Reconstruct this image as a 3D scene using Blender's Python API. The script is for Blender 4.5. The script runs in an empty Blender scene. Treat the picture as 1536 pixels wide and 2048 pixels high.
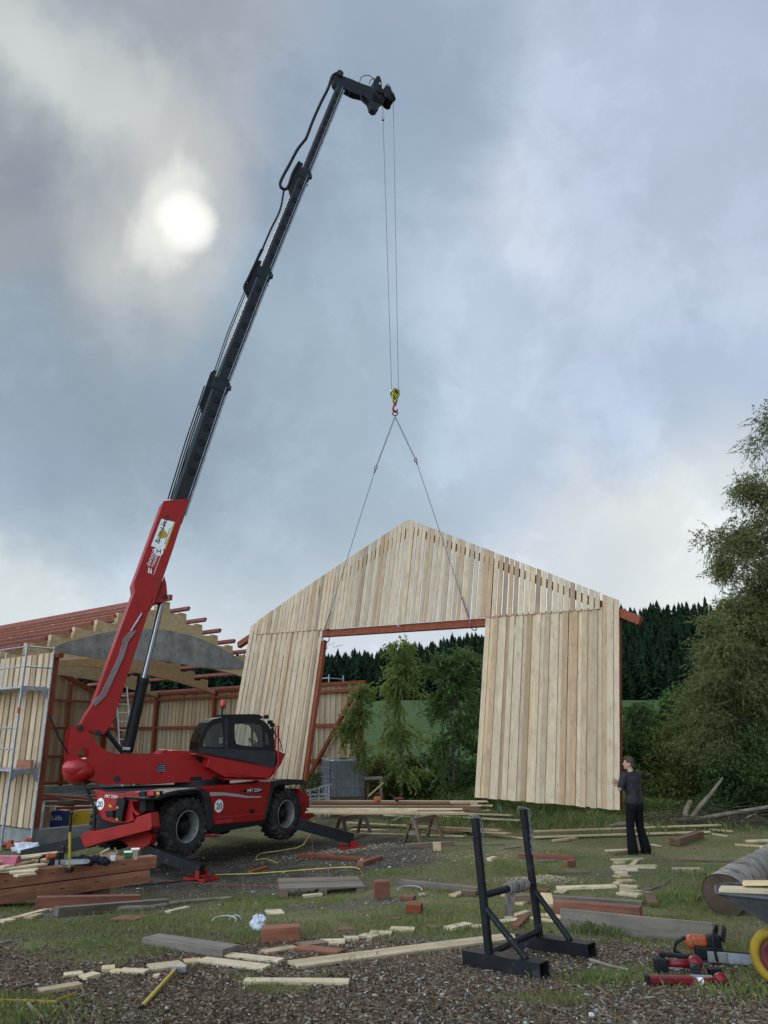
import bpy, math, random
import numpy as np
from mathutils import Vector, Matrix
random.seed(7); RNG = np.random.default_rng(7)
R = math.radians
scene = bpy.context.scene
COL = scene.collection
# ------------------------------------------------------------ camera
PITCH = R(16.5); FPX = 1538.0; CAMZ = 1.65
cd = bpy.data.cameras.new('camera'); cam = bpy.data.objects.new('camera', cd); COL.objects.link(cam)
cam.location = (0, 0, CAMZ); cam.rotation_euler = (R(90) + PITCH, 0, 0)
cd.sensor_fit = 'VERTICAL'; cd.sensor_height = 36.0; cd.lens = 36.0 * FPX / 2048.0
cd.clip_start = 0.1; cd.clip_end = 3000
scene.camera = cam
CF = Vector((0, math.cos(PITCH), math.sin(PITCH))); CU = Vector((0, -math.sin(PITCH), math.cos(PITCH)))
C0 = Vector((0, 0, CAMZ))
def ray(px, py):
    return CF + Vector((1, 0, 0)) * ((px - 768) / FPX) + CU * ((1024 - py) / FPX)
def PY(px, py, Y):                       # point of the sight line at world distance Y
    r = ray(px, py); return C0 + r * (Y / r.y)
def PZ(px, py, z):
    r = ray(px, py); return C0 + r * ((z - CAMZ) / r.z)
def lin(c):
    c = c / 255.0
    return c / 12.92 if c <= 0.04045 else ((c + 0.055) / 1.055) ** 2.4
def rgb(r, g, b): return (lin(r), lin(g), lin(b), 1.0)
# ------------------------------------------------------------ view
scene.view_settings.view_transform = 'Standard'; scene.view_settings.look = 'None'
scene.view_settings.exposure = 0.0; scene.view_settings.gamma = 1.0
# ------------------------------------------------------------ sun behind thin cloud
SUND = ray(365, 445).normalized()
sl = bpy.data.lights.new('sun', 'SUN'); sl.energy = 1.1; sl.angle = R(14); sl.color = (1.0, 0.95, 0.86)
so = bpy.data.objects.new('sun', sl); COL.objects.link(so)
so.rotation_euler = (-SUND).to_track_quat('-Z', 'Y').to_euler()
# ------------------------------------------------------------ world: sky texture seen between layers of cloud
w = bpy.data.worlds.new('World'); scene.world = w; w.use_nodes = True
nt = w.node_tree; N = nt.nodes; L = nt.links; N.clear()
def nd(t, **k):
    n = N.new(t)
    for a, b in k.items(): setattr(n, a, b)
    return n
wo = nd('ShaderNodeOutputWorld'); bg = nd('ShaderNodeBackground'); L.new(bg.outputs[0], wo.inputs[0])
tc = nd('ShaderNodeTexCoord')
nrm = nd('ShaderNodeVectorMath', operation='NORMALIZE'); L.new(tc.outputs['Generated'], nrm.inputs[0])
def warped(scale, amt, detail, dist=0.0):
    nz = nd('ShaderNodeTexNoise'); nz.inputs['Scale'].default_value = scale; nz.inputs['Detail'].default_value = detail
    nz.inputs['Roughness'].default_value = 0.55; nz.inputs['Distortion'].default_value = dist
    L.new(nrm.outputs[0], nz.inputs['Vector'])
    s = nd('ShaderNodeVectorMath', operation='SUBTRACT'); L.new(nz.outputs['Color'], s.inputs[0]); s.inputs[1].default_value = (0.5, 0.5, 0.5)
    m = nd('ShaderNodeVectorMath', operation='SCALE'); L.new(s.outputs[0], m.inputs[0]); m.inputs['Scale'].default_value = amt
    return m.outputs[0]
a1 = warped(2.6, 0.34, 7, 0.3); 
ad = nd('ShaderNodeVectorMath', operation='ADD'); L.new(nrm.outputs[0], ad.inputs[0]); L.new(a1, ad.inputs[1])
wn = nd('ShaderNodeVectorMath', operation='NORMALIZE'); L.new(ad.outputs[0], wn.inputs[0])
a2 = warped(7.0, 0.05, 6, 0.2)
ad2 = nd('ShaderNodeVectorMath', operation='ADD'); L.new(nrm.outputs[0], ad2.inputs[0]); L.new(a2, ad2.inputs[1])
wn2 = nd('ShaderNodeVectorMath', operation='NORMALIZE'); L.new(ad2.outputs[0], wn2.inputs[0])
sky = nd('ShaderNodeTexSky', sky_type='NISHITA'); sky.sun_disc = False
sky.sun_elevation = math.asin(SUND.z); sky.sun_rotation = math.atan2(SUND.x, SUND.y)
skm = nd('ShaderNodeMix', data_type='RGBA', blend_type='MULTIPLY'); skm.inputs[0].default_value = 1.0
L.new(sky.outputs[0], skm.inputs[6]); skm.inputs[7].default_value = (0.1, 0.1, 0.1, 1)
cur = skm.outputs[2]
def layer(prev, fac, col, amt=1.0):
    mx = nd('ShaderNodeMix', data_type='RGBA'); 
    if amt != 1.0:
        mu = nd('ShaderNodeMath', operation='MULTIPLY'); L.new(fac, mu.inputs[0]); mu.inputs[1].default_value = amt; fac = mu.outputs[0]
    L.new(fac, mx.inputs[0]); L.new(prev, mx.inputs[6])
    if isinstance(col, tuple): mx.inputs[7].default_value = col
    else: L.new(col, mx.inputs[7])
    return mx.outputs[2]
def lobe(px, py, r_in, r_out, src=None, az=1.0):
    d = ray(px, py).normalized() if not isinstance(px, Vector) else px
    dt = nd('ShaderNodeVectorMath', operation='DOT_PRODUCT'); L.new((src or wn).outputs[0], dt.inputs[0]); dt.inputs[1].default_value = d
    mr = nd('ShaderNodeMapRange', interpolation_type='SMOOTHSTEP')
    mr.inputs['From Min'].default_value = math.cos(R(r_out)); mr.inputs['From Max'].default_value = math.cos(R(r_in))
    L.new(dt.outputs['Value'], mr.inputs['Value'])
    return mr.outputs[0]
# general overcast veil
sp = nd('ShaderNodeSeparateXYZ'); L.new(nrm.outputs[0], sp.inputs[0])
cr = nd('ShaderNodeValToRGB'); L.new(sp.outputs['Z'], cr.inputs[0])
e = cr.color_ramp.elements
e[0].position = 0.0; e[0].color = rgb(196, 203, 210)
e[1].position = 1.0; e[1].color = rgb(150, 162, 182)
for p_, c_ in ((0.09, (206, 214, 220)), (0.2, (181, 197, 210)), (0.38, (158, 178, 196)), (0.62, (152, 169, 188))):
    q = e.new(p_); q.color = rgb(*c_)
one = nd('ShaderNodeValue'); one.outputs[0].default_value = 0.93
cur = layer(cur, one.outputs[0], cr.outputs[0])
LOBES = [  # px, py, inner deg, outer deg, colour, amount
    (1235, 470, 10, 14.5, (178, 190, 212), .55), (1020, 560, 4, 7.5, (176, 188, 208), .5), (880, 520, .5, 3.5, (182, 192, 208), .5), (1350, 560, 6, 20, (184, 195, 217), .9), (1180, 330, 3, 15, (190, 199, 219), .75), (1000, 200, 2, 10, (178, 188, 208), .6),
    (1060, 430, 1, 6, (200, 208, 222), .55), (1420, 120, 4, 15, (172, 182, 206), .8), (1130, 900, 3, 14, (184, 196, 216), .7),
    (900, 640, 1, 7, (176, 188, 208), .6), (1340, 1130, 3, 13, (219, 221, 222), .9), (1080, 1130, 2, 9, (206, 212, 220), .6),
    (680, 1290, 3, 9, (205, 212, 224), .8), (40, 1230, 2, 9, (206, 212, 214), .8),
    (780, 90, 3, 10, (152, 164, 184), .9), (720, 400, 4, 11, (146, 162, 182), .8), (560, 780, 4, 12, (152, 170, 186), .7),
    (300, 800, 4, 13, (143, 158, 174), .8), (560, 330, 2, 8, (140, 153, 172), .6), (1300, 780, 2, 8, (168, 184, 208), .5),
    (60, 80, 3, 13, (170, 175, 180), .9), (330, 60, 3, 10, (164, 171, 182), .75), (230, 210, 2, 9, (140, 146, 158), .7),
    (60, 240, 2, 9, (194, 197, 199), .85), (200, 330, 2, 9, (199, 202, 202), .85), (420, 250, 1, 6, (158, 163, 172), .7),
    (60, 455, 3, 9, (120, 131, 147), .8), (200, 475, 2, 7, (124, 134, 149), .8), (90, 640, 3, 9, (160, 164, 170), .7),
    (330, 580, 2, 7, (176, 181, 186), .75), (180, 700, 2, 8, (142, 155, 170), .7), (30, 830, 3, 9, (142, 158, 178), .6)]
for px, py, ri, ro, c, am in LOBES:
    cur = layer(cur, lobe(px, py, ri, ro), rgb(c[0] * 1.03, c[1] * 1.03 + 2, c[2] * 1.03 + 1), am)
# fine mottling of the cloud
nz = nd('ShaderNodeTexNoise'); nz.inputs['Scale'].default_value = 3.2; nz.inputs['Detail'].default_value = 9; nz.inputs['Roughness'].default_value = 0.52
nz.inputs['Distortion'].default_value = 0.5; L.new(nrm.outputs[0], nz.inputs['Vector'])
mr = nd('ShaderNodeMapRange'); mr.inputs['From Min'].default_value = 0.25; mr.inputs['From Max'].default_value = 0.75
mr.inputs['To Min'].default_value = 0.88; mr.inputs['To Max'].default_value = 1.13; L.new(nz.outputs['Fac'], mr.inputs['Value'])
vm = nd('ShaderNodeVectorMath', operation='SCALE'); L.new(cur, vm.inputs[0]); L.new(mr.outputs[0], vm.inputs['Scale']); cur = vm.outputs[0]
# ragged finer shreds of cloud
n5 = nd('ShaderNodeTexNoise'); n5.inputs['Scale'].default_value = 5.5; n5.inputs['Detail'].default_value = 12; n5.inputs['Roughness'].default_value = 0.62; n5.inputs['Distortion'].default_value = 0.25
L.new(wn2.outputs[0], n5.inputs['Vector'])
m5 = nd('ShaderNodeMapRange', interpolation_type='SMOOTHSTEP'); m5.inputs['From Min'].default_value = 0.47; m5.inputs['From Max'].default_value = 0.60
m5.inputs['To Min'].default_value = 1.0; m5.inputs['To Max'].default_value = 1.11; L.new(n5.outputs['Fac'], m5.inputs['Value'])
v5 = nd('ShaderNodeVectorMath', operation='SCALE'); L.new(cur, v5.inputs[0]); L.new(m5.outputs[0], v5.inputs['Scale']); cur = v5.outputs[0]
# sun glowing through the cloud
cur = layer(cur, lobe(330, 410, 0.0, 9.0, wn), rgb(200, 203, 203), .8)
cur = layer(cur, lobe(345, 425, 0.0, 4.6, wn), rgb(226, 228, 222), .85)
cur = layer(cur, lobe(352, 430, 0.0, 4.4, wn), (.93, .93, .88, 1.0), .4)
cur = layer(cur, lobe(369, 446, 0.0, 2.3, wn2), (1.15, 1.15, 1.08, 1.0), .8)
# added fill: unseen sky behind the camera, boosted to light the front faces
bd = nd('ShaderNodeVectorMath', operation='DOT_PRODUCT'); L.new(nrm.outputs[0], bd.inputs[0]); bd.inputs[1].default_value = Vector((-.62, -.70, .35)).normalized()
bk = nd('ShaderNodeMapRange', interpolation_type='SMOOTHSTEP'); L.new(bd.outputs['Value'], bk.inputs['Value'])
bk.inputs['From Min'].default_value = 0.42; bk.inputs['From Max'].default_value = 0.95
bk.inputs['To Min'].default_value = 1.0; bk.inputs['To Max'].default_value = 5.2
vb = nd('ShaderNodeVectorMath', operation='SCALE'); L.new(cur, vb.inputs[0]); L.new(bk.outputs[0], vb.inputs['Scale'])
L.new(vb.outputs[0], bg.inputs['Color']); bg.inputs['Strength'].default_value = 1.0
w.cycles.sampling_method = 'MANUAL'; w.cycles.sample_map_resolution = 512
# ------------------------------------------------------------ numpy noise and terrain
def _h(ix, iy, s):
    n = (ix.astype(np.int64) * 374761393 + iy.astype(np.int64) * 668265263 + s * 974634777) & 0xffffffff
    n = ((n ^ (n >> 13)) * 1274126177) & 0xffffffff
    return ((n ^ (n >> 16)) & 0xffff) / 65535.0
def vn(x, y, s=0):
    x = np.asarray(x, float); y = np.asarray(y, float)
    ix = np.floor(x); iy = np.floor(y); fx = x - ix; fy = y - iy
    fx = fx * fx * (3 - 2 * fx); fy = fy * fy * (3 - 2 * fy)
    a = _h(ix, iy, s); b = _h(ix + 1, iy, s); c = _h(ix, iy + 1, s); d = _h(ix + 1, iy + 1, s)
    return (a * (1 - fx) + b * fx) * (1 - fy) + (c * (1 - fx) + d * fx) * fy
def fbm(x, y, s=0, o=4):
    t = 0; a = .5; f = 1
    for k in range(o): t = t + a * vn(np.asarray(x) * f, np.asarray(y) * f, s + k); a *= .5; f *= 2.03
    return t / (1 - .5 ** o)
def ss(v, a, b):
    t = np.clip((np.asarray(v, float) - a) / (b - a), 0, 1); return t * t * (3 - 2 * t)
def T(x, y):
    x = np.asarray(x, float); y = np.asarray(y, float)
    z = -0.5 * ss(y, 1.5, 17) - 0.36 * ss(-x, -1.0, 3.5) * ss(y, 8.5, 15)
    z = z - 2.2 * ss(y, 34, 62)
    az = x / np.maximum(y, 1.0)
    z = z + 15.0 * ss(y, 62, 230)
    ridge = 13 + 24 * ss(az, -.12, .42) - 7 * ss(-az, .1, .6)
    z = z + ridge * np.clip((y - 225) / 120, 0, 1) * ss(y, 222, 250)
    return z
def Tz(x, y): return float(T(x, y))
def G(px, py, h=0.0):                    # where the sight line meets the ground (raised by h)
    r = ray(px, py); lo = 2.0; hi = 2.0
    def f(t):
        p = C0 + r * t; return p.z - Tz(p.x, p.y) - h
    while f(hi) > 0 and hi < 300: lo = hi; hi *= 1.05
    for _ in range(40):
        m = (lo + hi) / 2
        if f(m) > 0: lo = m
        else: hi = m
    return C0 + r * lo
# ------------------------------------------------------------ materials
MATS = {}
def newmat(name):
    m = bpy.data.materials.new(name); m.use_nodes = True
    t = m.node_tree; b = t.nodes['Principled BSDF']
    MATS[name] = m; return m, t, b
def N_(t, ty, **k):
    n = t.nodes.new(ty)
    for a, b in k.items():
        if a in n.inputs.keys() if isinstance(a, str) else False: n.inputs[a].default_value = b
        else: setattr(n, a, b)
    return n
def ramp(t, src, stops):
    c = t.nodes.new('ShaderNodeValToRGB'); t.links.new(src, c.inputs[0]); e = c.color_ramp.elements
    e[0].position = stops[0][0]; e[0].color = (*stops[0][1], 1); e[1].position = stops[-1][0]; e[1].color = (*stops[-1][1], 1)
    for p, col in stops[1:-1]: q = e.new(p); q.color = (*col, 1)
    return c.outputs[0]
def noise_(t, vec, scale, detail=4, rough=.55, dist=0):
    n = t.nodes.new('ShaderNodeTexNoise'); n.inputs['Scale'].default_value = scale; n.inputs['Detail'].default_value = detail
    n.inputs['Roughness'].default_value = rough; n.inputs['Distortion'].default_value = dist
    if vec is not None: t.links.new(vec, n.inputs['Vector'])
    return n.outputs['Fac']
def mixc(t, fac, a, b, bt='MIX'):
    m = t.nodes.new('ShaderNodeMix'); m.data_type = 'RGBA'; m.blend_type = bt
    for i, v in ((0, fac), (6, a), (7, b)):
        if isinstance(v, (int, float)): m.inputs[i].default_value = v
        elif isinstance(v, tuple): m.inputs[i].default_value = (*v[:3], 1)
        else: t.links.new(v, m.inputs[i])
    return m.outputs[2]
def objvec(t, scale=(1, 1, 1), which='Object'):
    tc = t.nodes.new('ShaderNodeTexCoord'); mp = t.nodes.new('ShaderNodeMapping'); mp.inputs['Scale'].default_value = scale
    t.links.new(tc.outputs[which], mp.inputs[0]); return mp.outputs[0]
def bump(t, b, h, strength=.3, dist=.01):
    n = t.nodes.new('ShaderNodeBump'); n.inputs['Strength'].default_value = strength; n.inputs['Distance'].default_value = dist
    t.links.new(h, n.inputs['Height']); t.links.new(n.outputs[0], b.inputs['Normal'])
def simple(name, col, rough=.6, metal=0.0, var=.25, vscale=6.0, bmp=0.0, dirt=None, coat=0.0):
    m, t, b = newmat(name); v = objvec(t)
    n = noise_(t, v, vscale, 5)
    lo = tuple(c * (1 - var) for c in col); hi = tuple(min(1, c * (1 + var)) for c in col)
    c = ramp(t, n, [(.3, lo), (.7, hi)])
    if dirt:
        n2 = noise_(t, v, dirt[1], 8, .65); f = ramp(t, n2, [(dirt[2], (0, 0, 0)), (dirt[2] + .14, (1, 1, 1))])
        c = mixc(t, f, c, dirt[0])
    t.links.new(c, b.inputs['Base Color'])
    rr = t.nodes.new('ShaderNodeMapRange'); t.links.new(n, rr.inputs['Value']); rr.inputs['To Min'].default_value = max(.05, rough - .12); rr.inputs['To Max'].default_value = min(1, rough + .12)
    t.links.new(rr.outputs[0], b.inputs['Roughness']); b.inputs['Metallic'].default_value = metal
    b.inputs['Specular IOR Level'].default_value = .5 if metal else (.22 if max(col) < .08 else .35)
    if coat: b.inputs['Coat Weight'].default_value = coat; b.inputs['Coat Roughness'].default_value = .15
    if bmp: bump(t, b, noise_(t, v, vscale * 6, 6, .6), bmp, .01)
    return m
def wood(name, cols, axis='X', island=True, rough=.75, knots=.5, fine=1.0, huevar=.35, spec=.25, stain=.0):
    """cols: (dark grain, mean, light) ; axis = the way the grain runs in object space"""
    m, t, b = newmat(name)
    s = {'X': (.8, 14, 14), 'Y': (14, .8, 14), 'Z': (14, 14, .8)}[axis]
    s = tuple(k * fine for k in s)
    v = objvec(t, s); oi = t.nodes.new('ShaderNodeObjectInfo'); ge = t.nodes.new('ShaderNodeNewGeometry')
    ad = t.nodes.new('ShaderNodeVectorMath'); ad.operation = 'ADD'; t.links.new(v, ad.inputs[0])
    mu = t.nodes.new('ShaderNodeMath'); mu.operation = 'ADD'
    t.links.new(oi.outputs['Random'], mu.inputs[0])
    if island: t.links.new(ge.outputs['Random Per Island'], mu.inputs[1])
    else: mu.inputs[1].default_value = 0
    m2 = t.nodes.new('ShaderNodeMath'); m2.operation = 'MULTIPLY'; t.links.new(mu.outputs[0], m2.inputs[0]); m2.inputs[1].default_value = 37.0
    t.links.new(m2.outputs[0], ad.inputs[1])
    g = noise_(t, ad.outputs[0], 1.0, 5, .6, .6)
    c = ramp(t, g, [(.25, cols[0]), (.5, cols[1]), (.78, cols[2])])
    # board to board variation
    wn = t.nodes.new('ShaderNodeTexWhiteNoise'); wn.noise_dimensions = '1D'; t.links.new(mu.outputs[0], wn.inputs['W'])
    f = ramp(t, wn.outputs['Value'], [(0, (1 - huevar, 1 - huevar * 1.12, 1 - huevar * 1.25)), (.09, (.84, .70, .57)), (.15, (.9, .82, .74)), (.24, (.78, .76, .73)), (.36, (.93, .92, .91)), (.6, (1.02, 1.01, 1.0)), (.85, (1.07, 1.05, 1.02)), (.93, (1.08, .99, .82)), (1, (1.1, 1.08, 1.04))])
    c = mixc(t, 1.0, c, f, 'MULTIPLY')
    # knots
    kv = objvec(t, tuple({'X': (2.2, 8, 8), 'Y': (8, 2.2, 8), 'Z': (8, 8, 2.2)}[axis]))
    ad2 = t.nodes.new('ShaderNodeVectorMath'); ad2.operation = 'ADD'; t.links.new(kv, ad2.inputs[0]); t.links.new(m2.outputs[0], ad2.inputs[1])
    vo = t.nodes.new('ShaderNodeTexVoronoi'); vo.inputs['Scale'].default_value = 1.0; t.links.new(ad2.outputs[0], vo.inputs['Vector'])
    kf = ramp(t, vo.outputs['Distance'], [(.05, (1, 1, 1)), (.13, (0, 0, 0))])
    km = t.nodes.new('ShaderNodeMath'); km.operation = 'MULTIPLY'; t.links.new(kf, km.inputs[0]); km.inputs[1].default_value = knots
    c = mixc(t, km.outputs[0], c, tuple(k * .45 for k in cols[0]))
    if stain:
        sv = objvec(t, (3.5, 3.5, 3.5)); a3 = t.nodes.new('ShaderNodeVectorMath'); a3.operation = 'ADD'; t.links.new(sv, a3.inputs[0]); t.links.new(m2.outputs[0], a3.inputs[1])
        sf = ramp(t, noise_(t, a3.outputs[0], 1.0, 7, .7), [(.48, (0, 0, 0)), (.72, (stain, stain, stain))]); c = mixc(t, sf, c, tuple(k * .42 for k in (cols[0][0] * .9, cols[0][1], cols[0][2] * 1.15)))
    t.links.new(c, b.inputs['Base Color']); b.inputs['Roughness'].default_value = rough; b.inputs['Specular IOR Level'].default_value = spec
    bump(t, b, g, .25, .004)
    return m
PALE = ((.40, .28, .16), (.60, .46, .295), (.74, .60, .41))
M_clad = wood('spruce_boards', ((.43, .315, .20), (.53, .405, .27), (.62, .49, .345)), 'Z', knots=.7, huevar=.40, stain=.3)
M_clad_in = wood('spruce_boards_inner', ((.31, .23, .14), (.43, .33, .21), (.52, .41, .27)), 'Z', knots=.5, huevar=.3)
M_pale = wood('spruce_plank', ((.42, .31, .18), (.58, .46, .29), (.70, .58, .39)), 'X', knots=.7, huevar=.3, stain=.55)
M_red = wood('stained_timber', ((.14, .035, .016), (.225, .058, .026), (.30, .085, .038)), 'X', knots=.4, huevar=.3)
M_redz = wood('stained_timber_upright', ((.14, .035, .016), (.225, .058, .026), (.30, .085, .038)), 'Z', knots=.4, huevar=.3)
M_larch = wood('larch_beam', ((.17, .065, .036), (.30, .125, .07), (.40, .185, .105)), 'X', knots=.9, huevar=.2, stain=.5)
M_block = wood('stained_block', ((.13, .045, .028), (.225, .085, .05), (.31, .13, .08)), 'X', knots=.5, huevar=.3, stain=.6)
M_purl = wood('purlin_timber', ((.16, .05, .035), (.25, .085, .06), (.33, .12, .085)), 'X', knots=.3, huevar=.3)
M_glu = wood('glulam', ((.36, .24, .12), (.50, .36, .20), (.60, .45, .27)), 'X', island=False, knots=.35, fine=.6)
M_greyw = wood('weathered_wood', ((.10, .082, .064), (.175, .148, .12), (.25, .215, .175)), 'X', knots=.4, stain=.4)
M_brown = wood('brown_wood', ((.09, .055, .035), (.17, .11, .075), (.26, .18, .12)), 'X', knots=.4)
M_conc = simple('concrete', (.22, .215, .20), .9, var=.25, vscale=3, bmp=.3)
M_glugrey = simple('weathered_glulam', (.235, .22, .195), .95, var=.35, vscale=2.6, bmp=.4, dirt=((.055, .05, .04), 7, .6))
M_paint = simple('red_paint', (.30, .0065, .005), .45, var=.14, vscale=2.5, dirt=((.13, .022, .016), 2.6, .56), coat=.04)
M_paint2 = simple('faded_red_paint', (.42, .03, .035), .3, var=.1, vscale=2.5, coat=.3)
M_blackmetal = simple('black_painted_steel', (.012, .0125, .014), .5, var=.3, vscale=5, dirt=((.07, .065, .06), 5, .6))
M_boomdark = simple('dark_boom_steel', (.016, .019, .023), .5, var=.25, vscale=3, dirt=((.05, .05, .05), 4, .62))
M_black = simple('black_plastic', (.010, .010, .011), .55, var=.3, vscale=8)
M_dgrey = simple('dark_grey_plastic', (.026, .026, .028), .6, var=.2, vscale=8, dirt=((.06, .055, .05), 4, .6))
M_rub = simple('tyre_rubber', (.03, .028, .026), .85, var=.35, vscale=7, bmp=.4, dirt=((.10, .085, .07), 6, .52))
M_rim = simple('grey_rim_paint', (.26, .25, .23), .5, metal=.3, var=.2, dirt=((.12, .1, .08), 6, .55))
M_wheelyel = simple('dull_yellow_rubber', (.34, .215, .015), .6, var=.2, dirt=((.14, .09, .03), 9, .55))
M_chrome = simple('chromed_rod', (.27, .28, .30), .28, metal=1.0, var=.1)
M_galv = simple('galvanised_steel', (.36, .38, .41), .5, metal=.55, var=.25, vscale=9, dirt=((.2, .19, .18), 8, .6))
M_alu = simple('aluminium', (.6, .61, .63), .4, metal=.6, var=.12)
M_white = simple('white_paint', (.78, .78, .76), .6, var=.06)
M_stripe = simple('grey_stripe', (.35, .36, .38), .5, var=.06)
M_blue = simple('blue_card', (.02, .045, .16), .6, var=.2)
M_yel = simple('yellow_plastic', (.55, .36, .02), .5, var=.2, dirt=((.25, .18, .06), 8, .6))
M_yelp = simple('yellow_paint', (.42, .29, .025), .5, var=.12, dirt=((.3, .22, .08), 14, .6))
M_orange = simple('orange_plastic', (.42, .075, .018), .5, var=.25, dirt=((.14, .06, .03), 14, .52))
M_redpl = simple('red_plastic', (.17, .008, .013), .45, var=.25, dirt=((.09, .03, .025), 14, .52))
M_card = simple('cardboard', (.42, .30, .18), .85, var=.12)
M_green = simple('green_plastic', (.03, .16, .06), .5)
M_pink = simple('pink_film', (.42, .09, .13), .5, var=.2)
M_rope = simple('steel_rope', (.16, .16, .17), .5, metal=.5)
M_chain = simple('rusty_chain', (.16, .08, .06), .6, metal=.4)
M_purple = simple('sling_strap', (.16, .07, .12), .8)
M_hose = simple('yellow_hose', (.5, .4, .08), .55)
M_cable = simple('red_cable', (.28, .06, .04), .6)
M_lampred = simple('red_lens', (.55, .02, .02), .2, coat=.5); M_lampor = simple('amber_lens', (.75, .25, .03), .2, coat=.5)
M_plast = simple('clear_film', (.6, .62, .66), .35, var=.2, vscale=20)
M_tank = simple('tank_plastic', (.22, .23, .24), .45, var=.2, vscale=3)
M_bark = wood('bark', ((.06, .05, .04), (.13, .11, .09), (.22, .19, .16)), 'Z', island=False, knots=.2)
M_bark2 = simple('log_bark', (.29, .25, .21), .9, var=.45, vscale=7, bmp=.6, dirt=((.09, .07, .055), 5, .5))
M_dead = simple('dead_branch', (.22, .18, .13), .9, var=.35, vscale=6)
M_skin = simple('skin', (.42, .24, .17), .55, var=.08)
M_shirt = simple('shirt_cloth', (.032, .026, .029), .9, var=.25, vscale=9, bmp=.3)
M_trou = simple('trouser_cloth', (.003, .003, .0035), .9, var=.2)
M_hair = simple('hair', (.07, .045, .03), .8, var=.4, vscale=60)
m, t, b = newmat('window_glass')
t.nodes.remove(b); gl = t.nodes.new('ShaderNodeBsdfGlossy'); gl.inputs['Roughness'].default_value = .02
tr = t.nodes.new('ShaderNodeBsdfTransparent'); tr.inputs[0].default_value = (.84, .88, .86, 1)
mxs = t.nodes.new('ShaderNodeMixShader'); fr = t.nodes.new('ShaderNodeFresnel'); fr.inputs[0].default_value = 1.45
t.links.new(fr.outputs[0], mxs.inputs[0]); t.links.new(tr.outputs[0], mxs.inputs[1]); t.links.new(gl.outputs[0], mxs.inputs[2])
t.links.new(mxs.outputs[0], t.nodes['Material Output'].inputs[0]); M_glass = m
def leafmat(name, dark, mid, light, trans=.35, spec=.3):
    m, t, b = newmat(name)
    ge = t.nodes.new('ShaderNodeNewGeometry'); v = objvec(t); n = noise_(t, v, .55, 3)
    mu = t.nodes.new('ShaderNodeMath'); mu.operation = 'MULTIPLY_ADD'; t.links.new(ge.outputs['Random Per Island'], mu.inputs[0]); mu.inputs[1].default_value = .5
    m3 = t.nodes.new('ShaderNodeMath'); m3.operation = 'MULTIPLY'; t.links.new(n, m3.inputs[0]); m3.inputs[1].default_value = .6
    t.links.new(m3.outputs[0], mu.inputs[2])
    c = ramp(t, mu.outputs[0], [(.2, dark), (.5, mid), (.85, light)])
    t.links.new(c, b.inputs['Base Color']); b.inputs['Roughness'].default_value = .55 if spec > .1 else 1.0; b.inputs['Specular IOR Level'].default_value = spec
    tl = t.nodes.new('ShaderNodeBsdfTranslucent'); t.links.new(c, tl.inputs[0])
    mx = t.nodes.new('ShaderNodeMixShader'); mx.inputs[0].default_value = trans
    t.links.new(b.outputs[0], mx.inputs[1]); t.links.new(tl.outputs[0], mx.inputs[2]); t.links.new(mx.outputs[0], t.nodes['Material Output'].inputs[0])
    return m
# ------------------------------------------------------------ mesh helpers
WM = {}
def tag(o, label=None, cat=None, group=None, kind=None):
    if label: o['label'] = label
    if cat: o['category'] = cat
    if group: o['group'] = group
    if kind: o['kind'] = kind
    return o
def empty(name, loc, rz=0.0, label=None, cat=None, group=None):
    o = bpy.data.objects.new(name, None); COL.objects.link(o); o.location = loc; o.rotation_euler = (0, 0, rz)
    o.empty_display_size = .2
    WM[o] = Matrix.Translation(Vector(loc)) @ Matrix.Rotation(rz, 4, 'Z')
    return tag(o, label, cat, group)
def frame_of(p0, p1, up=Vector((0, 0, 1))):
    p0 = Vector(p0); p1 = Vector(p1); x = (p1 - p0).normalized(); u = Vector(up)
    if abs(x.dot(u.normalized())) > .98: u = Vector((0, 1, 0)) if abs(x.y) < .9 else Vector((1, 0, 0))
    y = u.cross(x).normalized(); z = x.cross(y)
    return x, y, z
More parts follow.
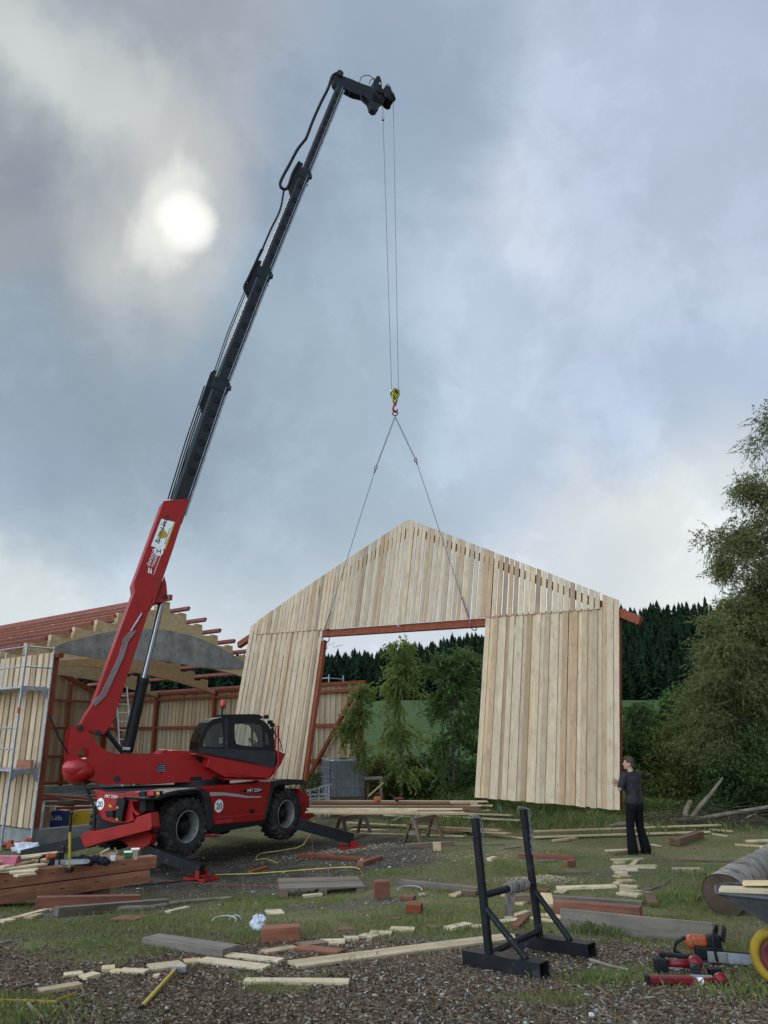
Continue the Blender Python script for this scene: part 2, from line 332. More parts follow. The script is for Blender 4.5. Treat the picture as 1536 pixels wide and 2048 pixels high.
class MB:
    def __init__(s): s.v = []; s.f = []; s.mi = []; s.cur = 0; s.sm = []; s.smooth = False
    def add(s, vs, fs, smooth=None):
        o = len(s.v); s.v.extend(Vector(q) for q in vs)
        for f in fs: s.f.append([o + i for i in f]); s.mi.append(s.cur); s.sm.append(s.smooth if smooth is None else smooth)
        return s
    def box(s, c, size, M=None):
        x, y, z = [k / 2 for k in size]; c = Vector(c)
        vs = [Vector((a, b_, d)) for a in (-x, x) for b_ in (-y, y) for d in (-z, z)]
        vs = [(M @ q if M else q) + c for q in vs]
        return s.add(vs, [(0, 1, 3, 2), (4, 6, 7, 5), (0, 4, 5, 1), (2, 3, 7, 6), (0, 2, 6, 4), (1, 5, 7, 3)], False)
    def beam(s, p0, p1, w, h, up=(0, 0, 1)):
        x, y, z = frame_of(p0, p1, up); p0 = Vector(p0); p1 = Vector(p1)
        vs = [p + y * a + z * b_ for p in (p0, p1) for a in (-w / 2, w / 2) for b_ in (-h / 2, h / 2)]
        return s.add(vs, [(0, 1, 3, 2), (4, 6, 7, 5), (0, 4, 5, 1), (2, 3, 7, 6), (0, 2, 6, 4), (1, 5, 7, 3)], False)
    def cyl(s, p0, p1, r0, r1=None, n=16, caps=True):
        r1 = r0 if r1 is None else r1; x, y, z = frame_of(p0, p1); p0 = Vector(p0); p1 = Vector(p1)
        vs = []
        for p, r in ((p0, r0), (p1, r1)):
            for k in range(n):
                a = 2 * math.pi * k / n; vs.append(p + (y * math.cos(a) + z * math.sin(a)) * r)
        fs = [(k, (k + 1) % n, n + (k + 1) % n, n + k) for k in range(n)]
        s.add(vs, fs, True)
        if caps: s.add(vs, [tuple(range(n))[::-1], tuple(range(n, 2 * n))], False)
        return s
    def tube(s, pts, r, n=8, caps=True):
        pts = [Vector(p) for p in pts]; rs = r if isinstance(r, (list, tuple)) else [r] * len(pts)
        vs = []; prev = None
        for i, p in enumerate(pts):
            d = (pts[min(i + 1, len(pts) - 1)] - pts[max(i - 1, 0)]).normalized()
            if prev is None: y = frame_of((0, 0, 0), d)[1]
            else: y = (prev - d * prev.dot(d)).normalized()
            prev = y; z = d.cross(y)
            for k in range(n):
                a = 2 * math.pi * k / n; vs.append(p + (y * math.cos(a) + z * math.sin(a)) * rs[i])
        fs = []
        for i in range(len(pts) - 1):
            for k in range(n): fs.append((i * n + k, i * n + (k + 1) % n, (i + 1) * n + (k + 1) % n, (i + 1) * n + k))
        s.add(vs, fs, True)
        if caps: s.add([vs[k] for k in range(n)] + vs[-n:], [tuple(range(n))[::-1], tuple(range(n, 2 * n))], False)
        return s
    def prism(s, poly, fn, d0, d1):
        """poly of (a,z) pairs; fn(a,z,d)->world point; extruded from depth d0 to d1"""
        n = len(poly); vs = [fn(a, z, d0) for a, z in poly] + [fn(a, z, d1) for a, z in poly]
        fs = [tuple(range(n))[::-1], tuple(range(n, 2 * n))] + [(k, (k + 1) % n, n + (k + 1) % n, n + k) for k in range(n)]
        return s.add(vs, fs, False)
    def ell(s, c, r, M=None, nu=16, nv=10, jit=0.0):
        c = Vector(c); vs = []
        for j in range(nv + 1):
            th = math.pi * j / nv
            for i in range(nu):
                ph = 2 * math.pi * i / nu; k = 1 + (random.random() - .5) * jit
                q = Vector((r[0] * math.sin(th) * math.cos(ph), r[1] * math.sin(th) * math.sin(ph), r[2] * math.cos(th))) * k
                vs.append((M @ q if M else q) + c)
        fs = []
        for j in range(nv):
            for i in range(nu): fs.append((j * nu + i, (j + 1) * nu + i, (j + 1) * nu + (i + 1) % nu, j * nu + (i + 1) % nu))
        return s.add(vs, fs, True)
    def lathe(s, prof, c, ax, n=32, smooth=True):
        """prof: (radius, offset along axis)"""
        c = Vector(c); x, y, z = frame_of((0, 0, 0), ax); vs = []
        for r, h in prof:
            for k in range(n):
                a = 2 * math.pi * k / n; vs.append(c + x * h + (y * math.cos(a) + z * math.sin(a)) * r)
        fs = []
        for i in range(len(prof) - 1):
            for k in range(n): fs.append((i * n + k, i * n + (k + 1) % n, (i + 1) * n + (k + 1) % n, (i + 1) * n + k))
        return s.add(vs, fs, smooth)
    def torus(s, c, ax, Rr, r, n=24, m=8):
        return s.lathe([(Rr + r * math.cos(2 * math.pi * j / m), r * math.sin(2 * math.pi * j / m)) for j in range(m + 1)], c, ax, n)
    def build(s, name, mats, parent=None, bevel=0.0, world=True, loc=None):
        me = bpy.data.meshes.new(name)
        vs = s.v
        if parent is not None and world:
            Mi = WM[parent].inverted(); vs = [Mi @ q for q in vs]
        elif loc is not None: l = Vector(loc); vs = [q - l for q in vs]
        me.from_pydata([tuple(q) for q in vs], [], s.f)
        for m_ in (mats if isinstance(mats, (list, tuple)) else [mats]): me.materials.append(m_)
        me.polygons.foreach_set('material_index', s.mi); me.polygons.foreach_set('use_smooth', s.sm)
        import bmesh
        bm = bmesh.new(); bm.from_mesh(me); bmesh.ops.remove_doubles(bm, verts=bm.verts, dist=1e-6) if s.smooth else None
        bmesh.ops.recalc_face_normals(bm, faces=bm.faces); bm.to_mesh(me); bm.free(); me.update()
        o = bpy.data.objects.new(name, me); COL.objects.link(o)
        if loc is not None: o.location = loc; WM[o] = Matrix.Translation(Vector(loc))
        if parent is not None: o.parent = parent; WM[o] = WM[parent]
        elif loc is None: WM[o] = Matrix.Identity(4)
        if bevel:
            bv = o.modifiers.new('bevel', 'BEVEL'); bv.width = bevel; bv.segments = 2; bv.limit_method = 'ANGLE'; bv.angle_limit = R(40)
        return o
def holes_plate(name, outer, holes, fn, d0, d1, mat, parent, bevel=0.0):
    """a flat plate with real cut-outs: outline and holes in (a,z), laid on a plane by fn(a,z,d)"""
    cu = bpy.data.curves.new('tmp', 'CURVE'); cu.dimensions = '2D'; cu.fill_mode = 'BOTH'; cu.extrude = .5
    for poly in [outer] + holes:
        sp_ = cu.splines.new('POLY'); sp_.points.add(len(poly) - 1)
        for i, (a, z) in enumerate(poly): sp_.points[i].co = (a, z, 0, 1)
        sp_.use_cyclic_u = True
    ob = bpy.data.objects.new('tmp', cu); COL.objects.link(ob)
    dg = bpy.context.evaluated_depsgraph_get(); me = bpy.data.meshes.new_from_object(ob.evaluated_get(dg)); bpy.data.objects.remove(ob)
    Mi = WM[parent].inverted() if parent is not None else Matrix.Identity(4)
    for v in me.vertices:
        a, z, d = v.co; v.co = Mi @ fn(a, z, d0 + (d + .5) * (d1 - d0))
    import bmesh
    bm = bmesh.new(); bm.from_mesh(me); bmesh.ops.remove_doubles(bm, verts=bm.verts, dist=1e-5); bmesh.ops.recalc_face_normals(bm, faces=bm.faces); bm.to_mesh(me); bm.free()
    me.materials.clear(); me.materials.append(mat); me.name = name
    o = bpy.data.objects.new(name, me); COL.objects.link(o); o.parent = parent; WM[o] = WM[parent] if parent is not None else Matrix.Identity(4)
    return o
def text_on(name, body, o, xd, yd, size, mat, parent, thick=.004, squeeze=1.0):
    cu = bpy.data.curves.new('tmp', 'FONT'); cu.body = body; cu.size = size; cu.extrude = thick / 2; cu.align_x = 'LEFT'; cu.resolution_u = 3
    ob = bpy.data.objects.new('tmp', cu); COL.objects.link(ob)
    dg = bpy.context.evaluated_depsgraph_get(); me = bpy.data.meshes.new_from_object(ob.evaluated_get(dg)); bpy.data.objects.remove(ob)
    xd = Vector(xd).normalized(); yd = Vector(yd); yd = (yd - xd * yd.dot(xd)).normalized(); zd = xd.cross(yd)
    Mi = WM[parent].inverted(); o = Vector(o)
    for v in me.vertices: v.co = Mi @ (o + xd * v.co.x * squeeze + yd * v.co.y + zd * v.co.z)
    me.materials.clear(); me.materials.append(mat); me.name = name
    q = bpy.data.objects.new(name, me); COL.objects.link(q); q.parent = parent; WM[q] = WM[parent]
    return q
def npmesh(name, V, F, mats, parent=None, loc=(0, 0, 0), smooth=False, attr=None, midx=None):
    V = np.asarray(V, dtype=np.float32).reshape(-1, 3) - np.array(loc, dtype=np.float32); F = np.asarray(F, dtype=np.int32)
    me = bpy.data.meshes.new(name); me.vertices.add(len(V)); me.vertices.foreach_set('co', V.ravel())
    k = F.shape[1]; me.loops.add(F.size); me.loops.foreach_set('vertex_index', F.ravel())
    me.polygons.add(len(F)); me.polygons.foreach_set('loop_start', np.arange(0, F.size, k, dtype=np.int32))
    me.polygons.foreach_set('use_smooth', np.full(len(F), smooth))
    if midx is not None: me.polygons.foreach_set('material_index', np.asarray(midx, dtype=np.int32))
    for m_ in (mats if isinstance(mats, (list, tuple)) else [mats]): me.materials.append(m_)
    me.update(calc_edges=True)
    if attr:
        for an, av in attr.items():
            a = me.attributes.new(an, 'FLOAT', 'POINT'); a.data.foreach_set('value', np.asarray(av, dtype=np.float32))
    o = bpy.data.objects.new(name, me); COL.objects.link(o); o.location = loc if parent is None else (0, 0, 0)
    if parent is not None: o.parent = parent
    return o
def rdir(n, zb=0.0, rng=RNG):
    v = rng.normal(size=(n, 3)); v[:, 2] += zb; return v / np.linalg.norm(v, axis=1)[:, None]
def leafquads(C, Ls, Ws, A):
    n = len(C); B = np.cross(A, rdir(n)); B /= np.maximum(np.linalg.norm(B, axis=1)[:, None], 1e-6)
    Ls = np.asarray(Ls).reshape(-1, 1) * .5; Ws = np.asarray(Ws).reshape(-1, 1) * .5
    V = np.empty((n, 4, 3)); V[:, 0] = C - A * Ls; V[:, 1] = C + B * Ws; V[:, 2] = C + A * Ls; V[:, 3] = C - B * Ws
    F = np.arange(4 * n).reshape(n, 4); return V.reshape(-1, 3), F
CNT = {}
def plank(p0, p1, w, t, mat, label, group=None, name='plank', cat='plank', up=(0, 0, 1), roll=0.0, bevel=.003, bow=0.0):
    p0 = Vector(p0); p1 = Vector(p1); x, y, z = frame_of(p0, p1, up); Lh = (p1 - p0).length / 2
    if roll: q = Matrix.Rotation(R(roll), 3, x); y = q @ y; z = q @ z
    mb = MB(); M3 = Matrix((x, y, z)).transposed()
    me_o = bpy.data.objects.new(name, None)
    nseg = 1 if not bow else 8
    vs = []; 
    j = lambda a: (random.random() - .5) * a
    for i in range(nseg + 1):
        xx = -Lh + 2 * Lh * i / nseg; dz = bow * (1 - (xx / Lh) ** 2) if bow else 0
        e = j(.012) if i in (0, nseg) else 0; e2 = j(.012) if i in (0, nseg) else 0
        vs += [(xx + e, -w / 2, -t / 2 + dz), (xx + e2, w / 2, -t / 2 + dz), (xx + e2, w / 2, t / 2 + dz), (xx + e, -w / 2, t / 2 + dz)]
    fs = [(3, 2, 1, 0), tuple(nseg * 4 + k for k in range(4))]
    for i in range(nseg):
        for k in range(4): fs.append((i * 4 + k, i * 4 + (k + 1) % 4, (i + 1) * 4 + (k + 1) % 4, (i + 1) * 4 + k))
    mb.add(vs, fs, False); bpy.data.objects.remove(me_o)
    o = mb.build(name, mat, bevel=bevel)
    o.matrix_world = Matrix.Translation((p0 + p1) / 2) @ M3.to_4x4()
    return tag(o, label, cat, group)
def gplank(x1, y1, x2, y2, w, t, mat, label, group=None, lift=0.0, **k):
    a = G(x1, y1); b_ = G(x2, y2); a.z += t / 2 + lift + .004; b_.z += t / 2 + lift + .004
    return plank(a, b_, w, t, mat, label, group, **k)
def copy_tree(o, parent=None):
    c = o.copy(); COL.objects.link(c); c.parent = parent; WM[c] = WM.get(o, Matrix.Identity(4))
    for ch in list(o.children): copy_tree(ch, c)
    return c
# ------------------------------------------------------------ ground sheet
def axis(segs):
    out = []
    for a, b_, st in segs: out += list(np.arange(a, b_, st))
    out.append(segs[-1][1]); return np.array(out)
gx = axis([(-700, -200, 50), (-200, -60, 8), (-60, -20, 2), (-20, -8, .3), (-8, 7.5, .055), (7.5, 20, .3), (20, 60, 2), (60, 200, 8), (200, 700, 50)])
gy = axis([(-60, -4, 8), (-4, 4.6, .6), (4.6, 13, .05), (13, 26, .13), (26, 60, .8), (60, 220, 4), (220, 420, 8), (420, 1000, 60)])
X_, Y_ = np.meshgrid(gx, gy); X_ = X_.ravel(); Y_ = Y_.ravel()
def mulchmask(x, y):
    edge = 8.15 + 0.9 * (fbm(x * .9, y * .9, 11, 4) - .5) * 2 - .35 * ss(x, -.5, 2.5) + .25 * ss(-x, 2.5, 5)
    m = ss(edge - y, -.22, .25)
    p = ss(fbm(x * 1.3 + 5, y * 1.6, 21, 3), .68, .76)              # grassy islands in the mulch
    p = np.maximum(p, ss(-np.hypot((x + 2.9) / .75, (y - 5.75) / .28), -1.2, -.7))
    p = np.maximum(p, ss(-np.hypot((x - 1.95) / .38, (y - 6.95) / .32), -1.2, -.6))
    p = np.maximum(p, ss(-np.hypot((x - 3.35) / .6, (y - 6.85) / .35), -1.2, -.6))
    return m * (1 - .85 * p)
def dirtmask(x, y):
    m = ss(-np.hypot((x + 2.2) / 3.6, (y - 16.6) / 4.3), -1.15, -.7)
    m = np.maximum(m, .9 * ss(-np.hypot((x + 1.2) / 3.0, (y - 13.2) / 1.4), -1.1, -.6) * ss(fbm(x * .8, y * .8, 5, 3), .35, .6))
    m = np.maximum(m, ss(fbm(x * .55, y * .8, 31, 4), .58, .74) * .7)
    m = np.maximum(m, ss(fbm(x * 2.1 + 3, y * 2.1, 37, 4), .58, .72) * .45)
    m = np.maximum(m, .6 * ss(-np.abs(y - 8.2 - .4 * vn(x * .7, x * 0, 3)), -.6, -.1))
    barn = ss((x + 8.7) * -.781 + (y - 20.6) * .625, 0.2, .8) * ss((x + 8.7) * .625 + (y - 20.6) * .781, 0, .5)
    m = np.maximum(m, barn * ss(-y, -60, -50))
    return m * ss(-y, -45, -26)
mu_ = mulchmask(X_, Y_); di_ = dirtmask(X_, Y_)
Z_ = T(X_, Y_) + mu_ * .028 * (fbm(X_ * 9, Y_ * 9, 3, 4) - .5) * (Y_ < 20) + .02 * (fbm(X_ * 2.4, Y_ * 2.4, 9, 3) - .5) * (np.abs(X_) < 20) * (Y_ < 40)
nx = len(gx); ny = len(gy); I = np.arange(nx * ny).reshape(ny, nx)
F_ = np.stack([I[:-1, :-1], I[:-1, 1:], I[1:, 1:], I[1:, :-1]], -1).reshape(-1, 4)
m, t, b = newmat('ground')
v = objvec(t); 
def attr_(t, nme):
    a = t.nodes.new('ShaderNodeAttribute'); a.attribute_name = nme; return a.outputs['Fac']
def math_(t, op, a, b_):
    n = t.nodes.new('ShaderNodeMath'); n.operation = op
    for i, q in enumerate((a, b_)):
        if isinstance(q, (int, float)): n.inputs[i].default_value = q
        else: t.links.new(q, n.inputs[i])
    return n.outputs[0]
n1 = noise_(t, v, 3.0, 8, .65); n2 = noise_(t, v, 28, 6, .7); n3 = noise_(t, v, .6, 5, .6); n4 = noise_(t, v, 90, 4, .7)
grass = ramp(t, n2, [(.3, (.068, .082, .026)), (.5, (.14, .155, .052)), (.72, (.23, .225, .09))])
dry = ramp(t, n2, [(.3, (.12, .092, .05)), (.7, (.27, .21, .12))])
grass = mixc(t, ramp(t, n1, [(.42, (0, 0, 0)), (.58, (1, 1, 1))]), grass, dry)
dirt = ramp(t, n2, [(.28, (.055, .044, .033)), (.5, (.13, .106, .080)), (.66, (.20, .17, .135)), (.8, (.34, .30, .25))])
mulch = ramp(t, n4, [(.3, (.04, .025, .014)), (.5, (.12, .079, .049)), (.64, (.22, .155, .10)), (.78, (.36, .29, .21))])
mead = ramp(t, n3, [(.35, (.026, .055, .012)), (.5, (.036, .076, .016)), (.66, (.06, .095, .028))])
dm = math_(t, 'ADD', attr_(t, 'dirt'), math_(t, 'MULTIPLY', math_(t, 'SUBTRACT', n1, .5), .9))
c = mixc(t, ramp(t, dm, [(.42, (0, 0, 0)), (.62, (1, 1, 1))]), grass, dirt)
mm = math_(t, 'ADD', attr_(t, 'mulch'), math_(t, 'MULTIPLY', math_(t, 'SUBTRACT', n2, .5), .6))
c = mixc(t, ramp(t, mm, [(.4, (0, 0, 0)), (.6, (1, 1, 1))]), c, mulch)
c = mixc(t, math_(t, 'MULTIPLY', attr_(t, 'mud_shade'), ramp(t, n1, [(.35, (.9, .9, .9)), (.6, (.35, .35, .35))])), c, (.028, .023, .018))  # dark mud and the crane's shade, both painted into the ground colour
c = mixc(t, attr_(t, 'far'), c, mead)
c = mixc(t, attr_(t, 'wood'), c, (.012, .014, .009))
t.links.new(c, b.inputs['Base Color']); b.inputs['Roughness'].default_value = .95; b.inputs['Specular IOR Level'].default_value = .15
bump(t, b, n2, .8, .03)
npmesh('ground', np.stack([X_, Y_, Z_], 1), F_, m, smooth=True, attr={'mulch': mu_, 'dirt': di_, 'far': ss(Y_, 40, 60), 'wood': ss(Y_, 219, 224), 'mud_shade': ss(-np.hypot((X_ + 2.6) / 4.6, (Y_ - 17.2) / 5.6), -1.1, -.6)})
tag(bpy.data.objects['ground'], kind='structure')
# ------------------------------------------------------------ bark chips and stones on the ground (uncountable)
def scatter(n, x0, x1, y0, y1, near=1.0):
    y = 1 / (RNG.random(n) * (1 / y0 - 1 / y1) + 1 / y1) if near else RNG.random(n) * (y1 - y0) + y0
    x = (RNG.random(n) - .5) * 2 * (y * .56 + .5); return x, y
x, y = scatter(170000, 0, 0, 4.9, 10.2)
k = RNG.random(len(x)) < np.clip(mulchmask(x, y) * .97 + .05, 0, 1); x = x[k]; y = y[k]; n = len(x)
z = T(x, y) + RNG.random(n) * .016 - .002
A = rdir(n); A[:, 2] *= .30; A /= np.linalg.norm(A, axis=1)[:, None]
V, F = leafquads(np.stack([x, y, z], 1), RNG.gamma(2.2, .010, n) + .008, RNG.gamma(2, .0038, n) + .003, A)
def chipmat(name, stops):
    m, t, b = newmat(name); ge = t.nodes.new('ShaderNodeNewGeometry')
    c = ramp(t, ge.outputs['Random Per Island'], stops); t.links.new(c, b.inputs['Base Color']); b.inputs['Roughness'].default_value = .85; b.inputs['Specular IOR Level'].default_value = .25
    return m
M_chip = chipmat('bark_chips', [(0, (.04, .024, .014)), (.34, (.12, .077, .048)), (.66, (.23, .158, .102)), (.88, (.28, .21, .145)), (.97, (.42, .35, .27)), (1, (.6, .54, .46))])
o = npmesh('bark_mulch', V, F, M_chip); tag(o, 'brown bark mulch and wood chips covering the foreground', 'bark mulch', kind='stuff')
x, y = scatter(5200, 0, 0, 4.9, 9.6); k = RNG.random(len(x)) < mulchmask(x, y) * .8 + .04; x = x[k]; y = y[k]; n = len(x)
A = rdir(n); A[:, 2] *= .10; A /= np.linalg.norm(A, axis=1)[:, None]
V, F = leafquads(np.stack([x, y, T(x, y) + .012 + RNG.random(n) * .012], 1), RNG.gamma(2.5, .022, n) + .02, RNG.gamma(2, .0018, n) + .0025, A)
tag(npmesh('bark_splinters', V, F, chipmat('splinters', [(0, (.05, .035, .025)), (.5, (.14, .10, .07)), (.85, (.3, .24, .17)), (1, (.5, .42, .32))])), 'long thin splinters and strips of bark lying on the mulch', 'splinters', kind='stuff')
def stones(name, x, y, size, mat, label, sink=.3):
    n = len(x); ico = MB().ell((0, 0, 0), (1, 1, 1), nu=6, nv=4)
    b0 = np.array([tuple(q) for q in ico.v]); f0 = np.array([f for f in ico.f])
    sc = np.stack([size * (RNG.random(n) * .7 + .7), size * (RNG.random(n) * .7 + .7), size * (RNG.random(n) * .4 + .35)], 1)
    jit = 1 + (RNG.random((n, len(b0), 1)) - .5) * .5
    # keep the poles and seams closed: vertices repeat only at the poles
    jit[:, :6] = jit[:, :1]; jit[:, -6:] = jit[:, -1:]
    a = RNG.random(n) * 6.28; P = b0[None] * sc[:, None] * jit
    ca, sa = np.cos(a)[:, None], np.sin(a)[:, None]
    Q = np.stack([P[..., 0] * ca - P[..., 1] * sa, P[..., 0] * sa + P[..., 1] * ca, P[..., 2]], -1)
    z = T(x, y) + sc[:, 2] * (1 - sink) + .002
    Q += np.stack([x, y, z], 1)[:, None]
    F = (f0[None] + (np.arange(n) * len(b0))[:, None, None]).reshape(-1, 4)
    o = npmesh(name, Q.reshape(-1, 3), F, mat); return tag(o, label, 'gravel', kind='stuff')
M_stone = chipmat('stones', [(0, (.07, .06, .05)), (.5, (.16, .145, .125)), (.85, (.30, .275, .24)), (1, (.55, .52, .47))])
x, y = scatter(16000, 0, 0, 4.9, 11.0); k = RNG.random(len(x)) < np.clip(mulchmask(x, y) * .35 + .2 * dirtmask(x, y) + ss(x, -1, 1.5) * .35 * ss(-y, -9.5, -7), 0, 1)
x = x[k]; y = y[k]
stones('gravel_stones', x, y, RNG.gamma(1.5, .0032, len(x)) + .0022, M_stone, 'pale and grey stones scattered over the mulch')
x, y = scatter(11000, 0, 0, 10.5, 24, 1); k = RNG.random(len(x)) < dirtmask(x, y) * .5 + .04; x = x[k]; y = y[k]
stones('site_rubble', x, y, RNG.gamma(1.4, .0042, len(x)) + .004, M_stone, 'small rubble and shavings on the churned soil')
# ------------------------------------------------------------ grass
def grassblades(name, n, y0, y1, hmean, wid, dens, mat, label, near=1, xlim=None):
    x, y = scatter(n, 0, 0, y0, y1, near); 
    k = RNG.random(len(x)) < dens(x, y); x = x[k]; y = y[k]; n = len(x)
    h = hmean * (RNG.random(n) * .9 + .35) * (.55 + .9 * vn(x * 1.7, y * 1.7, 77)); a = RNG.random(n) * 6.28; l = (RNG.random(n) * .8) * h
    wv = wid * (RNG.random(n) * .6 + .7) * np.maximum(1, y / 9)
    z = T(x, y); bx = np.cos(a); by = np.sin(a); th = RNG.random(n) * 6.28
    V = np.empty((n, 4, 3)); 
    V[:, 0] = np.stack([x - bx * wv, y - by * wv, z - .01], 1); V[:, 1] = np.stack([x + bx * wv, y + by * wv, z - .01], 1)
    mx = x + np.cos(th) * l * .35; my = y + np.sin(th) * l * .35
    V[:, 2] = np.stack([mx + bx * wv * .7, my + by * wv * .7, z + h * .6], 1)
    V[:, 3] = np.stack([x + np.cos(th) * l, y + np.sin(th) * l, z + h], 1)
    o = npmesh(name, V.reshape(-1, 3), np.arange(4 * n).reshape(n, 4), mat); return tag(o, label, 'grass', kind='stuff')
M_grass = leafmat('grass_blades', (.08, .115, .028), (.15, .195, .05), (.30, .28, .115), .35)
M_dryg = leafmat('dry_grass', (.12, .09, .045), (.2, .155, .08), (.30, .24, .13), .2)
gd = lambda x, y: np.clip((1 - mulchmask(x, y)) * (1 - .9 * dirtmask(x, y)) * (.16 + 1.2 * ss(fbm(x * 1.1, y * 1.1, 51, 4), .36, .62)), 0, 1)
grassblades('grass', 420000, 5.0, 26, .040, .0019, gd, M_grass, 'short green grass across the building site')
grassblades('tall_grass', 90000, 17.5, 30, .2, .004, lambda x, y: (1 - dirtmask(x, y)) * ss(x, -.5, 2) * ss(y, 19.0, 22.5) * .9, M_grass, 'longer grass along the foot of the hedge')
grassblades('dry_grass', 110000, 5.2, 24, .04, .0017, lambda x, y: np.clip((1 - .8 * mulchmask(x, y)) * (.10 + ss(fbm(x * .8 + 9, y * .8, 61, 4), .46, .6)) * .9, 0, 1), M_dryg, 'withered straw coloured grass lying on the turf')
def tuft(px, py, r, n, h):
    c = G(px, py); x = c.x + RNG.normal(size=n) * r; y = c.y + RNG.normal(size=n) * r * .7; return x, y, h
xs, ys, hs = [], [], []
for px, py, r, n, h in ((1190, 1862, .13, 500, .13), (1235, 1872, .06, 120, .10), (1195, 1965, .15, 420, .07), (1480, 1985, .25, 600, .07), (1420, 1800, .3, 1400, .11), (1500, 1760, .4, 1500, .14), (60, 2030, .3, 600, .06), (500, 1800, .4, 700, .06), (770, 1750, .3, 700, .08), (1050, 1735, .5, 700, .07), (430, 1850, .5, 900, .05)):
    x, y, hh = tuft(px, py, r, n, h); xs.append(x); ys.append(y); hs.append(np.full(n, hh))
x = np.concatenate(xs); y = np.concatenate(ys); h = np.concatenate(hs) * (RNG.random(len(x)) * .8 + .3); n = len(x); z = T(x, y)
a = RNG.random(n) * 6.28; th = RNG.random(n) * 6.28; l = h * (RNG.random(n) * .9); wv = .0028
V = np.empty((n, 4, 3)); V[:, 0] = np.stack([x - np.cos(a) * wv, y - np.sin(a) * wv, z - .01], 1); V[:, 1] = np.stack([x + np.cos(a) * wv, y + np.sin(a) * wv, z - .01], 1)
V[:, 2] = np.stack([x + np.cos(th) * l * .4 + np.cos(a) * wv * .6, y + np.sin(th) * l * .4, z + h * .65], 1); V[:, 3] = np.stack([x + np.cos(th) * l, y + np.sin(th) * l, z + h * .95], 1)
tag(npmesh('grass_tufts', V.reshape(-1, 3), np.arange(4 * n).reshape(n, 4), M_grass), 'taller tufts of fresh grass between the boards', 'grass', kind='stuff')
# ------------------------------------------------------------ distant conifer wood (one mass)
def conifer(seed):
    rg = np.random.default_rng(seed); V = []; F = []
    tiers = 13; n = 9
    for j in range(tiers):
        f0 = j / tiers; z0 = .05 + .9 * f0; r = (.25 * (1 - f0) ** .75 + .012)
        for k in range(n):
            a = 2 * math.pi * (k + rg.random()) / n; rr = r * (.6 + .7 * rg.random()); da = .38
            b_ = len(V); zt = z0 + .11 + .03 * rg.random()
            V += [(0, 0, zt), (rr * .7 * math.cos(a - da), rr * .7 * math.sin(a - da), z0 + .015 * rg.random()), (rr * math.cos(a), rr * math.sin(a), z0 - .03 - .02 * rg.random()), (rr * .7 * math.cos(a + da), rr * .7 * math.sin(a + da), z0 + .015 * rg.random())]
            F.append((b_, b_ + 1, b_ + 2, b_ + 3))
    V += [(.008, 0, .9), (-.008, 0, .9), (0, 0, 1.04), (0, .006, .9)]; b_ = len(V) - 4; F.append((b_, b_ + 1, b_ + 2, b_ + 3))
    return np.array(V), np.array(F)
protos = [conifer(s) for s in range(6)]
VS = []; FS = []; off = 0
ny_ = 0
for row in range(24):
    yy = 226 + row * 5.4
    for xx in np.arange(-150, 290, 3.0):
        x0 = xx + random.uniform(-2, 2); y0 = yy + random.uniform(-3, 3)
        if random.random() < .06: continue
        az = x0 / y0
        if az < -.62 or az > .62: continue
        V0, F0 = random.choice(protos); h = random.uniform(9, 14) * (1.15 if random.random() < .12 else 1); s = h * random.uniform(1.0, 1.35)
        a = random.random() * 6.28; ca, sa = math.cos(a), math.sin(a)
        P = np.stack([(V0[:, 0] * ca - V0[:, 1] * sa) * s + x0, (V0[:, 0] * sa + V0[:, 1] * ca) * s + y0, V0[:, 2] * h + Tz(x0, y0) - .5], 1)
        VS.append(P); FS.append(F0 + off); off += len(P)
M_con = leafmat('conifer_needles', (.007, .014, .008), (.012, .023, .012), (.022, .038, .019), .03, 0.0)
tag(npmesh('conifer_wood', np.concatenate(VS), np.concatenate(FS), M_con), 'dark spruce wood covering the hill behind the meadow', 'wood', kind='stuff')
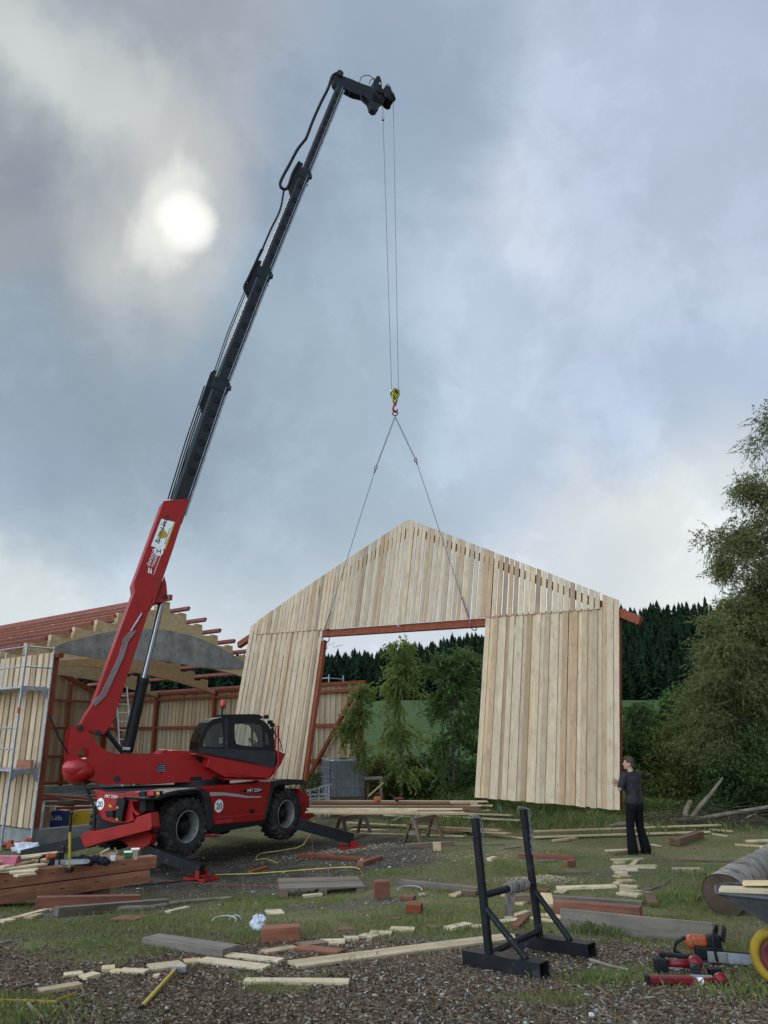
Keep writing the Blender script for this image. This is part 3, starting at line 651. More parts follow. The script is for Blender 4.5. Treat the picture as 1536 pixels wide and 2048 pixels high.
# ------------------------------------------------------------ trees, saplings and shrubs
def growth(name, base, blobs, nleaf, lsize, lasp, leafm, barkm, label, cat, trunk_r=.06, droop=-.2, group=None, stems=1, spread=.35, clusters=9, lean=(0, 0), limb_r=None, sprig=0.30, top=None):
    """crown: many sprigs of leaves strung along fine twigs round the ends of real limbs.
       blobs: (x,y,z,rx,ry,rz,weight) in metres relative to the foot"""
    base = Vector(base); root = empty(name, base, 0, label, cat, group)
    bw = np.array([q[6] for q in blobs], float); bw /= bw.sum()
    Cs = []; As = []; sh = []
    tb = MB(); tb.smooth = True
    top = top or max(q[2] + q[5] * .5 for q in blobs)
    for si in range(stems):
        a = si * 2.4 + .3; off = Vector((math.cos(a), math.sin(a), 0)) * (.0 if stems == 1 else spread)
        pts = []
        for k in range(7):
            f = k / 6; pts.append(base + off * (f * 1.2 + .15) + Vector((lean[0] * f + .06 * math.sin(f * 7 + si), lean[1] * f + .05 * math.cos(f * 6 + si), top * f * (1 - .12 * (si % 3)) - .05)))
        tb.tube(pts, [trunk_r * (1 - .85 * k / 6) / (1 + .25 * (stems > 1)) for k in range(7)], 8)
    for i, q in enumerate(blobs):
        c = np.array(q[:3]); r = np.array(q[3:6]); nb = int(nleaf * bw[i])
        ncl = max(4, int(clusters * (1 + 2 * bw[i] * len(blobs)) / 2))
        d = rdir(ncl, 0.15); cc = c + d * r * (RNG.random((ncl, 1)) ** .45) * .92
        for k in range(ncl):                              # limb from the trunk to the clump
            z0 = max(.12 * top, min(cc[k][2] - abs(cc[k][0]) * .55 - .12 * top, top * .93)); f = z0 / top
            s0 = base + Vector((lean[0] * f, lean[1] * f, z0)); e0 = base + Vector(cc[k])
            mid = (s0 + e0) / 2 + Vector((0, 0, .12 * (e0 - s0).length * (1 if droop > -.5 else 1.6)))
            lr = limb_r or trunk_r * .28
            tb.tube([s0, s0 * .5 + mid * .5 + Vector((random.uniform(-.05, .05), 0, .02)), mid, mid * .4 + e0 * .6, e0], [lr, lr * .8, lr * .6, lr * .4, lr * .2], 5, False)
        per = max(1, nb // ncl); cl = np.repeat(np.arange(ncl), per); n = len(cl)
        cr_ = (r.mean() / max(1.0, ncl ** .36)) * 1.05
        # sprigs
        spn = max(1, n // 10); scl = RNG.integers(0, ncl, spn); sc = cc[scl] + rdir(spn) * (RNG.random((spn, 1)) ** .6) * cr_ * np.array([1.15, 1.15, .95])
        sd = rdir(spn, 0) * .8 + d[scl] * .7; sd[:, 2] += droop; sd /= np.linalg.norm(sd, axis=1)[:, None]
        li = np.repeat(np.arange(spn), 10); tt = np.tile(np.arange(10) / 9, spn)
        P = sc[li] + sd[li] * (tt[:, None] * sprig) + RNG.normal(size=(len(li), 3)) * .016; P[:, 2] -= tt ** 2 * sprig * .25
        Aa = sd[li] * .75 + rdir(len(li)) * .7; Aa[:, 2] += droop * .6; Aa /= np.linalg.norm(Aa, axis=1)[:, None]
        Cs.append(P); As.append(Aa)
    P = np.concatenate(Cs) + np.array(base); A_ = np.concatenate(As); n = len(P)
    Ls = lsize * (RNG.random(n) * .7 + .6)
    keep = P[:, 2] > T(P[:, 0], P[:, 1]) - .05; P = P[keep]; A_ = A_[keep]; Ls = Ls[keep]
    V, F = leafquads(P, Ls, Ls * lasp, A_)
    V = V - np.array(base)
    cr_o = npmesh('crown', V, F, leafm, parent=root)
    if trunk_r > 0: tb.build('trunk', barkm, root)
    return root
M_willow = leafmat('willow_leaves', (.052, .072, .023), (.115, .138, .045), (.22, .22, .085), .42)
M_ash = leafmat('ash_leaves', (.05, .095, .024), (.10, .17, .044), (.18, .25, .08), .45)
M_ash2 = leafmat('light_ash_leaves', (.10, .145, .032), (.19, .25, .055), (.30, .34, .11), .5)
M_hazel = leafmat('shrub_leaves', (.03, .06, .016), (.062, .11, .028), (.12, .17, .045), .4)
M_olive = leafmat('olive_shrub_leaves', (.06, .085, .02), (.13, .16, .038), (.24, .24, .065), .42)
# big willow at the right edge of the site
growth('willow_tree', (13.3, 24.5, Tz(13.3, 24.5)),
    [(.1, -.5, 11.9, .9, 1.0, 2.0, .5), (-.3, -.4, 9.4, 1.8, 1.6, 1.4, 1.2), (-1.7, -.3, 8.1, 1.5, 1.2, .9, .9), (-1.1, -.3, 6.7, 1.7, 1.7, 1.1, 1.1), (-2.1, -.2, 5.9, .9, 1.0, .5, .5), (-2.3, -.4, 4.9, 1.9, 1.7, 1.2, 1.6),
     (-2.6, -.8, 3.4, 1.6, 1.5, 1.1, 1.3), (-3.2, -1.0, 2.3, 1.6, 1.5, 1.2, 1.3), (.6, 0, 7.5, 2.2, 2, 2.2, 1.2), (.6, 0, 4, 2.5, 2, 2.6, 1.6), (-.5, -1.2, 2.3, 2.2, 1.4, 1.8, 1.5)],
    190000, .12, .27, M_willow, M_bark, 'tall olive green willow at the right edge with a ragged crown against the sky', 'tree', .2, -.35, clusters=17, sprig=.42, limb_r=.022)
growth('hazel_shrub', (9.9, 26.5, Tz(9.9, 26.5)), [(0, 0, 1.6, 1.7, 1.3, 1.7, 1), (.9, 0, 2.9, 1.3, 1.1, 1.2, .7), (-.6, -.5, .9, 1.6, 1.2, 1.0, .8)], 30000, .11, .42, M_olive, M_bark,
    'olive green shrub left of the willow, above the dead fallen branch', 'shrub', .05, .1, stems=4)
growth('hazel_shrub', (7.6, 27.0, Tz(7.6, 27)), [(0, 0, 1.2, 1.4, 1.1, 1.3, 1), (-.7, 0, .7, 1.2, 1, .9, .8), (.7, 0, 2.2, 1.1, 1, 1.0, .9)], 28000, .10, .5, M_hazel, M_bark,
    'dark green shrub right behind the man in the black shirt', 'shrub', .04, .1, stems=4)
growth('hazel_shrub', (10.9, 22.6, Tz(10.9, 22.6)), [(0, 0, 1.1, 1.5, 1.0, 1.3, 1), (-1.3, .2, .8, 1.0, .8, .9, .6), (.9, .3, 1.7, 1.3, 1, 1.4, .8)], 26000, .09, .5, M_hazel, M_bark,
    'low dense shrub with dark leaves under the willow beside the forked dead branch', 'shrub', .04, .1, stems=4)
growth('round_tree', (23.5, 64, Tz(23.5, 64)), [(0, 0, 5.2, 2.6, 2.6, 3.0, 1), (0, 0, 2.6, 2.4, 2.4, 2.2, .5)], 14000, .34, .6, M_hazel, M_bark,
    'rounded dark tree far off at the edge of the meadow, right of the hanging wall', 'tree', .18, .1, clusters=14, sprig=.8)
# saplings seen through the gateway of the hanging wall
SG = 'saplings behind the gateway'
growth('ash_sapling', (.52, 27.2, Tz(.52, 27.2)), [(.08, 0, 5.25, .30, .3, .42, .8), (.0, 0, 4.6, .42, .4, .35, 1), (.03, 0, 4.0, .5, .45, .4, 1), (0, 0, 3.3, .3, .3, .35, .3), (-.05, 0, 2.35, .75, .5, .32, .8), (.1, 0, 1.2, .6, .5, .5, .4)],
    6500, .17, .30, M_ash2, M_bark, 'tall slim light green ash sapling in the middle of the gateway', 'tree', .035, -.75, group=SG, clusters=6, sprig=.5)
growth('ash_sapling', (2.35, 27.8, Tz(2.35, 27.8)), [(-.55, 0, 4.75, .32, .4, .4, .5), (.45, 0, 4.75, .5, .4, .5, .8), (-.1, 0, 4.0, .85, .7, .45, 1.1), (.1, 0, 3.1, 1.05, .8, .5, 1.1), (.1, 0, 2.1, .9, .8, .5, .7), (-.2, 0, 1.2, .8, .7, .4, .3)],
    11500, .16, .32, M_ash, M_bark, 'bushy mid green ash with two tops, right half of the gateway', 'tree', .05, -.35, group=SG, stems=3, clusters=7, sprig=.45)
growth('ash_sapling', (3.45, 28.8, Tz(3.45, 28.8)), [(0, 0, 3.6, .6, .6, .5, 1), (.1, 0, 2.7, .8, .7, .5, 1), (0, 0, 1.7, .8, .8, .6, 1)], 7500, .15, .34, M_hazel, M_bark,
    'darker ash sapling half hidden by the left edge of the right hand wall part', 'tree', .04, -.3, group=SG, stems=2, clusters=7)
growth('ash_sapling', (-.72, 26.0, Tz(-.72, 26)), [(0, 0, 3.6, .22, .25, .3, .7), (-.05, 0, 3.0, .32, .3, .3, .9), (-.4, 0, 2.45, .35, .3, .2, .5), (.1, 0, 1.8, .35, .3, .3, .4)], 3600, .16, .30, M_ash2, M_bark,
    'thin light green sapling in front of the corner post of the barn', 'tree', .022, -.5, group=SG, stems=3, spread=.12, clusters=6, sprig=.4)
growth('hazel_shrub', (-.1, 29.5, Tz(-.1, 29.5)), [(0, 0, .7, 1.0, .8, .8, 1)], 7000, .12, .5, M_olive, M_bark, 'yellowish green shrub between the tank and the slim sapling', 'shrub', .03, .1, stems=4)
growth('hazel_shrub', (1.35, 30.2, Tz(1.35, 30.2)), [(0, 0, .8, 1.1, .8, .9, 1)], 8000, .12, .5, M_hazel, M_bark, 'dark shrub in the gap between the slim sapling and the bushy ash', 'shrub', .03, .1, stems=4)
growth('hazel_shrub', (3.6, 27.2, Tz(3.6, 27.2)), [(0, 0, .7, 1.4, .9, .8, 1), (2, .3, .8, 1.4, .9, 1.0, 1)], 16000, .09, .5, M_hazel, M_bark, 'dark undergrowth shrub just below the right hand wall part', 'shrub', .03, .1, stems=4)
# scrub along the field edge: one uncountable mass of undergrowth
def undergrowth(name, n, xf, yf, hf, mat, ls, lasp, label):
    t_ = RNG.random(n); x = xf(t_) + RNG.normal(size=n) * .7; y = yf(t_) + RNG.normal(size=n) * .5; h = hf(x) * (RNG.random(n) ** .7)
    P = np.stack([x, y, T(x, y) + h], 1); A = rdir(n, .1); L_ = ls * (RNG.random(n) * .7 + .6); V, F = leafquads(P, L_, L_ * lasp, A)
    return tag(npmesh(name, V, F, mat), label, 'undergrowth', kind='stuff')
undergrowth('undergrowth', 52000, lambda q: -2.5 + 20 * q, lambda q: 31 + 0 * q - 5.0 * ss(q, .45, .9), lambda x: .5 + 1.0 * vn(x * .8, x * 0, 8) + .8 * ss(x, 3.5, 8), M_hazel, .12, .5, 'tangled bramble and undergrowth along the edge of the meadow')
undergrowth('weeds', 26000, lambda q: 2.5 + 12 * q, lambda q: 25.6 - 2.6 * q, lambda x: .35 + .5 * vn(x * 1.4, x * 0, 18), M_olive, .08, .35, 'rank weeds at the far edge of the site grass')
# ------------------------------------------------------------ the barn shell behind the crane
BA = Vector((-8.7, 20.6, 0)); VV = Vector((.625, .781, 0)).normalized(); UU = Vector((-.781, .625, 0)).normalized()
WB = 12.42; LB = 17.2; ZP = -.49; ZE = 3.84; ZPK = 6.6; BAY = 4.3
def bp(w_, u_, z_): return BA + VV * w_ + UU * u_ + Vector((0, 0, z_))
barn = empty('barn', bp(0, 0, Tz(BA.x, BA.y)), 0, 'half built timber barn with open gable, curved glulam roof frames and no roof covering', 'barn')
# concrete plinth strips
mb = MB()
g0 = -1.05
mb.beam(bp(-.12, 0, (ZP + g0) / 2), bp(WB + .12, 0, (ZP + g0) / 2), .24, ZP - g0)
mb.beam(bp(-.0, .13, (ZP + g0) / 2 - .002), bp(0, LB - .13, (ZP + g0) / 2 - .002), .24, ZP - g0)
mb.beam(bp(WB, .13, (ZP + g0) / 2 - .002), bp(WB, LB - .13, (ZP + g0) / 2 - .002), .24, ZP - g0)
mb.beam(bp(-.12, LB, (ZP + g0) / 2), bp(WB + .12, LB, (ZP + g0) / 2), .24, ZP - g0)
mb.build('plinth', M_conc, barn)
mb = MB(); mb.prism([(.14, .14), (WB - .14, .14), (WB - .14, LB - .14), (.14, LB - .14)], lambda a, z, d: bp(a, z, d), -1.05, -.80); mb.build('floor_slab', M_conc, barn)
def cladding(fn, s0, s1, zb, zt, mb, pitch=.155, bw=.15, gap=0.0, d=0.0, alt=.018, th=.02, jit=.0, over=True):
    """vertical boards; fn(s,z,d)->world; zb/zt functions of s; every second board sits proud of its neighbours"""
    s = s0; k = 0
    while s < s1 - .02:
        e = min(s + bw, s1); off = alt if k % 2 else 0.0; q = .03 if (k % 2 and over) else 0
        a = s - q; b_ = e + q if e < s1 - .01 else e
        a = max(a, s0); jz = random.uniform(-jit, jit); jt = random.uniform(-jit, jit) * .3
        pts = []
        for dd in (d - off, d - off - th + .001):
            pts += [fn(a, zb(a) + jz, dd), fn(b_, zb(b_) + jz, dd), fn(b_, zt(b_) + jt, dd), fn(a, zt(a) + jt, dd)]
        mb.add(pts, [(0, 1, 2, 3), (7, 6, 5, 4), (0, 4, 5, 1), (1, 5, 6, 2), (2, 6, 7, 3), (3, 7, 4, 0)], False)
        s += pitch + gap; k += 1
# side walls: boards outside, posts and rails inside
RAILS = (-.34, .87, 2.2, 3.5)
for nm, w_, sgn in (('near', 0, -1), ('far', WB, 1)):
    fn = (lambda w_, sgn: (lambda s, z, d: bp(w_ + sgn * (.14 - d), s, z)))(w_, sgn)
    wall = MB(); cladding(fn, -.14, LB + .14, lambda s: ZP + .04, lambda s: ZE, wall, pitch=.15, bw=.138, alt=.034)
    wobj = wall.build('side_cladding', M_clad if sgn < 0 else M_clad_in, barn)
    for k in range(5):
        MB().box(bp(w_, k * BAY, (ZE - .12 + ZP) / 2 + .02), (.16, .16, ZE - .12 - ZP), Matrix.Rotation(math.atan2(VV.y, VV.x), 3, 'Z')).build('post', M_redz, barn, bevel=.004)
    for k in range(4):
        for z in RAILS:
            MB().beam(bp(w_ + sgn * .03, k * BAY + .085, z), bp(w_ + sgn * .03, (k + 1) * BAY - .085, z), .08, .12).build('rail', M_red, barn)
    MB().beam(bp(w_, -.3, ZE - .06), bp(w_, LB + .3, ZE - .06), .14, .12).build('wall_plate', M_red, barn)
# braces in the far wall and in the end bay
for (u0, z0, u1, z1) in ((.15, 3.4, 2.9, -.3), (LB - .2, 3.4, LB - 3.4, -.3)):
    MB().beam(bp(WB - .09, u0, z0), bp(WB - .09, u1, z1), .10, .14).build('brace', M_red, barn)
MB().beam(bp(.09, LB - .2, 3.4), bp(.09, LB - 3.4, -.3), .1, .14).build('brace', M_red, barn)
# end gable
fg = lambda s, z, d: bp(s, LB + .14 - d, z)
def roofz(w_): return ZE + .12 + (ZPK - ZE - .12) * (1 - abs(w_ - WB / 2) / (WB / 2))
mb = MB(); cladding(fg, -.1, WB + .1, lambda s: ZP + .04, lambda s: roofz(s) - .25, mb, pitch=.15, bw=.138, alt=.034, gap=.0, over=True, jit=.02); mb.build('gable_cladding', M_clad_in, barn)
for k in range(1, 6):
    MB().box(bp(k * WB / 6, LB, (roofz(k * WB / 6) - .5 + ZP) / 2), (.14, .14, roofz(k * WB / 6) - .5 - ZP), Matrix.Rotation(math.atan2(VV.y, VV.x), 3, 'Z')).build('post', M_redz, barn)
for z in RAILS:
    MB().beam(bp(.1, LB - .1, z), bp(WB - .1, LB - .1, z), .08, .12).build('rail', M_red, barn)
for s_ in (1, -1):
    c_ = WB / 2; MB().beam(bp(c_ - s_ * .05, LB - .02, roofz(c_) - .30), bp(c_ - s_ * (c_ - .1), LB - .02, roofz(.1) - .30), .14, .2).build('rafter', M_red, barn)
    MB().beam(bp(c_ - s_ * (c_ - .2), LB - .15, 3.4), bp(c_ - s_ * (c_ - 2.2), LB - .15, .0), .1, .14).build('brace', M_red, barn)
# pitched cambered glulam frames
def frame_profile():
    top = []; bot = []
    for k in range(25):
        w_ = WB * k / 24; f = abs(w_ - WB / 2) / (WB / 2)
        top.append((w_, roofz(w_) - .02)); bot.append((w_, 3.62 + .78 * (1 - f ** 1.9)))
    return top, bot
TOP, BOT = frame_profile()
for k in range(1, 4):
    u0 = k * BAY
    # stepped upper edge where the purlins are let in
    top = []
    for i in range(17):
        w_ = WB * i / 16
    nst = 16
    for i in range(nst):
        wa = WB * i / nst; wb_ = WB * (i + 1) / nst; hi = max(roofz(wa), roofz(wb_)) - .05; lo = min(roofz(wa), roofz(wb_)) - .12
        up = roofz(wb_) > roofz(wa)
        top += [(wa + .002, lo if up else hi), (wb_ - .28 if up else wa + .28, lo + .02 if up else hi - .02), (wb_ - .26 if up else wa + .3, hi if up else lo), (wb_ - .002, hi if up else lo)]
    poly = BOT + top[::-1]
    MB().prism(poly, lambda a, z, d: bp(a, d, z), u0 - .09, u0 + .09).build('glulam_frame', M_glu, barn)
    if k == 1:      # the middle lamella pack of the first frame is weathered grey
        lens = []; n = 22; w0 = 2.0; w1 = WB - 1.75
        for i in range(n + 1):
            f = i / n; w_ = w0 + (w1 - w0) * f; lens.append((w_, 4.42 + 1.08 * math.sin(math.pi * f) ** .9))
        for i in range(n - 1, 0, -1):
            f = i / n; w_ = w0 + (w1 - w0) * f; q = abs(2 * f - 1); lens.append((w_, 4.30 - .0 + .10 * (1 - q) + .12 * q - .22 * math.sin(math.pi * min(f, 1 - f) * 2) * .6))
        MB().prism(lens, lambda a, z, d: bp(a, d, z), u0 - .125, u0 - .088).build('weathered_arch', M_glugrey, barn)
# purlins, butted in lengths over the frames
NP = 8
for side in (0, 1):
    for i in range(NP):
        f = (i + .15) / NP; w_ = f * WB / 2 * .985; w_ = w_ - .25 if i == 0 else w_
        if side: w_ = WB - w_
        z = roofz(min(max(w_, 0), WB)) - (.12 if i == 0 else 0) + .03
        ln = random.uniform(-.12, .12)
        upn = (Vector((0, 0, 1)) * .915 + VV * (-.40 if not side else .40))
        MB().beam(bp(w_, BAY - .62 + ln, z), bp(w_, LB + .5, z), .10, .135, up=upn).build('purlin', M_purl, barn)
MB().beam(bp(WB / 2, BAY - .5, roofz(WB / 2) + .04), bp(WB / 2, LB + .5, roofz(WB / 2) + .04), .14, .2).build('ridge_purlin', M_purl, barn)
# ------------------------------------------------------------ scaffolds
def scaffold(name, P0, dirv, side, zg, heights, bays, blen, wid, label, group=None, dz=.0, rails=True, toe=True, top=1.0):
    sc = empty(name, (P0.x, P0.y, zg), 0, label, 'scaffold', group)
    pt = lambda a, b_, z: Vector((P0.x, P0.y, 0)) + dirv * a + side * b_ + Vector((0, 0, z))
    for k in range(bays + 1):
        for b_ in (0, wid):
            MB().cyl(pt(k * blen, b_, Tz(*pt(k * blen, b_, 0).xy) + .0), pt(k * blen, b_, heights[-1] + top), .027, n=10).build('upright', M_galv, sc)
            MB().box(pt(k * blen, b_, Tz(*pt(k * blen, b_, 0).xy) + .012), (.15, .15, .02)).build('base_plate', M_galv, sc)
    for z in heights:
        for k in range(bays):
            d = MB()
            for j in range(2): d.beam(pt(k * blen + .03, wid * (.27 + .46 * j), z), pt((k + 1) * blen - .03, wid * (.27 + .46 * j), z), wid * .42, .05)
            d.build('deck', M_galv, sc)
        for k in range(bays + 1):
            t_ = MB(); t_.beam(pt(k * blen, .03, z - .05), pt(k * blen, wid - .03, z - .05), .04, .06)
            for b_, s_ in ((.03, 1), (wid - .03, -1)): t_.add([pt(k * blen - .012, b_, z - .08), pt(k * blen - .012, b_ + s_ * .16, z - .08), pt(k * blen - .012, b_, z - .3), pt(k * blen + .012, b_, z - .08), pt(k * blen + .012, b_ + s_ * .16, z - .08), pt(k * blen + .012, b_, z - .3)], [(0, 1, 2), (3, 5, 4), (0, 3, 4, 1), (1, 4, 5, 2), (2, 5, 3, 0)], False)
            t_.build('transom', M_galv, sc)
        if rails:
            for k in range(bays):
                for dz_ in (.5, 1.0):
                    MB().cyl(pt(k * blen, wid, z + dz_), pt((k + 1) * blen, wid, z + dz_), .02, n=8).build('guard_rail', M_galv, sc)
    for k in (0, bays):
        for dz_ in (.5, 1.0): MB().cyl(pt(k * blen, 0, heights[-1] + dz_), pt(k * blen, wid, heights[-1] + dz_), .02, n=8).build('end_rail', M_galv, sc)
    return sc, pt
# left scaffold stands outside the near side wall
SP = PY(84, 1500, 20.3); 
sc1, pt1 = scaffold('scaffold', SP, UU, -VV, Tz(SP.x, SP.y), (.93, 2.93), 2, 2.57, .73, 'galvanised frame scaffold standing against the left wall of the barn', top=1.05)
MB().cyl(pt1(0, .73, 2.28), pt1(0, .73, 2.42), .032, n=10).build('orange_clamp', M_orange, sc1)
c0 = pt1(0, .2, 1.07); plank(pt1(.6, .28, 1.07), pt1(-.12, .28, 1.07) , .06, .2, M_larch, 'short reddish timber lying on the lower deck of the left scaffold', cat='timber', name='timber')
# right scaffold behind the far corner
P2 = bp(WB + 1.75, 2.4, 0)
sc2, pt2 = scaffold('scaffold', P2, UU, -VV, Tz(P2.x, P2.y), (3.1,), 2, 2.57, .9, 'galvanised scaffold rising behind the far corner of the barn by the saplings', top=1.15)
plank(pt2(.35, .45, 3.24), pt2(1.6, .45, 3.24), .2, .2, M_red, 'reddish timber resting on the deck of the scaffold behind the barn corner', cat='timber', name='timber')
# aluminium ladder leaning inside
lad = empty('ladder', G(262, 1570, 0), 0, 'aluminium ladder leaning on a roof frame inside the barn, left of the lift cylinder', 'ladder')
lb0 = PY(268, 1540, 27.2); lb0.z = -.8; lt = PY(243, 1375, 29.3)
sd = Vector((.75, .66, 0)).normalized() * .21
for s_ in (-1, 1): MB().beam(lb0 + sd * s_, lt + sd * s_, .03, .07).build('stile', M_alu, lad)
nr = 14
for k in range(1, nr): MB().cyl(lb0.lerp(lt, k / nr) - sd, lb0.lerp(lt, k / nr) + sd, .017, n=8).build('rung', M_alu, lad)
# things stored on the slab inside the near corner
def at_w(px, py, z): return PZ(px, py, z)
def heap_inside():
    k = 0
    for i, (x1, y1, x2, y2, w_, t_, mt, nm) in enumerate((
        (84, 1590, 200, 1600, .16, .10, M_red, 'dark red timber at the back of the pile inside the barn'),
        (84, 1598, 215, 1592, .14, .10, M_red, 'red timber lying across the top of the pile inside the barn'),
        (90, 1607, 185, 1604, .16, .12, M_brown, 'brown beam in the middle of the pile inside the barn'),
        (120, 1604, 176, 1608, .2, .22, M_brown, 'thick dark beam with jagged end inside the barn'),
        (150, 1612, 200, 1612, .2, .03, M_pale, 'pale board sticking out of the pile inside the barn'),
        (112, 1618, 198, 1616, .16, .12, M_red, 'red beam behind the blue box inside the barn'),
        (150, 1622, 205, 1618, .25, .04, M_pale, 'pale board above the yellow tub inside the barn'))):
        a = PZ(x1, y1, -.4 + .05 * (6 - i) * .4); b_ = PZ(x2, y2, -.4 + .05 * (6 - i) * .4)
        plank(a, b_, w_, t_, mt, nm, 'timber pile inside the barn', name='timber', cat='timber')
heap_inside()
def carton(px0, px1, pyt, pyb, Y, dep, mat, name, label, cat, text=None, lid=None):
    a = PY(px0, pyb, Y); b_ = PY(px1, pyb, Y); h = PY(px0, pyt, Y).z - a.z
    root = empty(name, ((a + b_) / 2 + Vector((0, dep / 2, 0))), 0, label, cat)
    mb = MB(); w_ = (b_ - a).length; c = (a + b_) / 2 + Vector((0, dep / 2, h / 2)); ry = math.atan2(b_.y - a.y, b_.x - a.x)
    mb.box(c, (w_, dep, h)); mb.build('body', mat, root, bevel=.008)
    mb = MB(); mb.box(c + Vector((-w_ * .26, -.0, h / 2 + .008)), (w_ * .5, dep, .008), Matrix.Rotation(R(-9), 3, 'Y')); mb.box(c + Vector((w_ * .26, 0, h / 2 + .010)), (w_ * .5, dep, .008), Matrix.Rotation(R(7), 3, 'Y')); mb.build('flap', lid or mat, root)
    if text: text_on('lettering', text, a + Vector((w_ * .12, -.004, h * .45)), (1, 0, 0), (0, 0, 1), h * .42, M_white, root)
    return root
carton(97, 128, 1622, 1655, 22.4, .35, M_blue, 'blue_box', 'blue box with white lettering on the barn plinth', 'box', 'Lëfa', M_card)
carton(84, 96, 1614, 1657, 22.3, .3, M_card, 'cardboard_box', 'tall brown cardboard box left of the blue box', 'box')
r = empty('yellow_tub', PY(155, 1652, 23.0), 0, 'yellow mortar tub beside the blue box inside the barn', 'tub')
p = PY(153, 1652, 23.0)
mb = MB(); z0 = p.z
for (hw, hd, zz) in (): pass
vs = []
for s_, z_ in ((.42, 0), (.5, .36), (.47, .36), (.40, .02)):
    vs += [Vector((p.x - s_, p.y - s_ * .7, z0 + z_)), Vector((p.x + s_, p.y - s_ * .7, z0 + z_)), Vector((p.x + s_, p.y + s_ * .7, z0 + z_)), Vector((p.x - s_, p.y + s_ * .7, z0 + z_))]
fs = [(3, 2, 1, 0)]
for lv in range(3):
    for k in range(4): fs.append((lv * 4 + k, lv * 4 + (k + 1) % 4, lv * 4 + 4 + (k + 1) % 4, lv * 4 + 4 + k))
fs.append((12, 13, 14, 15)); mb.add(vs, fs, False); mb.build('tub_body', M_yel, r)
MB().tube([(p.x - .1, p.y - .36, z0 + .34), (p.x - .05, p.y - .4, z0 + .2), (p.x + .05, p.y - .4, z0 + .2), (p.x + .1, p.y - .36, z0 + .34)], .006).build('handle', M_black, r)
# ------------------------------------------------------------ rotating telehandler crane
CT = Vector((-4.16, 18.63, 0)); HOOK = PY(790, 800, 20.9)
TA = (HOOK - CT); TA.z = 0; TA.normalize(); TBv = Vector((TA.y, -TA.x, 0))          # along the boom / towards the viewer
CA = Vector((.529, .849, 0)).normalized(); CN = Vector((CA.y, -CA.x, 0))              # chassis axis / near side
crane = empty('telehandler', (CT.x, CT.y, Tz(CT.x, CT.y)), 0, 'red rotating telehandler crane on outriggers with its long black boom raised', 'telehandler')
def hit(px, py, nrm_, d):
    r = ray(px, py); k = (d - (C0 - CT).dot(nrm_)) / r.dot(nrm_); return C0 + r * k - CT
def tp(px, py, b_): q = hit(px, py, TBv, b_); return (q.dot(TA), q.z)
def tf(a, z, d): return CT + TA * a + TBv * d + Vector((0, 0, z))
def cp(px, py, n_): q = hit(px, py, CN, n_); return (q.dot(CA), q.z)
def cf(a, z, d): return CT + CA * a + CN * d + Vector((0, 0, z))
def rp(px, py, c_): q = hit(px, py, CA, c_); return (q.dot(CN), q.z)                   # on a plane across the chassis
def rf(n_, z, d): return CT + CA * d + CN * n_ + Vector((0, 0, z))
def Z(x0, y0, s, pts): return [(x0 + x / s, y0 + y / s) for x, y in pts]
Z1 = lambda pts: Z(100, 1380, 2.743, pts); Z2 = lambda pts: Z(0, 1180, 2.844, pts); ZC = lambda pts: Z(380, 1390, 5.486, pts)
ZR = lambda pts: Z(150, 1540, 5.297, pts); ZT = lambda pts: Z(120, 1380, 5.486, pts); Z3 = lambda pts: Z(540, 120, 5.12, pts); ZD = lambda pts: Z(200, 980, 5.12, pts)
tpl = lambda pts, b_: [tp(x, y, b_) for x, y in pts]; cpl = lambda pts, n_: [cp(x, y, n_) for x, y in pts]; rpl = lambda pts, c_: [rp(x, y, c_) for x, y in pts]
def circ(c, r, n=20): return [(c[0] + r * math.cos(2 * math.pi * k / n), c[1] + r * math.sin(2 * math.pi * k / n)) for k in range(n)]
# --- turret side plates
B1 = .50
main = tpl(Z1([(105, 470), (103, 345), (112, 225), (135, 200), (165, 188), (190, 202), (222, 240), (255, 290), (300, 328), (345, 348), (400, 353), (600, 350), (800, 342), (822, 345), (1235, 425), (1222, 455), (1200, 487), (960, 497), (600, 512), (300, 520), (230, 500)]), B1)
h1 = circ(tp(*Z1([(187, 348)])[0], B1), .115); h2 = circ(tp(*Z1([(612, 428)])[0], B1), .105)
holes_plate('turret_plate', main, [h1, h2], tf, B1 - .03, B1, M_paint, crane)
holes_plate('turret_plate', main, [h1], tf, -B1, -B1 + .03, M_paint, crane)
mb = MB(); inner = tpl(Z1([(300, 505), (320, 400), (420, 385), (800, 370), (1150, 430), (1180, 480), (900, 495), (600, 508)]), B1)
mb.prism(inner, tf, -.46, .455); mb.build('turret_frame', M_black, crane)
# grille behind the round hole
mb = MB(); c_ = tp(*Z1([(612, 428)])[0], B1)
for k in range(5): mb.beam(tf(c_[0] - .09, c_[1] - .08 + k * .04, B1 - .035), tf(c_[0] + .09, c_[1] - .06 + k * .04, B1 - .035), .012, .012)
mb.build('grille', M_galv, crane)
mb = MB(); mb.prism(tpl(Z1([(600, 352), (622, 328), (640, 326), (650, 332), (690, 330), (760, 334), (800, 340), (815, 352)]), .42), tf, -.3, .42); mb.build('hood', M_paint, crane, bevel=.01)
mb = MB(); mb.prism(tpl(Z1([(420, 352), (780, 346), (800, 400), (440, 420)]), -.55), tf, -1.15, -.53); mb.build('engine_cover', M_paint, crane, bevel=.03)
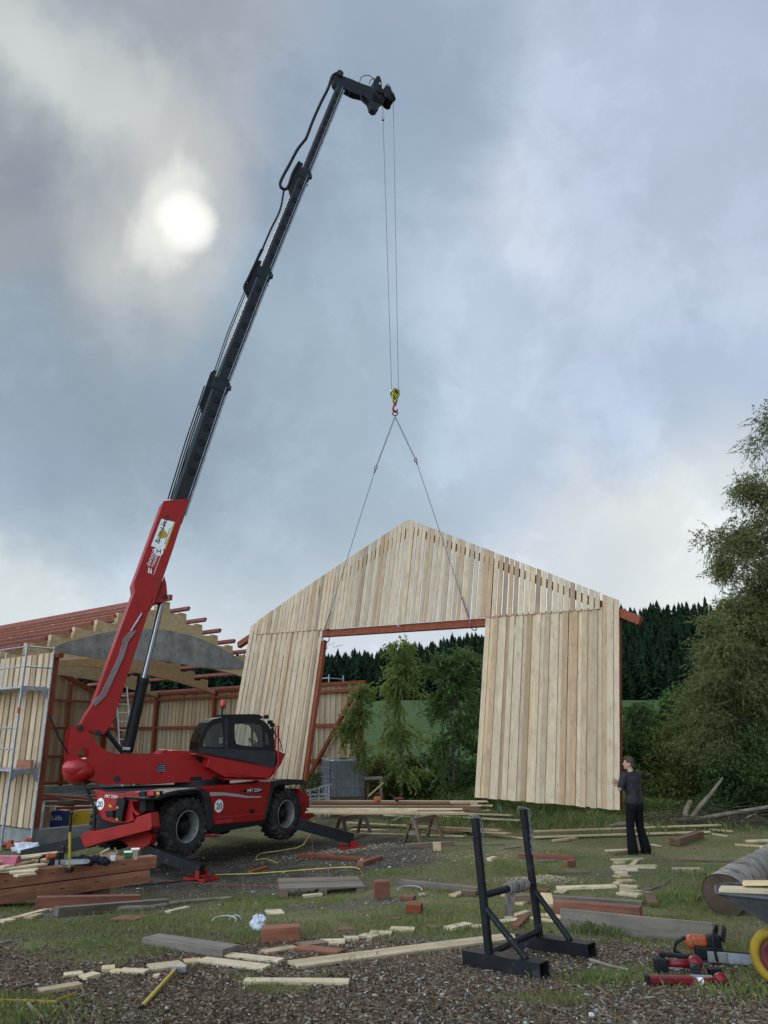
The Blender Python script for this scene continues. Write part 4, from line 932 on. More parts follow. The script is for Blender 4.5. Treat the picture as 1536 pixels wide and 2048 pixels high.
# wide lower cover carrying the cab
B2 = .98
cov = tpl(Z1([(790, 352), (830, 348), (1238, 426), (1224, 455), (1202, 487), (960, 478), (890, 440), (862, 425), (870, 380), (845, 368)]), B2)
mb = MB(); mb.prism(cov, tf, .51, B2); mb.build('cab_base', M_paint, crane, bevel=.015)
mb = MB(); mb.prism(tpl(Z1([(790, 372), (830, 362), (868, 372), (874, 400), (872, 425), (840, 408)]), B1 + .004), tf, B1 + .001, B1 + .012); mb.build('air_intake', M_black, crane)
for q in ([(768, 478), (830, 474), (830, 497), (768, 500)], [(893, 476), (950, 472), (950, 495), (893, 497)]):
    MB().prism(tpl(Z1(q), B1 + .01), tf, B1 + .001, B1 + .02).build('vent', M_black, crane)
for q in ([(960, 450), (1195, 478), (1195, 484), (960, 457)], [(960, 485), (1195, 490), (1195, 496), (960, 492)], [(600, 503), (960, 497), (960, 502), (600, 509)]):
    MB().prism(tpl(Z1(q), B2 + .03 if q[0][0] > 700 else B1 + .03), tf, B1, (B2 + .03) if q[0][0] > 700 else B1 + .03).build('step_rail', M_paint, crane)
MB().prism(tpl(Z1([(1240, 330), (1292, 350), (1270, 405), (1215, 478), (1200, 486), (1228, 430), (1246, 400)]), .9), tf, .15, .9).build('front_guard', M_paint, crane, bevel=.01)
mb = MB(); g1 = tp(*Z1([(1238, 200)])[0], 1.02); g2 = tp(*Z1([(1254, 198)])[0], 1.02); g3 = tp(*Z1([(1252, 400)])[0], 1.02); g4 = tp(*Z1([(1222, 492)])[0], 1.02)
mb.tube([tf(*g1, 1.02), tf(*g2, 1.02), tf(*g3, 1.02), tf(*g4, 1.02)], .02); mb.tube([tf(*tp(*Z1([(1236, 335)])[0], 1.02), 1.02), tf(*tp(*Z1([(1236, 205)])[0], 1.02), 1.02)], .015)
mb.build('mirror_bracket', M_paint, crane)
MB().prism(tpl(Z1([(1212, 205), (1228, 205), (1230, 250), (1214, 250)]), 1.06), tf, 1.03, 1.06).build('mirror', M_black, crane, bevel=.01)
# rear counterweight nose
c_ = tp(*Z1([(162, 437)])[0], .25); mb = MB(); mb.smooth = True
a0 = tp(*Z1([(76, 437)])[0], .25)[0]; a1 = tp(*Z1([(248, 437)])[0], .25)[0]; zt_ = tp(*Z1([(162, 372)])[0], .25)[1]; zb_ = tp(*Z1([(170, 505)])[0], .25)[1]
Mr = Matrix((TA, TBv, (0, 0, 1))).transposed()
mb.ell(tf((a0 + a1) / 2 + .06, (zt_ + zb_) / 2 - .04, .02), ((a1 - a0) / 2 + .06, .60, (zt_ - zb_) / 2 * 1.18), Mr, 28, 18); mb.build('counterweight', M_paint, crane)
mb = MB(); mb.smooth = True; c2 = tp(*Z1([(140, 425)])[0], .55)
mb.ell(tf(c2[0] + .02, c2[1], .42), (.27, .20, .17), Mr, 24, 14); mb.build('tail_lens', M_paint2, crane)
for px_, py_ in ((165, 208), (265, 236), (366, 486)):
    c_ = tp(*Z1([(px_, py_)])[0], B1); mb = MB(); mb.cyl(tf(*c_, B1), tf(*c_, B1 + .035), .062, n=20); mb.cyl(tf(*c_, B1 + .035), tf(*c_, B1 + .05), .03, n=12); mb.build('pivot_pin', M_dgrey, crane)
# --- cab
cab_out = tpl(ZC([(95, 600), (100, 640), (910, 795), (935, 760), (945, 625), (925, 480), (900, 400), (860, 330), (800, 275), (700, 245), (540, 238), (370, 240), (260, 262), (205, 300), (165, 355), (130, 430), (105, 520)]), 1.0)
w1 = tpl(ZC([(145, 565), (152, 500), (180, 420), (215, 362), (270, 325), (330, 305), (360, 302), (372, 400), (368, 575)]), 1.0)
w2 = tpl(ZC([(505, 308), (700, 312), (775, 325), (800, 365), (806, 560), (795, 572), (560, 552), (510, 535), (492, 480), (490, 330)]), 1.0)
w3 = tpl(ZC([(822, 388), (850, 420), (868, 470), (876, 545), (822, 540)]), 1.0)
cab = holes_plate('cab', cab_out, [w1, w2, w3], tf, .955, 1.0, M_black, crane)
far = holes_plate('cab_side', cab_out, [w1, w2, w3], tf, .10, .145, M_black, crane)
mb = MB(); n = len(cab_out)
def strip(i0, i1, mat, name, inset=.045):
    mb = MB(); cx = sum(q[0] for q in cab_out) / n; cz = sum(q[1] for q in cab_out) / n; pts = [cab_out[i % n] for i in range(i0, i1 + 1)]
    ins = [(a + (cx - a) * inset / max(.1, math.hypot(cx - a, cz - z)), z + (cz - z) * inset / max(.1, math.hypot(cx - a, cz - z))) for a, z in pts]
    mb.prism(pts + ins[::-1], tf, .146, .954); return mb.build(name, mat, crane)
strip(8, 13, M_black, 'cab_roof'); strip(0, 3, M_black, 'cab_floor'); strip(3, 4, M_black, 'cab_front_panel')
strip(4, 8, M_glass, 'windscreen', .01); strip(13, 17, M_glass, 'rear_window', .01)
for w_ in (w1, w2, w3):
    for d_ in (.972, .12): MB().prism(w_, tf, d_, d_ + .006).build('window_pane', M_glass, crane)
MB().prism(tpl(ZC([(100, 578), (375, 592), (405, 592), (880, 615), (948, 626), (940, 700), (925, 790), (905, 798), (600, 722), (300, 668), (104, 640)]), 1.012), tf, 1.001, 1.012).build('cab_skirt', M_dgrey, crane)
MB().prism(tpl(ZC([(383, 262), (415, 262), (418, 590), (385, 590)]), 1.008), tf, 1.001, 1.008).build('door_pillar', M_dgrey, crane)
MB().prism(tpl(ZC([(370, 214), (700, 208), (760, 215), (805, 240), (790, 262), (700, 244), (540, 238), (375, 242)]), .9), tf, .2, .9).build('roof_rack', M_black, crane)
bl = tp(*ZC([(350, 215)])[0], .8); bt = tp(*ZC([(362, 110)])[0], .8)
mb = MB(); mb.cyl(tf(bl[0], bl[1] - .05, .8), tf(bl[0] + .01, bt[1] - .06, .8), .022, n=10); mb.cyl(tf(bl[0] + .01, bt[1] - .07, .8), tf(bl[0] + .01, bt[1] - .04, .8), .06, n=14); bo = mb.build('beacon', M_black, crane)
mb = MB(); mb.smooth = True; mb.lathe([(.055, 0), (.06, .03), (.058, .10), (.045, .135), (0, .145)], tf(bl[0] + .01, bt[1] - .04, .8), (0, 0, 1), 16); mb.build('lens', M_lampred, bo)
for q in ((835, 240), (880, 300), (903, 330)):
    c_ = tp(*ZC([q])[0], .7); MB().box(tf(c_[0], c_[1], .7), (.09, .12, .09), Matrix.Rotation(.5, 3, 'Z')).build('work_lamp', M_black, crane, bevel=.01)
mb = MB(); mb.tube([tf(*tp(*ZC([q])[0], .95), .95) for q in ((850, 290), (885, 278), (910, 330), (925, 420), (980, 480), (1005, 560), (1015, 620))], .011); mb.build('hose', M_black, crane)
# seat and steering wheel
sx = tp(*ZC([(290, 500)])[0], .6)
mb = MB(); mb.box(tf(sx[0] + .08, sx[1] - .25, .55), (.45, .45, .12), Mr); mb.box(tf(sx[0] - .17, sx[1] + .08, .55), (.11, .44, .6), Mr @ Matrix.Rotation(R(-10), 3, 'Y')); mb.build('seat', M_dgrey, crane, bevel=.03)
c_ = tp(*ZC([(712, 545)])[0], .55); mb = MB(); ax = (TA * .6 + Vector((0, 0, .8))) ; mb.torus(tf(c_[0], c_[1] + .03, .55), ax, .17, .016, 24, 8); mb.cyl(tf(c_[0], c_[1] + .03, .55), tf(c_[0] + .1, c_[1] - .35, .55), .03); mb.box(tf(c_[0] + .16, c_[1] - .2, .55), (.22, .5, .4), Mr); mb.build('steering_wheel', M_black, crane)
MB().prism(tpl(ZC([(315, 468), (362, 465), (360, 530), (318, 532)]), .95), tf, .949, .952).build('paper_notice', M_stripe, crane)
# --- boom
P_foot = tp(205, 1440, 0); P_top = tp(682, 178, 0)
ax_ = Vector((P_top[0] - P_foot[0], P_top[1] - P_foot[1])); BL = ax_.length; ax_.normalize(); nx_ = Vector((ax_.y, -ax_.x))      # nx_: underside (towards the load)
def bf(l, h, d): q = Vector(P_foot) + ax_ * l + nx_ * h; return tf(q.x, q.y, d)
red = tpl([(160, 1452), (170, 1432), (186, 1408), (200, 1370), (218, 1320), (242, 1255), (269, 1184), (267, 1167), (328, 1001), (379, 997), (346, 1099), (327, 1154), (310, 1205), (297, 1225), (262, 1330), (240, 1400), (226, 1445), (208, 1470), (185, 1466)], .27)
boom = MB().prism(red, tf, -.27, .27).build('boom_base_section', M_paint, crane, bevel=.012)
MB().prism(tpl(ZD([(370, 1060), (500, 1160), (540, 1090), (500, 1210), (430, 1260), (398, 1250)]), .285), tf, .271, .285).build('boom_gusset', M_paint, crane)
lug = tpl(ZD([(660, 885), (680, 960), (690, 1080), (705, 1110), (660, 1145), (600, 1150), (545, 1180), (620, 1010)]), .2)
MB().prism(lug, tf, .12, .2).build('cylinder_lug', M_paint, crane); MB().prism(lug, tf, -.2, -.12).build('cylinder_lug', M_paint, crane)
lt_ = [tp(x, y, 0) for x, y in ((362, 1000), (440, 770), (527, 548), (608, 350), (680, 175))]
ls = [(Vector(q) - Vector(P_foot)).dot(ax_) for q in lt_]; hs_ = [(Vector(q) - Vector(P_foot)).dot(nx_) for q in lt_]
SECT = [(.40, .44), (.35, .38), (.30, .33), (.25, .28)]
off = [hs_[0], hs_[1], hs_[2], hs_[3], hs_[4]]
secs = []
for k in range(4):
    hh, ww = SECT[k]; l0 = ls[k] - (.6 if k == 0 else .05); l1 = ls[k + 1] + (.0 if k == 3 else .0)
    h0 = off[k]; h1 = off[k + 1]
    def sf(l, h, d, h0=h0, h1=h1, l0=l0, l1=l1): return bf(l, h + h0 + (h1 - h0) * (l - l0) / (l1 - l0), d)
    mb = MB(); c_ = .05
    prof = [(-hh / 2, -ww / 2 + c_), (-hh / 2, ww / 2 - c_), (-hh / 2 + c_, ww / 2), (hh / 2 - c_, ww / 2), (hh / 2, ww / 2 - c_), (hh / 2, -ww / 2 + c_), (hh / 2 - c_, -ww / 2), (-hh / 2 + c_, -ww / 2)]
    vs = [sf(l, h, d) for l in (l0, l1) for h, d in prof]
    mb.add(vs, [tuple(range(8)), tuple(range(8, 16))[::-1]] + [(i, (i + 1) % 8, 8 + (i + 1) % 8, 8 + i) for i in range(8)], False)
    sobj = mb.build('boom_section', M_boomdark, crane)
    # row of round recesses along the side
    nh = (6, 5, 6, 9)[k]; La = l0 + (1.1 if k == 0 else .7); Lb = l1 - .35
    if k in (1, 2): La = l0 + (l1 - l0) * .08
    for i in range(nh):
        l = La + (Lb - La) * (i + .5) / nh
        mb = MB(); q0 = sf(l, .0, ww / 2 - .02); q1 = sf(l, .0, ww / 2 + .004); mb.cyl(q0, q1, .062 if k else .075, n=16)
        q0 = sf(l, .0, ww / 2); q1 = sf(l, .0, ww / 2 + .010); mb.lathe([(.066 if k else .08, 0), (.082 if k else .095, 0), (.082 if k else .095, .01), (.066 if k else .08, .01)], q0, TBv, 16)
        mb.build('access_hole', M_black, sobj)
    # wear strip along the lower corner
    mb = MB(); mb.beam(sf(l0 + .2, hh / 2 + .012, ww / 2 - .05), sf(l1 - .1, hh / 2 + .012, ww / 2 - .05), .05, .02, up=TBv); mb.beam(sf(l0 + .2, hh / 2 - .06, ww / 2 + .008), sf(l1 - .1, hh / 2 - .06, ww / 2 + .008), .014, .03, up=TBv); mb.build('wear_strip', M_galv, sobj)
    if k < 3:                # collar at the upper end
        cw = .03; mb = MB(); hh2 = hh + cw; ww2 = ww + cw
        vs = [sf(l, h, d) for l in (l1 - .28, l1 + .06) for h, d in ((-hh2 / 2, -ww2 / 2), (-hh2 / 2, ww2 / 2), (hh2 / 2, ww2 / 2), (hh2 / 2, -ww2 / 2))]
        mb.add(vs, [(0, 1, 2, 3), (7, 6, 5, 4), (0, 4, 5, 1), (1, 5, 6, 2), (2, 6, 7, 3), (3, 7, 4, 0)], False)
        mb.box(sf(l1 - .05, hh2 / 2 + .02, ww2 / 4), (.07, .07, .12)); mb.box(sf(l1 - .2, hh2 / 2 + .02, -ww2 / 5), (.07, .07, .1)); mb.box(sf(l1 - .08, hh2 / 2 + .02, ww2 / 2), (.07, .07, .12))
        mb.build('boom_collar', M_boomdark, crane, bevel=.01)
        mb = MB()               # hose guide plate on the upper side
        mb.prism([(l1 - 1.0, -hh / 2), (l1 - .8, -hh / 2 - .14), (l1 + .18, -hh / 2 - .14), (l1 + .3, -hh / 2 - .08), (l1 + .3, -hh / 2)], lambda l, h, d: sf(l, h, d), .0, .09); mb.build('hose_guide', M_boomdark, crane, bevel=.01)
    secs.append(sf)
# supply pipes on the back of the boom and hose loops
def tpt(pts, d): return [tf(*tp(x, y, d), d) for x, y in pts]
for d_, dx in ((.05, 0), (.12, 5), (-.02, 9)):
    MB().tube(tpt([(336 + dx, 998), (372 + dx, 880), (409 + dx, 772)], d_), .018).build('supply_pipe', M_black, crane)
for d_, dx in ((.04, 0), (.09, 4)):
    MB().tube(tpt([(421 + dx, 765), (455 + dx, 665), (492 + dx, 575), (500 + dx, 545), (523 + dx, 498)], d_), .013).build('supply_pipe', M_black, crane)
def smooth_pts(pts, n=6):
    P = [Vector((*q, 0)) for q in pts]; P = [P[0]] + P + [P[-1]]; out = []
    for i in range(1, len(P) - 2):
        for k in range(n):
            t_ = k / n; a, b_, c, d = P[i - 1:i + 3]
            q = .5 * ((2 * b_) + (c - a) * t_ + (2 * a - 5 * b_ + 4 * c - d) * t_ ** 2 + (3 * b_ - a - 3 * c + d) * t_ ** 3); out.append((q.x, q.y))
    out.append((P[-2].x, P[-2].y)); return out
MB().tube(tpt(smooth_pts(Z3([(700, 130), (640, 165), (595, 290), (520, 440), (440, 620), (375, 790), (345, 835), (280, 920), (200, 1070), (120, 1220), (105, 1290), (150, 1325), (190, 1290), (235, 1160), (300, 1045)])), .1), .045, 8).build('hose_loop', M_black, crane)
MB().tube(tpt(smooth_pts(Z(340, 500, 6.4, [(1170, 0), (1080, 200), (1000, 370), (955, 460), (960, 520), (1010, 555), (1065, 515), (1110, 400), (1130, 260)])), .1), .038, 8).build('hose_loop', M_black, crane)
MB().tube(tpt(smooth_pts([(568, 378), (560, 420), (542, 458), (524, 500)]), .1), .03, 8).build('hose_loop', M_black, crane)
# steel pipes down the red section
for k in range(5):
    o_ = k * 2.6
    MB().tube(tpt([(262 + o_, 1262 - k * .2), (247 + o_ * .9, 1278 + k), (238 + o_ * .9, 1312), (202 + o_ * .9, 1388 + k * .8), (184 + o_ * .6, 1405 + k * 1.6)], .29 + .004 * k), .0075).build('hydraulic_pipe', M_rim, boom)
MB().tube(tpt([(284, 1226), (276, 1240), (262, 1262)], .3), .022).build('hydraulic_pipe', M_galv, boom)
# boom head with fly jib and winch
hd = tpl(Z3([(640, 150), (700, 120), (725, 160), (760, 165), (840, 195), (930, 235), (1030, 268), (1062, 295), (1058, 225), (1095, 162), (1125, 160), (1142, 210), (1150, 290), (1185, 300), (1180, 420), (1130, 440), (1118, 480), (1108, 515), (1070, 520), (1040, 490), (1020, 420), (960, 365), (870, 345), (765, 292), (700, 280), (660, 230)]), .12)
jib = MB().prism(hd, tf, -.12, .12).build('jib', M_boomdark, crane, bevel=.015)
wd = tpl(Z3([(1160, 300), (1195, 240), (1228, 250), (1245, 310), (1278, 355), (1270, 400), (1230, 400), (1170, 370)]), .18)
MB().prism(wd, tf, .13, .18).build('winch_plate', M_boomdark, crane); MB().prism(wd, tf, -.18, -.13).build('winch_plate', M_boomdark, crane)
c_ = tp(*Z3([(1218, 425)])[0], 0); mb = MB(); mb.cyl(tf(c_[0], c_[1], -.2), tf(c_[0], c_[1], .2), .13, n=24); mb.cyl(tf(c_[0], c_[1], .16), tf(c_[0], c_[1], .2), .155, n=24); mb.cyl(tf(c_[0], c_[1], -.2), tf(c_[0], c_[1], -.16), .155, n=24); mb.build('winch_drum', M_black, crane)
c_ = tp(*Z3([(1085, 400)])[0], 0); mb = MB(); mb.cyl(tf(c_[0], c_[1], -.18), tf(c_[0], c_[1], .18), .15, n=18); mb.cyl(tf(c_[0] + .05, c_[1] + .18, -.2), tf(c_[0] + .05, c_[1] + .18, .22), .1, n=14); mb.box(tf(c_[0] - .03, c_[1] - .12, 0), (.3, .3, .2), Mr); mb.build('winch_motor', M_black, crane)
c_ = tp(*Z3([(698, 175)])[0], 0); MB().cyl(tf(*c_, -.2), tf(*c_, .2), .11, n=18).build('pivot_pin', M_dgrey, crane)
mb = MB(); mb.tube(tpt(smooth_pts(Z3([(918, 230), (935, 180), (985, 155), (1035, 170), (1070, 215)])), .14), .012); mb.tube(tpt(smooth_pts(Z3([(1020, 250), (1025, 215), (1060, 190), (1085, 200)])), .16), .012)
mb.tube(tpt(smooth_pts(Z3([(765, 320), (775, 355), (800, 362), (812, 335), (800, 315)])), .14), .012); mb.tube(tpt(smooth_pts(Z3([(925, 355), (940, 400), (975, 440), (995, 465)])), .12), .03); mb.build('hose', M_black, jib)
mb = MB(); mb.box(tf(*tp(*Z3([(1205, 268)])[0], .15), .15), (.12, .12, .1), Mr); mb.box(tf(*tp(*Z3([(1125, 245)])[0], .15), .15), (.06, .04, .1), Mr); mb.build('sensor_box', M_galv, jib)
# ropes
r0 = tf(*tp(*Z3([(1152, 430)])[0], 0), 0); r1 = tf(*tp(*Z3([(1262, 440)])[0], 0), 0)
HT = PY(790, 783, HOOK.y)
h0 = PY(783.5, 788, HOOK.y); h1 = PY(797, 788, HOOK.y)
mb = MB(); mb.cyl(r0, h0, .0085, n=6); mb.build('hoist_rope', M_rope, crane)
mb = MB(); mb.cyl(r1, h1, .0085, n=6); mb.build('hoist_rope', M_rope, crane)
mb = MB(); e_ = r0.lerp(h0, .055); mb.cyl(e_, e_ - Vector((0, 0, .16)), .045, n=12); mb.build('rope_weight', M_galv, crane)
# lift cylinder and compensation cylinder
q0 = tf(*tp(326, 1196, 0), 0); q1 = tf(*tp(287, 1357, 0), 0); q2 = tf(*tp(254, 1505, 0), 0); q0b = q0
mb = MB(); mb.cyl(q1, q2, .125, n=24); mb.cyl(q1, q1 + (q2 - q1).normalized() * .1, .14, n=24); lc = mb.build('lift_cylinder', M_black, crane)
MB().cyl(q0b, q1, .07, n=20).build('piston_rod', M_chrome, lc)
MB().cyl(tf(*tp(326, 1196, 0), -.24), tf(*tp(326, 1196, 0), .24), .055, n=16).build('pivot_pin', M_dgrey, crane)
for d_ in (.16, -.16):
    MB().tube(tpt([(198, 1466), (214, 1465), (224, 1478), (246, 1506)], d_), [.06, .06, .05, .05], 12).build('compensation_cylinder', M_black, crane)
MB().box(tf(*tp(252, 1497, .15), .15), (.16, .1, .06), Mr).build('hose_clamp', M_galv, crane)
# --- lettering on the boom
def boomtext(px, py, txt, size, d=.273, flip=1, sq=1.0, mat=None, par=None, dl=0):
    a = tp(px, py, d); o_ = tf(a[0], a[1], d + .003); xd = tf(a[0] + ax_.x, a[1] + ax_.y, d) - tf(a[0], a[1], d); yd = tf(a[0] - nx_.x, a[1] - nx_.y, d) - tf(a[0], a[1], d)
    return text_on('lettering', txt, o_, xd, yd, size, mat or M_white, par or boom, squeeze=sq)
sg = tpl(ZD([(522, 575), (628, 295), (772, 332), (672, 612)]), .273)
sign = MB().prism(sg, tf, .273, .279).build('sign_plate', M_white, boom)
MB().prism(tpl(ZD([(655, 605), (758, 330), (772, 332), (672, 612)]), .281), tf, .2795, .283).build('stripe', M_yelp, boom)
boomtext(*ZD([(598, 545)])[0], 'Roland Stock', .142, .281, sq=1.0, mat=simple('dark_green_ink', (.01, .06, .04), .6))
M_ink = simple('dark_ink', (.06, .04, .03), .6)
MB().prism(tpl(ZD([(596, 548), (604, 550), (672, 330), (662, 326)]), .281), tf, .2795, .282).build('sign_line', M_ink, boom)
mb = MB()
for k in range(11): mb.prism(tpl(ZD([(658 + k * 5.2, 553 - k * 15.5), (665 + k * 5.2, 555 - k * 15.5), (669 + k * 5.2, 543 - k * 15.5), (662 + k * 5.2, 541 - k * 15.5)]), .281), tf, .2795, .282)
mb.build('sign_small_print', M_ink, boom)
c_ = tp(*ZD([(643, 452)])[0], .281); MB().prism([(c_[0] + .1 * math.cos(t_) , c_[1] + .1 * math.sin(t_)) for t_ in [k * math.pi * 2 / 20 for k in range(20)]], tf, .2795, .284).build('sun_emblem', M_yelp, boom)
boomtext(*ZD([(508, 785)])[0], 'domnick', .132); boomtext(*ZD([(548, 800)])[0], '+müller', .132)
mb = MB()
for k in range(16): mb.prism(tpl(ZD([(545 + k * 4.9, 866 - k * 12.9), (551 + k * 4.9, 868 - k * 12.9), (554.5 + k * 4.9, 858 - k * 12.9), (548.5 + k * 4.9, 856 - k * 12.9)]), .276), tf, .2735, .276)
mb.build('small_print', M_white, boom)
c_ = tp(*ZD([(601, 627)])[0], .275); MB().prism(circ(c_, .11), tf, .2735, .277).build('round_badge', M_white, boom); mb = MB(); mb.prism([(c_[0] - .05, c_[1] - .05), (c_[0] - .03, c_[1] - .05), (c_[0] - .03, c_[1] + .05), (c_[0] - .05, c_[1] + .05)], tf, .2775, .28); mb.prism([(c_[0] + .03, c_[1] - .05), (c_[0] + .05, c_[1] - .05), (c_[0] + .05, c_[1] + .05), (c_[0] + .03, c_[1] + .05)], tf, .2775, .28); mb.prism([(c_[0] - .028, c_[1] - .01), (c_[0] + .028, c_[1] - .01), (c_[0] + .028, c_[1] + .01), (c_[0] - .028, c_[1] + .01)], tf, .2775, .28); mb.build('badge_mark', M_ink, boom)
mb = MB()
for q in ([(490, 845), (498, 800), (510, 790), (505, 850)], [(512, 856), (520, 808), (530, 800), (528, 858)]): mb.prism(tpl(ZD(q), .276), tf, .2735, .276)
mb.build('logo_mark', M_white, boom)
# --- chassis
mb = MB(); mb.prism([(-2.35, -.28), (2.3, -.28), (2.3, .42), (-2.35, .42)], cf, -.52, .52); mb.build('chassis_frame', M_black, crane)
N1 = 1.2
dk = tp(330, 1562, .5)[1]
panel = cpl(Z1([(845, 541), (1222, 500), (1206, 590), (1182, 700), (1180, 714), (897, 742), (893, 640), (876, 580)]), N1)
deckz = panel[0][1]
mb = MB(); mb.prism([(-2.5, deckz - .10), (2.3, deckz - .06), (2.3, deckz - .005), (-2.5, deckz - .02)], cf, -1.15, 1.12); mb.build('deck', M_dgrey, crane)
mb = MB(); mb.cyl(CT + Vector((0, 0, deckz - .02)), CT + Vector((0, 0, deckz + .12)), .62, n=36); mb.build('slew_ring', M_black, crane)
sp_ = MB().prism(panel, cf, .72, N1).build('side_panel', M_paint, crane, bevel=.012)
MB().prism(cpl(Z1([(897, 742), (1180, 714), (1172, 737), (890, 788), (878, 770)]), N1), cf, .8, N1).build('side_skirt', M_black, crane)
MB().prism(cpl(Z1([(897, 700), (1182, 675), (1182, 680), (897, 706)]), N1 + .008), cf, N1 + .001, N1 + .01).build('panel_edge', M_paint2, crane)
MB().prism(cpl(Z1([(878, 560), (960, 562), (1030, 572), (1090, 582), (1158, 582), (1158, 590), (1080, 592), (1010, 584), (950, 578), (878, 582)]), N1 + .004), cf, N1 + .001, N1 + .005).build('stripe', M_stripe, sp_)
MB().prism(cpl(Z1([(1040, 555), (1070, 546), (1160, 538), (1160, 562), (1100, 564), (1070, 562)]), N1 + .004), cf, N1 + .001, N1 + .005).build('name_plate', M_black, sp_)
def sidetext(px, py, txt, size, mat=None):
    a = cp(px, py, N1); q = cf(a[0], a[1], N1 + .008); return text_on('lettering', txt, q, CA, (0, 0, 1), size, mat or M_white, sp_)
sidetext(*Z1([(1080, 562)])[0], 'MRT 2550+', .10)
c_ = cp(*Z1([(926, 636)])[0], N1); MB().prism(circ(c_, .13), cf, N1 + .001, N1 + .006).build('round_sign', M_white, sp_)
text_on('lettering', '20', cf(c_[0] - .09, c_[1] - .065, N1 + .009), CA, (0, 0, 1), .18, M_black, sp_)
MB().prism(cpl(Z1([(905, 716), (1000, 706), (1006, 724), (905, 736)]), N1 + .012), cf, N1 + .010, N1 + .013).build('label', M_paint2, sp_); 
MB().prism(cpl(Z1([(1097, 655), (1118, 653), (1118, 674), (1097, 676)]), N1 + .006), cf, N1 + .001, N1 + .012).build('latch', M_black, sp_)
# fenders
f1 = cpl(Z1([(515, 592), (585, 588), (640, 562), (700, 548), (835, 537), (858, 548), (872, 575), (893, 650), (897, 742), (880, 772), (868, 770), (862, 680), (848, 600), (828, 560), (805, 552), (715, 562), (655, 580), (600, 603), (522, 604)]), N1 + .03)
MB().prism(f1, cf, .62, N1 + .03).build('fender', M_dgrey, crane, bevel=.01)
f2 = cpl(Z1([(1222, 500), (1300, 488), (1395, 492), (1412, 522), (1340, 516), (1250, 520), (1226, 545), (1205, 640), (1182, 714), (1180, 690), (1204, 590)]), N1 + .03)
MB().prism(f2, cf, .62, N1 + .03).build('fender', M_dgrey, crane, bevel=.01)
for c__ in (-1.62, 1.62):
    q = cf(c__, deckz - .02, -.95); MB().box(CT + CA * c__ - CN * .9 + Vector((0, 0, deckz - .04)), (1.35, .5, .05), Matrix((CA, CN, (0, 0, 1))).transposed()).build('fender', M_dgrey, crane, bevel=.01)
MB().prism([(-2.3, deckz - .1), (-.9, deckz - .1), (-.9, -.0), (-2.3, -.0)], cf, .5, .56).build('wheel_housing', M_black, crane)
MB().prism([(.9, deckz - .1), (2.3, deckz - .1), (2.3, 0), (.9, 0)], cf, .5, .56).build('wheel_housing', M_black, crane)
# wheels
hub_r = cp(374, 1653.4, N1 - .06); hub_f = cp(571.4, 1628, N1 - .06)
RT = .565
def make_wheel(c_, z_, n_, s_):
    ctr = cf(c_, z_, n_); axd = CN * s_
    wr = MB(); wr.smooth = True
    prof = [(.30, -.13), (.33, -.19), (.42, -.215), (.50, -.205), (.535, -.16), (.54, 0), (.535, .16), (.50, .205), (.42, .215), (.33, .19), (.30, .13)]
    wr.lathe(prof, ctr, axd, 48)
    X1 = CA; 
    for k in range(22):
        for sg_ in (1, -1):
            a = 2 * math.pi * (k + (.5 if sg_ > 0 else 0)) / 22
            rd = lambda aa: (CA * math.cos(aa) + Vector((0, 0, 1)) * math.sin(aa))
            w0 = ctr + rd(a) * .548 + axd * (sg_ * .01); w1 = ctr + rd(a + .16) * .535 + axd * (sg_ * .205); w2 = ctr + rd(a + .19) * .47 + axd * (sg_ * .222)
            wr.beam(w0, w1, .06, .045, up=rd(a + .08)); wr.beam(w1, w2, .06, .035, up=axd)
    wheel = wr.build('wheel', M_rub, crane)
    rm = MB(); rm.smooth = True
    rm.lathe([(.305, -.16), (.318, -.12), (.318, .15), (.312, .185), (.298, .185), (.288, .16), (.268, .10), (.262, .0), (.262, -.1)], ctr, axd, 40); rim = rm.build('rim', M_rim, wheel)
    hb = MB(); hb.smooth = True; hb.lathe([(.261, -.06), (.2, -.02), (.16, -.02), (.16, .05), (.11, .08), (.11, .12), (.06, .14), (0, .14)], ctr, axd, 20)
    for k in range(8):
        a = k * math.pi / 4; q = ctr + (CA * math.cos(a) + Vector((0, 0, math.sin(a)))) * .205; hb.cyl(q - axd * .02, q + axd * .02, .018, n=8)
    hb.build('hub', M_black, rim); return wheel
nc = N1 - .06 - .16
for (c_, z_) in (hub_r, hub_f):
    make_wheel(c_, z_, nc, 1); make_wheel(c_, z_, -nc, -1)
    MB().cyl(cf(c_, z_, -nc), cf(c_, z_, nc), .09, n=14).build('axle', M_black, crane)
# --- rear end: hitch plate, lamps, stabiliser housings
CR = -2.55
bm_ = rpl(ZR([(190, 205), (240, 215), (275, 215), (330, 235), (370, 235), (520, 250), (600, 430), (620, 540), (560, 560), (400, 560), (290, 520), (250, 470), (230, 380), (225, 260)]), CR)
rb = MB().prism(bm_, rf, CR, CR + .12).build('rear_plate', M_paint, crane, bevel=.01)
c_ = rp(*ZR([(270, 360)])[0], CR); MB().prism(circ(c_, .115), rf, CR - .006, CR - .001).build('round_sign', M_white, rb)
text_on('lettering', '20', rf(c_[0] - .08, c_[1] - .055, CR - .01), CN, (0, 0, 1), .155, M_black, rb)
q_ = rp(*ZR([(318, 292)])[0], CR); text_on('lettering', 'MRT 2550+', rf(q_[0], q_[1], CR - .01), CN, (0, 0, 1), .085, M_white, rb)
MB().prism(rpl(ZR([(440, 300), (520, 295), (530, 330), (500, 470), (490, 545), (425, 540), (430, 400)]), CR - .1), rf, CR - .1, CR - .001).build('valve_block', M_black, crane, bevel=.01)
MB().prism(rpl(ZR([(310, 435), (395, 430), (400, 500), (335, 505)]), CR - .12), rf, CR - .12, CR - .001).build('tow_hitch', M_black, crane, bevel=.01)
